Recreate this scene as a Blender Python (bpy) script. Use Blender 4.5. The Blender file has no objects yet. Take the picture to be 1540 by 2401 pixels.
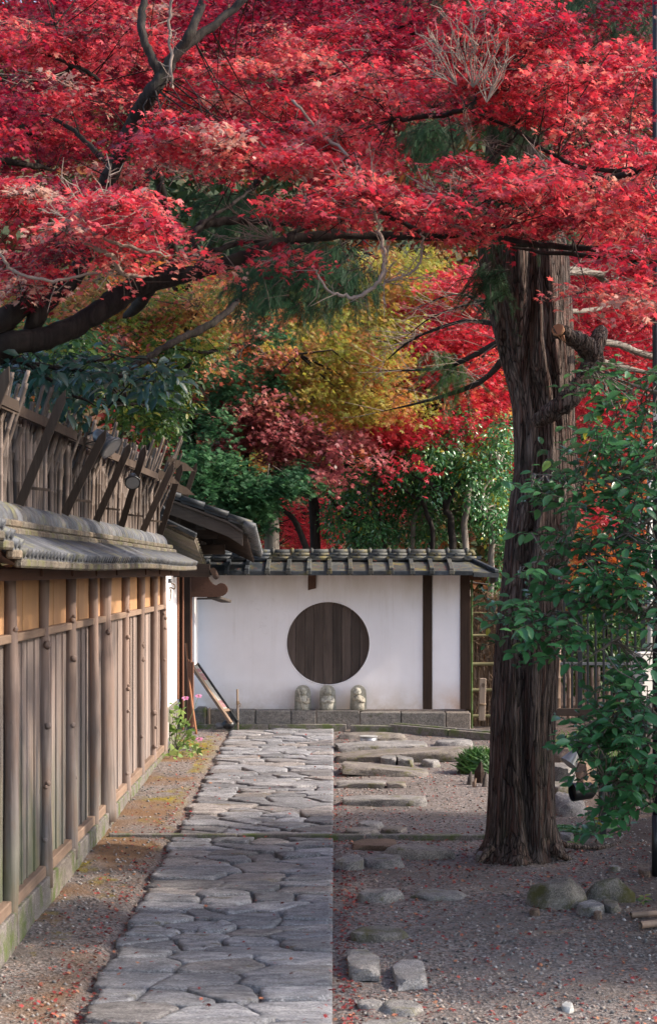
import bpy, math, random
import numpy as np
from mathutils import Vector, Matrix

random.seed(7)
RNG = np.random.default_rng(11)
scene = bpy.context.scene
COL = scene.collection

# ------------------------------------------------------------------ camera
F, CX, CY = 4400.0, 785.0, 1339.0          # focal length and vanishing point in the photograph's 1540x2401 grid
cam_data = bpy.data.cameras.new("camera")
cam = bpy.data.objects.new("camera", cam_data)
COL.objects.link(cam)
scene.camera = cam
cam.location = (0, 0, 2.0)
cam.rotation_euler = (math.radians(90), 0, 0)
cam_data.sensor_fit = 'VERTICAL'
cam_data.sensor_height = 36.0
cam_data.sensor_width = 36.0
cam_data.lens = F / 2401 * 36.0
cam_data.shift_y = (CY - 1200.5) / 2401
cam_data.shift_x = -(CX - 770.0) / 2401
cam_data.clip_start = 0.1
cam_data.clip_end = 600
cam_data.dof.use_dof = True
cam_data.dof.focus_distance = 16.5
cam_data.dof.aperture_fstop = 9.0

# ------------------------------------------------------------------ sky, sun, exposure
SUN_EL, SUN_AZ = math.radians(36), math.radians(93)   # azimuth clockwise from +Y (away from camera); +X is the right
world = bpy.data.worlds.new("World")
scene.world = world
world.use_nodes = True
wn = world.node_tree
bg = wn.nodes["Background"]
sky = wn.nodes.new("ShaderNodeTexSky")
sky.sky_type = 'NISHITA'
sky.sun_disc = False
sky.sun_elevation = SUN_EL
sky.sun_rotation = SUN_AZ
sky.air_density = 1.0
sky.dust_density = 2.0
wn.links.new(sky.outputs[0], bg.inputs[0])
bg.inputs[1].default_value = 0.15
sun_data = bpy.data.lights.new("sun", 'SUN')
sun_data.energy = 2.4
sun_data.angle = math.radians(1.6)
sun_data.color = (1.0, 0.88, 0.74)
sun = bpy.data.objects.new("sun", sun_data)
COL.objects.link(sun)
sdir = Vector((math.sin(SUN_AZ) * math.cos(SUN_EL), math.cos(SUN_AZ) * math.cos(SUN_EL), math.sin(SUN_EL)))
sun.rotation_euler = (-sdir).to_track_quat('-Z', 'Y').to_euler()
sun.location = (20, 5, 25)
scene.view_settings.view_transform = 'Standard'
scene.view_settings.look = 'None'
scene.view_settings.gamma = 1.0
scene.view_settings.exposure = 1.52

# ------------------------------------------------------------------ coordinates
SL = 81.0 / F                                # the ground climbs gently away from the camera
def at(x, y, d):
    return Vector(((x - CX) / F * d, d, 2.0 + (CY - y) / F * d))
def gz(Y):
    return SL * min(max(Y, -3.0), 21.0)
def gdist(y, h=0.0):                         # distance of a ground point seen at row y
    return F * (2.0 - h) / (y - 1258.0)
def gp(x, y):
    d = gdist(y)
    return Vector(((x - CX) / F * d, d, gz(d)))

# ------------------------------------------------------------------ object helpers
def tag(o, label=None, cat=None, group=None, kind=None):
    if label: o['label'] = label
    if cat: o['category'] = cat
    if group: o['group'] = group
    if kind: o['kind'] = kind
    return o
def thing(name, loc, label, cat, group=None, kind=None):
    o = bpy.data.objects.new(name, None)
    o.empty_display_size = 0.1
    o.location = loc
    COL.objects.link(o)
    return tag(o, label, cat, group, kind)
class MB:
    def __init__(self):
        self.v, self.f, self.sm = [], [], []
    def add(self, vs, fs, smooth=False):
        n = len(self.v)
        self.v.extend([tuple(p) for p in vs])
        self.f.extend([tuple(i + n for i in f) for f in fs])
        self.sm.extend([smooth] * len(fs))
        return self
    def box(self, c, s, rot=None, taper=1.0, bev=0.0):
        hx, hy, hz = s[0] / 2, s[1] / 2, s[2] / 2
        if bev > 0:
            b = min(bev, hx * .9, hy * .9, hz * .9)
            vs = []
            for sz in (-1, 1):
                for (a, bb, cc) in ((hx - b, hy - b, hz), ):
                    pass
            # chamfered box: three vertices at every corner
            idx = {}
            for sx in (-1, 1):
                for sy in (-1, 1):
                    for sz in (-1, 1):
                        for ax in range(3):
                            p = [sx * (hx - b), sy * (hy - b), sz * (hz - b)]
                            p[ax] = (sx * hx, sy * hy, sz * hz)[ax]
                            idx[(sx, sy, sz, ax)] = len(vs)
                            vs.append(Vector(p))
            fs = []
            for ax in range(3):
                u, w = [(1, 2), (2, 0), (0, 1)][ax]
                for s_ in (-1, 1):
                    q = []
                    for (a_, b_) in ((-1, -1), (1, -1), (1, 1), (-1, 1)):
                        k = [0, 0, 0]; k[ax] = s_; k[u] = a_; k[w] = b_
                        q.append(idx[(k[0], k[1], k[2], ax)])
                    fs.append(tuple(q if s_ > 0 else q[::-1]))
            for ax in range(3):           # edges along axis ax
                u, w = [(1, 2), (2, 0), (0, 1)][ax]
                for a_ in (-1, 1):
                    for b_ in (-1, 1):
                        k0 = [0, 0, 0]; k0[ax] = -1; k0[u] = a_; k0[w] = b_
                        k1 = list(k0); k1[ax] = 1
                        q = [idx[(*k0, u)], idx[(*k1, u)], idx[(*k1, w)], idx[(*k0, w)]]
                        fs.append(tuple(q if a_ * b_ < 0 else q[::-1]))
            for sx in (-1, 1):
                for sy in (-1, 1):
                    for sz in (-1, 1):
                        q = [idx[(sx, sy, sz, a)] for a in range(3)]
                        fs.append(tuple(q if sx * sy * sz > 0 else q[::-1]))
        else:
            vs = [Vector((x * hx, y * hy, z * hz)) for z in (-1, 1) for y in (-1, 1) for x in (-1, 1)]
            fs = [(0, 2, 3, 1), (4, 5, 7, 6), (0, 1, 5, 4), (2, 6, 7, 3), (0, 4, 6, 2), (1, 3, 7, 5)]
        c = Vector(c)
        if rot is not None:
            vs = [rot @ p for p in vs]
        return self.add([p + c for p in vs], fs)
    def beam(self, p0, p1, w, h, up=Vector((0, 0, 1)), bev=0.0, point=0.0):
        p0, p1 = Vector(p0), Vector(p1)
        d = (p1 - p0); L = d.length; d.normalize()
        up = Vector(up)
        sx = d.cross(up)
        if sx.length < 1e-4: sx = d.cross(Vector((0, 1, 0)))
        sx.normalize(); uz = sx.cross(d).normalized()
        rot = Matrix((sx, d, uz)).transposed()
        if point > 0:                       # a board with one end cut to a point
            poly = [(-w / 2, 0), (w / 2, 0), (w / 2, L - point), (0, L), (-w / 2, L - point)]
            vs = [p0 + rot @ Vector((a, b, -h / 2)) for a, b in poly] + [p0 + rot @ Vector((a, b, h / 2)) for a, b in poly]
            fs = [(4, 3, 2, 1, 0), (5, 6, 7, 8, 9)] + [(i, (i + 1) % 5, (i + 1) % 5 + 5, i + 5) for i in range(5)]
            return self.add(vs, fs)
        return self.box((p0 + p1) / 2, (w, L, h), rot, bev=bev)
    def tube(self, pts, rad, n=8, cap=True, wob=0.0, smooth=True):
        pts = [Vector(p) for p in pts]
        m = len(pts)
        if not hasattr(rad, '__len__'): rad = [rad] * m
        vs, fs = [], []
        ref = None
        for i, p in enumerate(pts):
            t = (pts[min(i + 1, m - 1)] - pts[max(i - 1, 0)]).normalized()
            if ref is None:
                ref = t.cross(Vector((0.31, 0.2, 0.93)))
                if ref.length < .1: ref = t.cross(Vector((1, 0, 0)))
            ref = (ref - t * ref.dot(t)).normalized()
            b = t.cross(ref)
            for k in range(n):
                a = 2 * math.pi * k / n
                r = rad[i] * (1 + (random.random() - .5) * wob)
                vs.append(p + (ref * math.cos(a) + b * math.sin(a)) * r)
        for i in range(m - 1):
            for k in range(n):
                k2 = (k + 1) % n
                fs.append((i * n + k, i * n + k2, (i + 1) * n + k2, (i + 1) * n + k))
        self.add(vs, fs, smooth)
        if cap:
            self.add(vs[:n], [tuple(range(n))[::-1]])
            self.add(vs[-n:], [tuple(range(n))])
        return self
    def prism(self, poly, ext, origin=(0, 0, 0), flip=False):
        """poly: list of 3D points in one plane; ext: extrusion vector"""
        a = [Vector(p) + Vector(origin) for p in poly]
        b = [p + Vector(ext) for p in a]
        n = len(a)
        fs = [tuple(range(n))[::-1], tuple(range(n, 2 * n))] + [(i, (i + 1) % n, (i + 1) % n + n, i + n) for i in range(n)]
        return self.add(a + b, fs)
    def sphere(self, c, r, nu=14, nv=9, rot=None):
        c = Vector(c)
        if not hasattr(r, '__len__'): r = (r, r, r)
        vs, fs = [], []
        for j in range(nv + 1):
            ph = math.pi * j / nv
            for i in range(nu):
                th = 2 * math.pi * i / nu
                p = Vector((r[0] * math.sin(ph) * math.cos(th), r[1] * math.sin(ph) * math.sin(th), r[2] * math.cos(ph)))
                if rot is not None: p = rot @ p
                vs.append(c + p)
        for j in range(nv):
            for i in range(nu):
                i2 = (i + 1) % nu
                fs.append((j * nu + i, (j + 1) * nu + i, (j + 1) * nu + i2, j * nu + i2))
        return self.add(vs, fs, True)
    def build(self, name, mat, parent=None, fix=True):
        me = bpy.data.meshes.new(name)
        me.from_pydata(self.v, [], self.f)
        me.polygons.foreach_set('use_smooth', self.sm)
        if fix:
            import bmesh
            bm = bmesh.new(); bm.from_mesh(me)
            bmesh.ops.remove_doubles(bm, verts=bm.verts, dist=1e-6)
            bmesh.ops.recalc_face_normals(bm, faces=bm.faces)
            bm.to_mesh(me); bm.free()
        me.materials.append(mat)
        me.update()
        o = bpy.data.objects.new(name, me)
        COL.objects.link(o)
        if parent is not None:
            o.parent = parent
            root = parent
            while root.parent is not None: root = root.parent
            # every part keeps its vertices in world coordinates: cancel the root's translation once
            if parent is root:
                o.matrix_parent_inverse = Matrix.Translation(-root.location)
        return o

def share(name, me, parent, loc, rot=None, scale=None):
    """object with its own transform that shares a mesh; parent is a root thing"""
    o = bpy.data.objects.new(name, me)
    COL.objects.link(o)
    m = Matrix.Translation(Vector(loc))
    if rot is not None: m = m @ rot.to_4x4()
    if scale is not None: m = m @ Matrix.Diagonal((*scale, 1))
    if parent is not None:
        o.parent = parent
        o.matrix_parent_inverse = Matrix.Translation(-parent.location)
    o.matrix_basis = m
    return o

def smoothpath(pts, sub=5, jit=0.0):
    """Catmull-Rom through tuples of any length"""
    P = [np.array(p, float) for p in pts]
    P = [2 * P[0] - P[1]] + P + [2 * P[-1] - P[-2]]
    out = []
    for i in range(1, len(P) - 2):
        for k in range(sub):
            t = k / sub
            a, b, c, d = P[i - 1], P[i], P[i + 1], P[i + 2]
            out.append(.5 * ((2 * b) + (-a + c) * t + (2 * a - 5 * b + 4 * c - d) * t * t + (-a + 3 * b - 3 * c + d) * t ** 3))
    out.append(P[-2])
    if jit:
        for q in out[1:-1]:
            q[:3] += RNG.normal(0, jit, 3)
    return out

# ------------------------------------------------------------------ materials
def new_mat(name):
    m = bpy.data.materials.new(name)
    m.use_nodes = True
    nt = m.node_tree
    return m, nt, nt.nodes, nt.links, nt.nodes["Principled BSDF"]
def ramp(nodes, stops, interp='LINEAR'):
    r = nodes.new("ShaderNodeValToRGB")
    r.color_ramp.interpolation = interp
    el = r.color_ramp.elements
    while len(el) > 1: el.remove(el[-1])
    el[0].position = stops[0][0]; el[0].color = (*stops[0][1], 1)
    for p, c in stops[1:]:
        e = el.new(p); e.color = (*c, 1)
    return r
def coords(nt, scale=(1, 1, 1), world=False):
    """texture vector in metres, shifted by each object's own random number so that shared meshes differ"""
    N, L = nt.nodes, nt.links
    if world:
        g = N.new("ShaderNodeNewGeometry"); src = g.outputs["Position"]
    else:
        tc = N.new("ShaderNodeTexCoord"); oi = N.new("ShaderNodeObjectInfo")
        add = N.new("ShaderNodeVectorMath"); add.operation = 'ADD'
        mul = N.new("ShaderNodeMath"); mul.operation = 'MULTIPLY'; mul.inputs[1].default_value = 37.0
        L.new(oi.outputs["Random"], mul.inputs[0])
        L.new(tc.outputs["Object"], add.inputs[0]); L.new(mul.outputs[0], add.inputs[1])
        src = add.outputs[0]
    mp = N.new("ShaderNodeVectorMath"); mp.operation = 'MULTIPLY'; mp.inputs[1].default_value = scale
    L.new(src, mp.inputs[0])
    return mp.outputs[0]
def noise(nt, vec, scale, detail=6, rough=.6, dist=0.0):
    n = nt.nodes.new("ShaderNodeTexNoise")
    n.inputs["Scale"].default_value = scale; n.inputs["Detail"].default_value = detail
    n.inputs["Roughness"].default_value = rough; n.inputs["Distortion"].default_value = dist
    nt.links.new(vec, n.inputs["Vector"])
    return n.outputs["Fac"]
def mixc(nt, fac, a, b, mode='MIX'):
    m = nt.nodes.new("ShaderNodeMix"); m.data_type = 'RGBA'; m.blend_type = mode
    for s, v in ((m.inputs[0], fac), (m.inputs[6], a), (m.inputs[7], b)):
        if hasattr(v, 'is_linked'): nt.links.new(v, s)
        elif isinstance(v, (tuple, list)): s.default_value = (*v, 1)
        else: s.default_value = v
    return m.outputs[2]
def maprange(nt, v, a, b, c=0.0, d=1.0):
    m = nt.nodes.new("ShaderNodeMapRange")
    nt.links.new(v, m.inputs[0])
    for i, x in enumerate((a, b, c, d)): m.inputs[i + 1].default_value = x
    return m.outputs[0]
def bump(nt, h, strength, dist, bsdf, prev=None):
    b = nt.nodes.new("ShaderNodeBump")
    b.inputs["Strength"].default_value = strength; b.inputs["Distance"].default_value = dist
    nt.links.new(h, b.inputs["Height"])
    if prev is not None: nt.links.new(prev, b.inputs["Normal"])
    nt.links.new(b.outputs[0], bsdf.inputs["Normal"])
    return b.outputs[0]
def objvar(nt, col, amount=.25):
    oi = nt.nodes.new("ShaderNodeObjectInfo")
    v = maprange(nt, oi.outputs["Random"], 0, 1, 1 - amount, 1 + amount)
    hsv = nt.nodes.new("ShaderNodeHueSaturation")
    nt.links.new(v, hsv.inputs["Value"]); nt.links.new(col, hsv.inputs["Color"])
    return hsv.outputs[0]

def wood_mat(name, dark, light, axis=2, rough=.8, var=.18, fine=60, green=None, greenz=(0.3, 1.0), bmp=.5, extra=None):
    m, nt, N, L, B = new_mat(name)
    sc = [1.0, 1.0, 1.0]; sc[axis] = 0.045
    v = coords(nt, sc)
    g = noise(nt, v, fine, 5, .65, .6)
    g2 = noise(nt, v, fine * .25, 3, .6, .3)
    r = ramp(N, [(0.25, dark), (0.5, [(a + b) / 2 for a, b in zip(dark, light)]), (0.75, light)])
    L.new(g, r.inputs[0])
    c = mixc(nt, maprange(nt, g2, .35, .7), r.outputs[0], [x * .62 for x in light], 'MIX') if extra is None else \
        mixc(nt, maprange(nt, g2, .4, .65), r.outputs[0], extra)
    big = noise(nt, coords(nt, (1, 1, .5)), 2.3, 4)
    c = mixc(nt, maprange(nt, big, .3, .7, .0, .5), c, [x * .55 for x in dark])
    c = objvar(nt, c, var)
    if green is not None:
        g0 = N.new("ShaderNodeNewGeometry"); s0 = N.new("ShaderNodeSeparateXYZ"); L.new(g0.outputs["Position"], s0.inputs[0])
        wz = maprange(nt, s0.outputs[2], 1.75, .45, 0.05, .95); wn_ = maprange(nt, noise(nt, coords(nt, (1, 1, .3)), 7, 5, .7), .36, .58)
        wy = maprange(nt, s0.outputs[1], 15.5, 10.0, .45, 1)
        w1 = N.new("ShaderNodeMath"); w1.operation = 'MULTIPLY'; L.new(wz, w1.inputs[0]); L.new(wn_, w1.inputs[1])
        w2 = N.new("ShaderNodeMath"); w2.operation = 'MULTIPLY'; L.new(w1.outputs[0], w2.inputs[0]); L.new(wy, w2.inputs[1])
        gr = ramp(N, [(.3, (.09, .085, .085)), (.7, (.27, .255, .25))]); L.new(g, gr.inputs[0])
        c = mixc(nt, w2.outputs[0], c, gr.outputs[0])
        geo = N.new("ShaderNodeNewGeometry"); sp = N.new("ShaderNodeSeparateXYZ")
        L.new(geo.outputs["Position"], sp.inputs[0])
        zf = maprange(nt, sp.outputs[2], greenz[1], greenz[0], 0, 1)
        yf = maprange(nt, sp.outputs[1], 13.5, 8.0, 0, 1)
        nn = maprange(nt, noise(nt, coords(nt, (1, 1, .25), True), 5, 4), .38, .62)
        mu = N.new("ShaderNodeMath"); mu.operation = 'MULTIPLY'; L.new(zf, mu.inputs[0]); L.new(nn, mu.inputs[1])
        mu2 = N.new("ShaderNodeMath"); mu2.operation = 'MULTIPLY'; L.new(mu.outputs[0], mu2.inputs[0]); L.new(yf, mu2.inputs[1])
        c = mixc(nt, mu2.outputs[0], c, green)
    L.new(c, B.inputs["Base Color"])
    B.inputs["Roughness"].default_value = rough
    B.inputs["Specular IOR Level"].default_value = .25
    bump(nt, g, bmp, .004, B)
    return m
def stone_mat(name, cols, scale=14, rough=.9, var=.15, moss=None, mossamt=.5, bmp=.8, bd=.012, speck=True, stretch=(1, 1, 1)):
    m, nt, N, L, B = new_mat(name)
    v = coords(nt, stretch)
    a = noise(nt, v, scale, 8, .7)
    r = ramp(N, [(0.3, cols[0]), (0.5, cols[1]), (0.7, cols[2])])
    L.new(a, r.inputs[0])
    c = r.outputs[0]
    if speck:
        s = noise(nt, v, 140, 3, .7)
        c = mixc(nt, maprange(nt, s, .52, .62, 0, .55), c, [x * .3 for x in cols[0]])
        c = mixc(nt, maprange(nt, s, .45, .36, 0, .45), c, [min(1, x * 1.5) for x in cols[2]])
    big = noise(nt, v, 2.2, 4)
    c = mixc(nt, maprange(nt, big, .35, .7, 0, .45), c, [x * .6 for x in cols[0]])
    c = objvar(nt, c, var)
    oi = N.new("ShaderNodeObjectInfo"); fr = N.new("ShaderNodeMath"); fr.operation = 'FRACT'; ml = N.new("ShaderNodeMath"); ml.operation = 'MULTIPLY'; ml.inputs[1].default_value = 7.31
    L.new(oi.outputs["Random"], ml.inputs[0]); L.new(ml.outputs[0], fr.inputs[0])
    c = mixc(nt, maprange(nt, fr.outputs[0], .55, 1, 0, .8), c, (1.0, .88, .76), 'MULTIPLY')
    if moss is not None:
        mn = noise(nt, v, 6, 6, .7)
        c = mixc(nt, maprange(nt, mn, .62 - mossamt * .3, .72 - mossamt * .2), c, moss)
    L.new(c, B.inputs["Base Color"])
    B.inputs["Roughness"].default_value = rough
    B.inputs["Specular IOR Level"].default_value = .2
    h = noise(nt, v, scale * 1.6, 8, .72)
    p = bump(nt, h, bmp, bd, B)
    return m
def plain_mat(name, col, rough=.5, metal=0.0, spec=.5, grime=.3, scale=12):
    m, nt, N, L, B = new_mat(name)
    a = noise(nt, coords(nt), scale, 6, .7)
    c = mixc(nt, maprange(nt, a, .4, .75, 0, grime), list(col), [x * .45 for x in col])
    L.new(c, B.inputs["Base Color"])
    B.inputs["Roughness"].default_value = rough
    B.inputs["Metallic"].default_value = metal
    B.inputs["Specular IOR Level"].default_value = spec
    bump(nt, a, .15, .003, B)
    return m
def leaf_mat(name, stops, trans=.38, rough=.45, spec=.35, patch=None, patchscale=.7, bright=1.35):
    m, nt, N, L, B = new_mat(name)
    at_ = N.new("ShaderNodeAttribute"); at_.attribute_name = "rnd"
    r = ramp(N, stops)
    L.new(at_.outputs["Fac"], r.inputs[0])
    c = r.outputs[0]
    if patch is not None:
        pn = noise(nt, coords(nt, (1, 1, 1), True), patchscale, 3, .6)
        c = mixc(nt, maprange(nt, pn, .48, .62), c, patch)
    L.new(c, B.inputs["Base Color"])
    B.inputs["Roughness"].default_value = rough
    B.inputs["Specular IOR Level"].default_value = spec
    t = N.new("ShaderNodeBsdfTranslucent")
    hs = N.new("ShaderNodeHueSaturation"); hs.inputs["Value"].default_value = bright
    hs.inputs["Saturation"].default_value = 1.05
    L.new(c, hs.inputs["Color"]); L.new(hs.outputs[0], t.inputs[0])
    mx = N.new("ShaderNodeMixShader"); mx.inputs[0].default_value = trans
    L.new(B.outputs[0], mx.inputs[1]); L.new(t.outputs[0], mx.inputs[2])
    L.new(mx.outputs[0], N["Material Output"].inputs[0])
    return m

M = {}
M['plank'] = wood_mat('weathered_plank', (.11, .088, .078), (.44, .34, .29), 2, .85, .40, 42, green=(.11, .14, .045), greenz=(.35, 1.25), extra=(.24, .175, .145), bmp=.8)
M['post'] = wood_mat('log_post', (.12, .085, .070), (.38, .265, .215), 2, .75, .18, 30, green=(.12, .135, .06), greenz=(.25, .9), extra=(.29, .20, .16))
M['rail'] = wood_mat('rail_wood', (.17, .115, .085), (.36, .25, .18), 1, .8, .15, 50)
M['ochre'] = wood_mat('ochre_panel', (.40, .22, .115), (.56, .32, .18), 2, .7, .08, 45, bmp=.2, extra=(.52, .29, .13))
M['eavewood'] = wood_mat('eave_wood', (.045, .022, .015), (.125, .06, .04), 1, .7, .15, 50)
M['darkwood'] = wood_mat('dark_timber', (.022, .013, .009), (.075, .043, .03), 2, .75, .2, 50)
M['darkwoodx'] = wood_mat('dark_beam', (.022, .015, .012), (.07, .045, .033), 0, .75, .2, 50)
M['greywood'] = wood_mat('grey_board', (.04, .034, .031), (.15, .125, .11), 0, .85, .2, 50)
M['circle'] = wood_mat('round_board', (.024, .018, .016), (.155, .115, .098), 2, .75, .32, 40, extra=(.085, .062, .052))
M['cane'] = wood_mat('old_bamboo', (.045, .035, .03), (.27, .21, .175), 2, .6, .5, 22, extra=(.15, .112, .09))
M['strut'] = wood_mat('strut_wood', (.035, .024, .018), (.125, .09, .068), 2, .85, .3, 50)
M['redwood'] = wood_mat('red_timber', (.14, .06, .035), (.34, .16, .10), 2, .7, .2, 50)
M['stick'] = wood_mat('orange_pole', (.38, .15, .07), (.58, .27, .14), 2, .6, .1, 40)
M['stake'] = wood_mat('pale_stake', (.20, .15, .11), (.40, .31, .24), 2, .8, .1, 50)
M['bamboo_green'] = wood_mat('green_bamboo', (.04, .07, .02), (.10, .15, .04), 2, .45, .1, 20, bmp=.1, extra=(.09, .11, .035))
M['bamboo_yellow'] = wood_mat('yellow_bamboo', (.14, .12, .06), (.28, .24, .13), 0, .45, .1, 20, bmp=.1, extra=(.2, .18, .09))
M['bamboo_pale'] = wood_mat('pale_bamboo', (.22, .14, .10), (.42, .30, .22), 2, .5, .1, 20, bmp=.1)
M['paving'] = stone_mat('paving_stone', ((.135, .135, .145), (.285, .285, .30), (.48, .475, .49)), 13, .75, .28, bmp=1.0, bd=.035, stretch=(.5, 1.5, 1), moss=(.13, .11, .06), mossamt=.08)
M['stone'] = stone_mat('garden_stone', ((.12, .115, .11), (.26, .245, .235), (.43, .40, .375)), 12, .88, .18, bmp=1.0, bd=.018, moss=(.10, .095, .04), mossamt=.28)
M['stonewarm'] = stone_mat('brown_boulder', ((.11, .075, .055), (.19, .135, .10), (.26, .19, .145)), 10, .85, .1, bmp=.6, bd=.01)
M['mossrock'] = stone_mat('mossy_rock', ((.10, .09, .08), (.19, .17, .15), (.32, .29, .25)), 9, .9, .15, moss=(.085, .08, .03), mossamt=.5, bmp=1.0, bd=.02)
M['granite'] = stone_mat('granite_block', ((.13, .125, .12), (.23, .21, .195), (.36, .325, .295)), 22, .9, .2, bmp=1.0, bd=.02, moss=(.10, .10, .07), mossamt=.1)
M['base'] = stone_mat('base_stone', ((.12, .11, .10), (.20, .18, .165), (.30, .27, .245)), 26, .9, .15, bmp=.8, bd=.008, moss=(.10, .125, .045), mossamt=.5)
M['statue'] = stone_mat('statue_stone', ((.24, .23, .19), (.38, .365, .315), (.52, .50, .45)), 34, .9, .08, bmp=.5, bd=.005)
M['straw'] = wood_mat('dry_brush', (.14, .085, .05), (.42, .28, .18), 2, .8, .2, 60, extra=(.3, .19, .12))
M['tile'] = stone_mat('grey_tile', ((.06, .065, .072), (.115, .12, .132), (.20, .205, .22)), 9, .5, .22, bmp=.3, bd=.004, speck=False, moss=(.14, .135, .075), mossamt=.3)
M['tileedge'] = stone_mat('weathered_tile_edge', ((.07, .06, .05), (.15, .13, .105), (.25, .22, .18)), 16, .85, .2, bmp=.6, bd=.008, moss=(.12, .12, .05), mossamt=.35)
M['tiledark'] = stone_mat('dark_tile', ((.022, .026, .032), (.045, .053, .062), (.09, .10, .11)), 9, .5, .2, bmp=.3, bd=.004, speck=False, moss=(.12, .11, .05), mossamt=.16)
M['tileolive'] = stone_mat('olive_tile', ((.035, .04, .042), (.075, .077, .072), (.135, .133, .11)), 7, .6, .25, bmp=.4, bd=.005, speck=False, moss=(.17, .14, .05), mossamt=.3)
M['black'] = plain_mat('black_enamel', (.012, .013, .015), .38)
M['lampgrey'] = plain_mat('lamp_housing', (.13, .135, .145), .4)
M['lens'] = plain_mat('lamp_glass', (.3, .3, .3), .12, spec=.8)
M['steelblack'] = plain_mat('painted_steel', (.010, .012, .015), .45)
M['steelgrey'] = plain_mat('galvanised_steel', (.28, .28, .29), .4, .6)
M['boxwhite'] = plain_mat('cabinet_paint', (.52, .49, .46), .5, grime=.25)
M['rope'] = plain_mat('straw_rope', (.22, .15, .09), .9)
M['pipe'] = plain_mat('grey_pipe', (.42, .41, .38), .55)

def plaster():
    m, nt, N, L, B = new_mat('white_plaster')
    v = coords(nt, (1, 1, 1), True)
    a = noise(nt, v, 1.6, 6, .6)
    c = mixc(nt, maprange(nt, a, .35, .7, 0, .6), (.82, .79, .82), (.70, .67, .69))
    # old rain stains under the eave and a rusty tide mark at the foot, both fixed to the wall
    sp = N.new("ShaderNodeSeparateXYZ"); g = N.new("ShaderNodeNewGeometry"); L.new(g.outputs["Position"], sp.inputs[0])
    top = maprange(nt, sp.outputs[2], 1.55, 2.0, 0, 1)
    st = noise(nt, coords(nt, (1, 1, .35), True), 3.0, 6, .7)
    mu = N.new("ShaderNodeMath"); mu.operation = 'MULTIPLY'; L.new(top, mu.inputs[0]); L.new(maprange(nt, st, .35, .65, .1, .8), mu.inputs[1])
    c = mixc(nt, mu.outputs[0], c, (.50, .45, .40))
    low = maprange(nt, sp.outputs[2], .86, .54, 0, 1)
    mu2 = N.new("ShaderNodeMath"); mu2.operation = 'MULTIPLY'; L.new(low, mu2.inputs[0]); L.new(maprange(nt, noise(nt, v, 4, 6, .7), .3, .6, .1, .85), mu2.inputs[1])
    rx = maprange(nt, sp.outputs[0], .75, 1.35, 0, 1)
    c = mixc(nt, mu2.outputs[0], c, mixc(nt, rx, (.52, .44, .37), (.56, .34, .20)))
    sc = noise(nt, v, 22, 8, .8)
    c = mixc(nt, maprange(nt, sc, .66, .74, 0, .4), c, (.42, .38, .34))
    # hairline cracks and thin rain streaks
    wz_ = N.new("ShaderNodeTexNoise"); wz_.inputs["Scale"].default_value = 3; wz_.inputs["Detail"].default_value = 5; L.new(v, wz_.inputs["Vector"])
    ad = N.new("ShaderNodeVectorMath"); ad.operation = 'ADD'; L.new(v, ad.inputs[0]); L.new(wz_.outputs["Color"], ad.inputs[1])
    vo = N.new("ShaderNodeTexVoronoi"); vo.feature = 'DISTANCE_TO_EDGE'; vo.inputs["Scale"].default_value = 1.15; L.new(ad.outputs[0], vo.inputs["Vector"])
    ck = maprange(nt, vo.outputs["Distance"], .006, .0015, 0, 1)
    cm = N.new("ShaderNodeMath"); cm.operation = 'MULTIPLY'; L.new(ck, cm.inputs[0]); L.new(maprange(nt, noise(nt, v, 1.1, 3), .52, .66, 0, .16), cm.inputs[1])
    c = mixc(nt, cm.outputs[0], c, (.30, .26, .24))
    rs = noise(nt, coords(nt, (1, 1, .06), True), 16, 5, .7)
    rm = N.new("ShaderNodeMath"); rm.operation = 'MULTIPLY'; L.new(maprange(nt, rs, .52, .68, 0, .5), rm.inputs[0]); L.new(maprange(nt, sp.outputs[2], 1.1, 2.0, .15, 1), rm.inputs[1])
    c = mixc(nt, rm.outputs[0], c, (.55, .50, .47))
    L.new(c, B.inputs["Base Color"]); B.inputs["Roughness"].default_value = .85; B.inputs["Specular IOR Level"].default_value = .15
    bump(nt, noise(nt, v, 30, 6, .6), .12, .004, B)
    return m
M['plaster'] = plaster()

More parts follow.
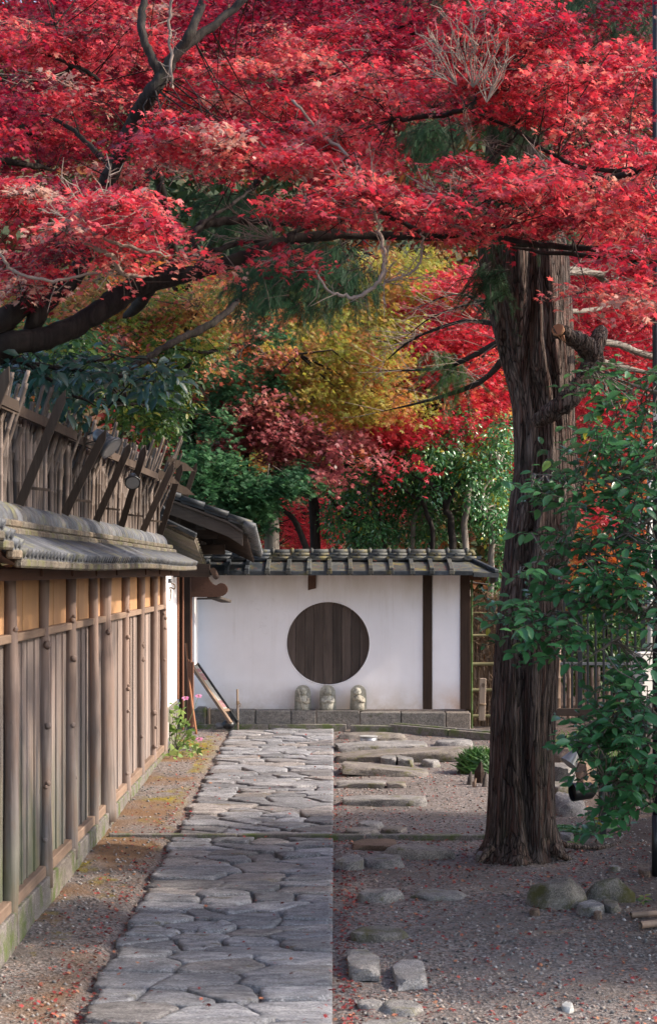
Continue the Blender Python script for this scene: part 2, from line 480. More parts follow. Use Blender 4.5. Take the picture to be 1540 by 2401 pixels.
def soil():
    m, nt, N, L, B = new_mat('gravelly_soil')
    v = coords(nt, (1, 1, 1), True)
    a = noise(nt, v, 1.3, 6, .65)
    c = mixc(nt, maprange(nt, a, .38, .62), (.14, .118, .105), (.24, .215, .20))
    b = noise(nt, v, 9, 6, .7)
    c = mixc(nt, maprange(nt, b, .45, .7, 0, .7), c, (.23, .185, .155))
    vo = N.new("ShaderNodeTexVoronoi"); vo.inputs["Scale"].default_value = 70; L.new(v, vo.inputs["Vector"])
    r = ramp(N, [(0, (.06, .05, .045)), (.35, (.14, .12, .115)), (.6, (.22, .19, .175)), (.85, (.30, .27, .25)), (1, (.26, .15, .11))])
    sp = N.new("ShaderNodeSeparateColor"); L.new(vo.outputs["Color"], sp.inputs[0]); L.new(sp.outputs[0], r.inputs[0])
    gm = maprange(nt, noise(nt, v, 2.6, 5, .7), .36, .5, .15, .85)
    c = mixc(nt, gm, c, r.outputs[0])
    # moss that grows on the damp strip beside the fence
    s3 = N.new("ShaderNodeSeparateXYZ"); L.new(v, s3.inputs[0])
    lx = maprange(nt, s3.outputs[0], -1.08, -1.22, 0, 1)
    mn = maprange(nt, noise(nt, coords(nt, (1, .55, 1), True), 1.9, 5, .65), .54, .62)
    mu = N.new("ShaderNodeMath"); mu.operation = 'MULTIPLY'; L.new(lx, mu.inputs[0]); L.new(mn, mu.inputs[1])
    c = mixc(nt, mu.outputs[0], c, mixc(nt, maprange(nt, b, .35, .65), (.11, .09, .02), (.30, .23, .035)))
    warm = maprange(nt, noise(nt, v, .8, 3), .5, .6, 0, 1)
    mu3 = N.new("ShaderNodeMath"); mu3.operation = 'MULTIPLY'; L.new(lx, mu3.inputs[0]); L.new(warm, mu3.inputs[1])
    c = mixc(nt, mu3.outputs[0], c, (.20, .12, .07))
    # soil turns darker brown towards the right of the cedar
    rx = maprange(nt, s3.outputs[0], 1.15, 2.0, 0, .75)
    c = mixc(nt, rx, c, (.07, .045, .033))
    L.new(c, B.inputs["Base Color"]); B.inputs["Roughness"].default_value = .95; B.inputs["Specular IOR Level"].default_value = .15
    p = bump(nt, vo.outputs["Distance"], .6, .012, B)
    bump(nt, noise(nt, v, 14, 8, .75), .8, .03, B, p)
    return m
M['soil'] = soil()

def bark(name, cols, fs=26, d=.02, green=(.06, .07, .03), gm=.3, cracks=0.0):
    m, nt, N, L, B = new_mat(name)
    v = coords(nt, (1, 1, .10))
    a = noise(nt, v, fs, 7, .7, .8)
    r = ramp(N, [(.3, cols[0]), (.48, cols[1]), (.7, cols[2])]); L.new(a, r.inputs[0])
    b = noise(nt, coords(nt), 2.5, 5, .65)
    c = mixc(nt, maprange(nt, b, .4, .7, 0, .6), r.outputs[0], [x * .55 for x in cols[1]])
    h = a
    if cracks:
        # stringy strips of bark parted by dark cracks, warped so that they wander
        wv = N.new("ShaderNodeVectorMath"); wv.operation = 'ADD'
        nz = N.new("ShaderNodeTexNoise"); nz.inputs["Scale"].default_value = 6; nz.inputs["Detail"].default_value = 4
        L.new(coords(nt, (1, 1, .35)), nz.inputs["Vector"])
        sc_ = N.new("ShaderNodeVectorMath"); sc_.operation = 'SCALE'; sc_.inputs["Scale"].default_value = .05; L.new(nz.outputs["Color"], sc_.inputs[0])
        L.new(coords(nt, (1, 1, .075)), wv.inputs[0]); L.new(sc_.outputs[0], wv.inputs[1])
        vo = N.new("ShaderNodeTexVoronoi"); vo.feature = 'DISTANCE_TO_EDGE'; vo.inputs["Scale"].default_value = cracks; L.new(wv.outputs[0], vo.inputs["Vector"])
        e = maprange(nt, vo.outputs["Distance"], .0, .16, 0, 1)
        c = mixc(nt, e, [x * .6 for x in cols[0]], c)
        vc = N.new("ShaderNodeTexVoronoi"); vc.inputs["Scale"].default_value = cracks; L.new(wv.outputs[0], vc.inputs["Vector"])
        sp = N.new("ShaderNodeSeparateColor"); L.new(vc.outputs["Color"], sp.inputs[0])
        c = mixc(nt, maprange(nt, sp.outputs[0], .3, 1, 0, .55), c, (.24, .19, .165))
        c = mixc(nt, maprange(nt, sp.outputs[1], .6, 1, 0, .5), c, (.13, .055, .04))
        ad = N.new("ShaderNodeMath"); ad.operation = 'ADD'; L.new(e, ad.inputs[0]); L.new(a, ad.inputs[1]); h = ad.outputs[0]
    c = mixc(nt, maprange(nt, noise(nt, coords(nt), 5, 6, .7), .58, .72, 0, gm), c, green)
    L.new(c, B.inputs["Base Color"]); B.inputs["Roughness"].default_value = .85; B.inputs["Specular IOR Level"].default_value = .2
    bump(nt, h, 1.0, d, B)
    return m
M['cedarbark'] = bark('cedar_bark', ((.012, .009, .008), (.085, .060, .050), (.27, .20, .17)), 48, .022, (.05, .06, .03), .35, cracks=52)
M['bark'] = bark('maple_bark', ((.008, .006, .006), (.022, .017, .015), (.055, .044, .038)), 18, .012, (.06, .065, .035), .35)
M['barkpale'] = bark('pale_bark', ((.09, .075, .062), (.19, .16, .135), (.33, .29, .25)), 20, .008)
M['twig'] = plain_mat('twig_bark', (.26, .20, .165), .85, spec=.15, scale=3, grime=.85)
M['twigdark'] = plain_mat('dark_twig_bark', (.06, .045, .038), .85, spec=.15, scale=3, grime=.6)
M['cutwood'] = plain_mat('sawn_wood', (.36, .19, .11), .8, spec=.2)

# ================================================================== GROUND
def n2(x, y, s=1.0, seed=0):
    """cheap smooth noise, -1..1"""
    return (math.sin(x * 1.7 * s + seed) * math.cos(y * 1.3 * s - seed * 2.1) + .5 * math.sin(x * 3.9 * s - y * 2.7 * s + seed * 3) + .25 * math.sin(x * 8.3 * s + y * 7.1 * s + seed)) / 1.75
def make_ground():
    xs = np.concatenate([np.linspace(-150, -8, 12), np.arange(-7, -2.4, .5), np.arange(-2.3, 4.0, .045), np.arange(4.1, 8, .5), np.linspace(9, 150, 12)])
    ys = np.concatenate([np.linspace(-60, 2, 12), np.arange(3, 7, .4), np.arange(7.0, 20.6, .06), np.arange(21, 30, 1.0), np.linspace(31, 300, 14)])
    vs = []
    for y in ys:
        for x in xs:
            z = gz(y)
            if -2.2 < x < 3.9 and 7 < y < 20.5:
                a = .012 * n2(x, y, 2.2, 1) + .005 * n2(x, y, 9, 4)
                if -1.12 < x < .03: a = -.020 + a * .3
                elif x > .03: a += -.012
                if x < -1.1: a += .03 * max(0, min(1, (-1.1 - x) / .4)) * .5
                if x > 1.9: a += .05 * (x - 1.9)
                z += a
            elif x > 3.9: z += .1
            vs.append((x, y, z))
    nx = len(xs)
    fs = [(j * nx + i, j * nx + i + 1, (j + 1) * nx + i + 1, (j + 1) * nx + i) for j in range(len(ys) - 1) for i in range(nx - 1)]
    mb = MB(); mb.add(vs, fs, True)
    return tag(mb.build('ground', M['soil'], None, fix=False), 'gravelly brown soil on both sides of the stone path', None, None, 'structure')
make_ground()

# ------------------------------------------------------------------ paving stones
path_root = thing('stone_path', (-.5, 13, gz(13)), 'straight path of irregular grey stones leading to the white wall', None, None, 'structure')
PX0, PX1, PY0, PY1 = -1.055, -.008, 7.3, 19.42
def clip(poly, n, c):
    out = []
    for i in range(len(poly)):
        a, b = poly[i], poly[(i + 1) % len(poly)]
        da, db = a[0] * n[0] + a[1] * n[1] - c, b[0] * n[0] + b[1] * n[1] - c
        if da <= 0: out.append(a)
        if da * db < 0:
            t = da / (da - db); out.append((a[0] + (b[0] - a[0]) * t, a[1] + (b[1] - a[1]) * t))
    return out
def paving():
    rnd = random.Random(5)
    seeds = []
    y = PY0 - .1
    row = 0
    while y < PY1 + .15:
        k = rnd.choice([2, 3, 3, 4, 4])
        off = rnd.random()
        for i in range(k):
            seeds.append((PX0 + (PX1 - PX0) * (i + .25 + .5 * off + rnd.uniform(-.26, .26)) / k, y + rnd.uniform(-.12, .12)))
        y += rnd.uniform(.17, .30); row += 1
    an = 1.4
    for si, (sx, sy) in enumerate(seeds):
        cuts = [(12.36, 12.52)]
        lo, hi = PY0, PY1
        if sy < 12.44: hi = 12.385
        else: lo = 12.50
        if sy > PY1 - .02 or sy < PY0: pass
        poly = [(PX0, lo), (PX1, lo), (PX1, hi), (PX0, hi)]
        for qi, (qx, qy) in enumerate(seeds):
            if qi == si or abs(qy - sy) > 1.0: continue
            nx_, ny_ = (qx - sx), (qy - sy) * an * an
            mx_, my_ = (qx + sx) / 2, (qy + sy) / 2
            poly = clip(poly, (nx_, ny_), nx_ * mx_ + ny_ * my_)
            if len(poly) < 3: break
        if len(poly) < 3: continue
        area = abs(sum(poly[i][0] * poly[(i + 1) % len(poly)][1] - poly[(i + 1) % len(poly)][0] * poly[i][1] for i in range(len(poly)))) / 2
        if area < .012: continue
        cx = sum(p[0] for p in poly) / len(poly); cy = sum(p[1] for p in poly) / len(poly)
        # subdivide the outline, round corners, roughen, shrink for the joint
        pts = [Vector((p[0], p[1], 0)) for p in poly]
        for it in range(3):
            q = []
            for i in range(len(pts)):
                a, b = pts[i], pts[(i + 1) % len(pts)]
                if (b - a).length < .022 and it > 0: q.append((a + b) / 2); continue
                w = (.11, .17, .22)[it]
                q += [a.lerp(b, w), a.lerp(b, 1 - w)]
            pts = q
        c0 = Vector((cx, cy, 0))
        j = rnd.uniform(.004, .011)
        out = []
        for p in pts:
            d = (p - c0); L = d.length
            edge = p.x > PX1 - .012 or p.x < PX0 + .012
            rough = 0 if edge else .007 * n2(p.x * 9, p.y * 9, 1, si) + .007 * n2(p.x * 31, p.y * 31, 1, si) - .003 + rnd.uniform(-.002, .002)
            p2 = c0 + d * max(.3, (L - j + rough) / L)
            if p.x > PX1 - .012: p2.x = PX1 - .003
            if p.x < PX0 + .012: p2.x = PX0 + .03 * n2(p.y * 2.2, 1, 1, 3) + .022 * math.sin(si * 2.4) + .008 * n2(p.y * 9, 1, 1, si)
            out.append(p2)
        n = len(out)
        h = rnd.uniform(.004, .020); tx, ty = rnd.uniform(-.03, .03), rnd.uniform(-.03, .03)
        mb = MB(); vs = []
        rings = [(0, -.07), (.001, h - .009), (.005, h - .001), (.03, h + .001)]
        for ins, z in rings:
            for p in out:
                d = p - c0; L = d.length
                q = c0 + d * max(.1, (L - ins) / L)
                zz = z + gz(q.y) + (tx * (q.x - cx) + ty * (q.y - cy) if z > 0 else 0) + .005 * n2(q.x * 7, q.y * 12, 1, si)
                vs.append((q.x, q.y, zz))
        for f_ in (.62, .3):
            for p in out:
                q = c0 + (p - c0) * f_
                vs.append((q.x, q.y, h + .001 + gz(q.y) + tx * (q.x - cx) + ty * (q.y - cy) + .006 * n2(q.x * 6, q.y * 17, 1, si + 3)))
        vs.append((cx, cy, h + .002 + gz(cy)))
        R = 6
        fs = [(r * n + i, r * n + (i + 1) % n, (r + 1) * n + (i + 1) % n, (r + 1) * n + i) for r in range(R - 1) for i in range(n)]
        fs += [((R - 1) * n + i, (R - 1) * n + (i + 1) % n, R * n) for i in range(n)]
        mb.add(vs, fs, True)
        mb.build('paving_stone', M['paving'], path_root)
paving()

# thin stone edging that crosses path and gravel, and edging in front of the wall
def strip(name, p0, p1, w, h, m, label, lift=.0, parent=None, seg=.9):
    p0, p1 = Vector(p0), Vector(p1)
    L = (p1 - p0).length; k = max(1, round(L / seg))
    root = thing(name, (p0 + p1) / 2, label, 'stone edging') if parent is None else parent
    for i in range(k):
        a, b = p0.lerp(p1, i / k + .004 / L), p0.lerp(p1, (i + 1) / k - .004 / L)
        j = random.uniform(-.004, .004)
        mb = MB(); mb.beam(a + Vector((0, j, -h / 2 + lift + .035)), b + Vector((0, j, -h / 2 + lift + .035)), w, h + .04, bev=.006)
        mb.build('edging_stone', m, root)
    return root
g = 12.44
strip('stone_edging', (-1.5, g + .03, gz(g) - .026), (1.05, g, gz(g) - .030), .05, .02, M['stonewarm'] if False else M['base'], 'thin stone edging strip crossing the path beside the cedar', .0)
er = strip('stone_edging', (-1.5, 19.45, gz(19.3)), (.12, 19.48, gz(19.4)), .07, .04, M['base'], 'pale stone edging at the foot of the white wall')
strip('stone_edging', (.16, 19.38, gz(19.3)), (.75, 19.3, gz(19.3)), .10, .05, M['base'], 'x', parent=er)
strip('stone_edging', (.55, 19.35, gz(19.0) + .02), (1.75, 18.35, gz(18.4)), .06, .06, M['base'], 'x', parent=er)
strip('stone_edging', (.62, 19.50, gz(19.0) + .02), (1.85, 18.52, gz(18.4)), .05, .06, M['base'], 'x', parent=er)

# ------------------------------------------------------------------ loose stones
def rock_mesh(c, dims, rnd, block=False, nplanes=16, rough=.035, flat=False):
    """convex rock: a dome cut by random planes, then roughened; dims are half sizes, z is the full height"""
    planes = []
    if block:
        for n in ((1, 0, 0), (-1, 0, 0), (0, 1, 0), (0, -1, 0), (0, 0, 1)):
            v = Vector(n) + Vector([rnd.uniform(-.07, .07) for _ in range(3)]) * (.5 if n[2] else 1); planes.append((v.normalized(), rnd.uniform(.93, 1.0)))
        for k in range(5):
            v = Vector((rnd.choice((-1, 1)), rnd.choice((-1, 1)), rnd.uniform(.2, 1))).normalized(); planes.append((v, rnd.uniform(1.18, 1.4)))
    else:
        for k in range(nplanes):
            a = 2 * math.pi * (k + rnd.random()) / nplanes
            e = rnd.uniform(-.1, .45 if flat else .9); v = Vector((math.cos(a) * math.cos(e), math.sin(a) * math.cos(e), math.sin(e)))
            planes.append((v, rnd.uniform(.80, 1.0)))
        planes.append((Vector((rnd.uniform(-.1, .1), rnd.uniform(-.12, .05), 1)).normalized(), .62) if flat else (Vector((rnd.uniform(-.22, .22), rnd.uniform(-.25, .1), 1)).normalized(), rnd.uniform(.74, .86)))
        planes.append((Vector((rnd.uniform(-.6, .6), -.5, .9)).normalized(), rnd.uniform(.8, .95)))
    nu, nv = 40, 13
    vs = []
    s = rnd.uniform(0, 9)
    for j in range(nv + 1):
        e = -.22 + (math.pi / 2 + .22) * (j / nv) ** (.8 if block else .9)
        for i in range(nu if j < nv else 1):
            a = 2 * math.pi * i / nu
            d = Vector((math.cos(a) * math.cos(e), math.sin(a) * math.cos(e), math.sin(e)))
            r = 9.0
            for n, q in planes:
                t = d.dot(n)
                if t > .05: r = min(r, q / t)
            r = min(r, 1.5 if block else 1.12)
            p = d * r
            w = 1 + rough * (n2(p.x * 3 + s, p.y * 3 + p.z * 4, 1, s) + .8 * n2(p.x * 8 + p.z * 5, p.y * 8 - s, 1, s + 2)) + rnd.uniform(-.006, .006)
            vs.append((c[0] + p.x * w * dims[0], c[1] + p.y * w * dims[1], c[2] + p.z * w * dims[2]))
    fs = [(j * nu + i, j * nu + (i + 1) % nu, (j + 1) * nu + (i + 1) % nu, (j + 1) * nu + i) for j in range(nv - 1) for i in range(nu)]
    fs += [((nv - 1) * nu + i, (nv - 1) * nu + (i + 1) % nu, nv * nu) for i in range(nu)]
    return vs, fs
def stone(name, x0, x1, yt, yb, h, label, mat='stone', block=False, cat='stone', tilt=0.0, group=None, power=None, ay=1.0, seed=None):
    """stone seen in the photograph between columns x0..x1 and rows yt (back of the top) .. yb (front foot), h metres high"""
    rnd = random.Random(seed if seed is not None else int(x0 * 7 + yb))
    if h < .1: h *= .74
    dn = gdist(yb); df = max(dn + .10, F * (2.0 - h) / (yt - 1258.0))
    cd = (dn + df) / 2; ax = (x1 - x0) / F * dn / 2; a_y = (df - dn) / 2
    cx = ((x0 + x1) / 2 - CX) / F * dn
    vs, fs = rock_mesh((cx, cd, gz(cd) - .01), (ax * 1.03, a_y * 1.03, (h + .012) * (1.02 if block else (1.45 if h < .1 else 1.22))), rnd, block, rough=.018 if block else .04, flat=h < .1)
    vs = [(x, y, z + tilt * (x - cx)) for x, y, z in vs]
    m = MB(); m.add(vs, fs, True)
    o = m.build(name, M[mat])
    for p in o.data.polygons: pass
    mod = o.modifiers.new('crease', 'EDGE_SPLIT'); mod.split_angle = math.radians(38)
    return tag(o, label, cat, group)
def drag(name, *a, **k): return stone(name, *a, **k)
S = stone
S('long_stone', 794, 961, 1712, 1735, .06, 'long rounded stone behind the round drain cap, nearest the white wall', seed=3)
S('stone_slab', 794, 1004, 1735, 1761, .055, 'narrow slab right in front of the round drain cap', block=True, tilt=.02)
S('oval_stone', 1014, 1118, 1729, 1749, .05, 'small oval stone right of the slab by the drain cap')
S('step_slab', 792, 1137, 1752, 1784, .085, 'longest dark-fronted step slab, with two small blocks in front of it', block=True, tilt=.06)
S('stone_block', 894, 929, 1768, 1794, .07, 'small square block beside its twin in front of the long step slab', block=True, cat='stone block')
S('stone_block', 932, 970, 1767, 1795, .06, 'small split-topped block right of its square twin', block=True, cat='stone block', tilt=-.15)
S('angular_rock', 988, 1036, 1776, 1797, .055, 'small pale pointed rock right of the two small blocks', power=2, cat='rock')
S('step_slab', 803, 1003, 1790, 1818, .06, 'thick slab below the two small blocks, sloping down to the right', block=True, tilt=-.10)
S('thin_slab', 792, 905, 1828, 1843, .03, 'thin slab half sunk in the gravel beside the path', block=True)
S('thin_slab', 907, 952, 1832, 1844, .025, 'short thin slab end to end with a longer one', block=True)
S('step_slab', 806, 1004, 1864, 1888, .055, 'pale straight slab alone on the sunlit gravel', block=True)
S('flat_stone', 838, 902, 1922, 1938, .02, 'flat flake of stone flush with the gravel above the edging strip', power=2)
S('flat_stone', 806, 888, 1937, 1953, .02, 'flat stone just above the edging strip beside the path')
S('flat_stone', 893, 958, 1935, 1950, .015, 'pale flat stone right of another just above the edging strip', power=2)
S('flat_stone', 826, 935, 1965, 1992, .03, 'tan flat stone just below the edging strip', mat='stonewarm', block=True)
S('stepping_stone', 884, 1071, 1974, 2015, .085, 'large long oval stone with a dark front, left of the cedar', seed=12)
S('rough_stone', 783, 858, 2003, 2038, .07, 'dark rounded stone touching the path edge', seed=9)
S('rough_stone', 852, 950, 1999, 2036, .06, 'lumpy stone right of the dark rounded one at the path edge', seed=21)
S('stepping_stone', 830, 948, 2078, 2112, .055, 'flat oval stepping stone above another beside the path', seed=5)
S('stepping_stone', 962, 1102, 2082, 2108, .02, 'faint flat stone sunk in the gravel right of the oval one', seed=6)
S('stepping_stone', 814, 962, 2165, 2208, .05, 'mossy-edged stepping stone above the two square blocks', seed=7, mat='mossrock')
S('stone_block', 816, 890, 2222, 2292, .048, 'dark square block beside the path, left of its paler twin', block=True, cat='stone block', mat='tiledark' if False else 'stone')
S('stone_block', 924, 1004, 2245, 2312, .034, 'smooth square block right of the dark one', block=True, cat='stone block', tilt=.03)
S('flat_stone', 832, 902, 2338, 2366, .02, 'small flat stone near the photo bottom beside the path')
S('flat_stone', 892, 1000, 2340, 2378, .022, 'pale flat stone right of a smaller one near the bottom')
S('flat_stone', 830, 1006, 2382, 2432, .025, 'flat stone cut by the bottom edge of the photo')
S('white_pebble', 1317, 1349, 2349, 2370, .022, 'single whitish pebble alone on the gravel at lower right', mat='pipe', cat='pebble')
S('small_stone', 1116, 1142, 1994, 2016, .04, 'small grey stone leaning at the left foot of the cedar', power=2)
S('small_stone', 1200, 1228, 2014, 2026, .02, 'small pale stone in front of the cedar roots')
S('mossy_boulder', 1236, 1388, 2056, 2128, .125, 'big moss-topped boulder on the gravel right of the cedar', mat='mossrock', cat='boulder', seed=4, power=2.3)
S('mossy_boulder', 1372, 1492, 2062, 2110, .10, 'angular olive boulder behind the big mossy one', mat='mossrock', cat='boulder', seed=8, power=2)
S('rough_stone', 1356, 1428, 2106, 2144, .05, 'low pitted stone in front of the mossy boulders', mat='stone', power=2)
S('rough_stone', 1415, 1462, 2104, 2138, .045, 'low stone beside the pitted one under the boulders', mat='mossrock')
S('small_stone', 1393, 1414, 2133, 2152, .035, 'little orange-brown stone below the pitted stone', mat='stonewarm')
S('small_stone', 1243, 1268, 2130, 2143, .025, 'little reddish stone left of the boulders on gravel', mat='stonewarm')
S('garden_rock', 1298, 1354, 1786, 1846, .15, 'pale angular rock with a sharp face behind the cedar', mat='granite', cat='rock', block=True)
S('garden_rock', 1346, 1408, 1780, 1840, .15, 'smooth brown boulder behind the upper black lamp', mat='stonewarm', cat='boulder', seed=3)
S('garden_rock', 1290, 1356, 1826, 1868, .09, 'ochre mossy rock between grey rocks right of the cedar', mat='mossrock', cat='rock', seed=2)
S('garden_rock', 1292, 1392, 1852, 1912, .10, 'wide grey wedge rock under the lower black lamp', mat='granite', cat='rock', power=2, tilt=-.1)
S('garden_rock', 1290, 1345, 1755, 1800, .14, 'tan rock above the pale angular one by the lamp', mat='stonewarm', cat='rock', seed=9)
S('small_stone', 1312, 1350, 1948, 1966, .03, 'flat dark stone beside the cedar root', mat='stone')
S('small_stone', 1428, 1458, 2028, 2042, .03, 'small flat stone by the black pole', mat='stone')
S('small_stone', 1498, 1532, 2033, 2052, .035, 'pale brown stone at the foot of the black pole', mat='stonewarm')
S('wall_stone', 938, 970, 1690, 1710, .06, 'rounded pale stone against the plinth of the white wall', mat='granite', cat='rock')
# drain cap
r_ = gp(864, 1741)
t = thing('drain_cap', (r_.x, r_.y, r_.z), 'round pale drain cap with a grey collar', 'drain cap')
mb = MB(); mb.tube([r_ + Vector((0, .07, -.03)), r_ + Vector((0, .07, .05))], .083, 28); mb.build('collar', M['steelgrey'], t)
mb = MB(); mb.tube([r_ + Vector((0, .07, .0501)), r_ + Vector((0, .07, .058))], .087, 28); mb.build('lid', M['pipe'], t)

# ================================================================== LEFT FENCE
FX = -1.57
fence = thing('timber_fence', (FX, 12, gz(12)), 'long knotty log and plank fence along the left of the path', 'fence')
posts_x = [-330, -200, -95, 25, 105, 167, 220, 247, 295, 331, 360, 383]
def knot(mb, c, r, dirv):
    dirv = Vector(dirv).normalized()
    mb.tube([c - dirv * .012, c + dirv * r * .12, c + dirv * r * .42, c + dirv * r * .6], [r * 2.2, r * 1.5, r * 1.0, r * .75], 10, wob=.2)
    mb.tube([c + dirv * r * .601, c + dirv * r * .62], [r * .42, r * .36], 8)
post_d = []
for i, px in enumerate(posts_x):
    d = F * (-FX) / (CX - px)
    thick = px == 247
    r = .052 if thick else random.uniform(.030, .036)
    if not thick: post_d.append(d)
    mb = MB()
    pts, rad = [], []
    s1, s2 = random.uniform(0, 6), random.uniform(0, 6)
    for k in range(19):
        z = .287 + (1.965 - .287) * k / 18
        pts.append((FX + .008 * math.sin(z * 2.3 + s1), d + .010 * math.sin(z * 1.9 + s2), z))
        rad.append(r * (1.0 + .08 * math.sin(z * 7 + s2) + .12 * (1 - k / 18)) * (1.15 if thick and z < 1.45 else 1))
    mb.tube(pts, rad, 14)
    rr = random.Random(i)
    for kk in range(11 if thick else rr.randint(5, 8)):
        z = rr.uniform(.42, 1.85); a = rr.uniform(-1.25, 1.1)
        p = Vector((FX + math.cos(a) * r * .93, d - math.sin(abs(a)) * r * .93 * (1 if a > -2 else 1), z))
        knot(mb, p, rr.uniform(.006, .0125), (math.cos(a), -math.sin(abs(a)), .1))
    o = mb.build('post', M['post'], fence)
    if thick: tag(o, 'thickest, knottiest post')
    # little iron spike left under the post foot
post_d.sort()
mb = MB()
for i in range(len(post_d) - 1):
    a, b = post_d[i], post_d[i + 1]
    L = b - a
    # lower planks
    k = 5
    ws = [random.uniform(.8, 1.2) for _ in range(k)]; tot = sum(ws); y = a
    for w in ws:
        y2 = y + L * w / tot
        m = MB(); dx = random.uniform(-.005, .006)
        m.box((FX - .035 + dx, (y + y2) / 2, (.40 + 1.66) / 2), (.018, y2 - y - .004, 1.26), bev=.002)
        if random.random() < .75:           # narrow batten over the joint
            m.box((FX - .022 + dx, y2 - .012, (.40 + 1.645) / 2), (.012, .024, 1.23), bev=.002)
        m.build('plank', M['plank'], fence)
        y = y2
    m = MB(); m.box((FX - .012, (a + b) / 2, 1.672), (.045, L - .05, .042), bev=.004); m.build('rail', M['rail'], fence)
    m = MB(); m.box((FX - .012, (a + b) / 2, .352), (.052, L - .055, .115), bev=.005); m.build('sill_board', M['rail'], fence)
    for q in range(2):
        m = MB(); m.box((FX - .036 + .003 * q, a + L * (q + .5) / 2, 1.825), (.012, L / 2 - .003, .262), bev=.001); m.build('upper_panel', M['ochre'], fence)
    m = MB(); m.box((FX - .02, (a + b) / 2, (.14 + .287) / 2 - .005), (.11, L - .006, .292), bev=.006); m.build('base_stone', M['base'], fence)
    m = MB(); m.box((FX + .135, (a + b) / 2, 1.985 + .0), (.03, L - .004, .055), bev=.003)
    m.build('eave_beam', M['eavewood'], fence)
    m = MB(); m.box((FX + .05, a, 1.995), (.22, .045, .045), bev=.003); m.build('rafter', M['eavewood'], fence)
mb = MB(); mb.box((FX - .0, (post_d[0] + post_d[-1]) / 2, 1.993), (.07, post_d[-1] - post_d[0] + .1, .05)); mb.build('top_plate', M['eavewood'], fence)

# ---- tiled roof of the fence
froof = thing('fence_roof', (FX, 12, 2.05), 'low tiled roof with a rope-like ridge running along the fence top', 'roof')
EX, RX = -1.275, -1.50
def lift(y): return .17 * max(0, 7.75 - y) + .006 * math.sin(y * 1.1)
sy = .205
y = 5.6
tile_i = 0
while y < 17.15:
    z = lift(y + .1)
    m = MB()
    e = Vector((EX, y + sy / 2, 2.058 + z)); r0 = Vector((RX - .02, y + sy / 2, 2.17 + z * .7))
    # pan, dipped
    w = sy / 2 - .002
    prof = [(-w, .006), (-w * .45, -.006), (w * .45, -.006), (w, .006)]
    vs = []
    for pnt in (r0, e):
        for (dy, dz) in prof: vs.append((pnt.x, pnt.y + dy, pnt.z + dz))
        for (dy, dz) in prof: vs.append((pnt.x, pnt.y + dy, pnt.z + dz - .022))
    fs = [(0, 1, 9, 8), (1, 2, 10, 9), (2, 3, 11, 10), (4, 12, 13, 5), (5, 13, 14, 6), (6, 14, 15, 7), (8, 9, 13, 12), (9, 10, 14, 13), (10, 11, 15, 14), (0, 8, 12, 4), (3, 7, 15, 11)]
    m.add(vs, fs)
    for k in (-1, 0):
        off = Vector((0, sy * .25 + k * sy * .5, .010))
        m.tube([r0 + off, e + off + Vector((.012, 0, 0))], [.019, .021], 10)
    m.build('roof_tile', M['tile'], froof)
    # hanging lip under the tile
    m = MB(); m.box((EX - .012, y + sy / 2, 2.028 + z), (.035, sy - .004, .038), bev=.008); m.build('eave_tile', M['tileedge'], froof)
    y += sy; tile_i += 1
yend = y
m = MB()
ys_ = [5.6 + (yend - 5.6) * k / 24 for k in range(25)]
vs = []
for yy in ys_:
    z = lift(yy)
    vs += [(RX - .25, yy, 2.12), (EX - .05, yy, 2.012 + z), (EX - .05, yy, 2.03 + z), (RX - .25, yy, 2.15)]
fs = []
for k in range(24):
    for q in range(4): fs.append((k * 4 + q, k * 4 + (q + 1) % 4, (k + 1) * 4 + (q + 1) % 4, (k + 1) * 4 + q))
fs += [(3, 2, 1, 0), (96, 97, 98, 99)]
m.add(vs, fs); m.build('roof_board', M['eavewood'], froof)
RXc = -1.62
y = 5.6
while y < 17.1:
    for (hw, z0, hh) in ((.155, 2.165, .036), (.125, 2.205, .036)):
        m = MB(); j = random.uniform(-.004, .004); s = .31
        m.box((RXc + j, y + s / 2 + (.1 if hh == .038 else 0), z0 + hh / 2 + .3 * lift(y)), (hw * 2, s - .006, hh), bev=.008); m.build('ridge_course', M['tileedge'], froof)
    y += .31
# rope-like ridge: slanted overlapping half rings
def ridge_piece():
    m = MB(); n = 12
    vs = []
    prof = [(-.072, .040), (-.060, .074), (-.025, .098), (.018, .097), (.050, .078), (.064, .042)]
    for (dy, r) in prof:
        for k in range(n + 1):
            a = math.pi * k / n
            vs.append((math.cos(a) * r * 1.05, dy + .6 * math.cos(a) * .085, max(0, math.sin(a)) * r))
    fs = [(p * (n + 1) + k, p * (n + 1) + k + 1, (p + 1) * (n + 1) + k + 1, (p + 1) * (n + 1) + k) for p in range(len(prof) - 1) for k in range(n)]
    m.add(vs, fs, True)
    o = m.build('ridge_tile', M['tile'], None, fix=True)
    me = o.data; bpy.data.objects.remove(o)
    return me
rme = ridge_piece()
y = 5.6
while y < 17.05:
    share('ridge_tile', rme, froof, (RXc, y, 2.243 + .3 * lift(y)), Matrix.Rotation(random.uniform(-.04, .04), 3, 'Z'), (1, 1.0, 1 + random.uniform(-.04, .04)))
    y += .134
m = MB()
m.tube([(RXc, 17.02, 2.243), (RXc, 17.1, 2.243)], [.094, .094], 20); m.build('ridge_end', M['tile'], froof)

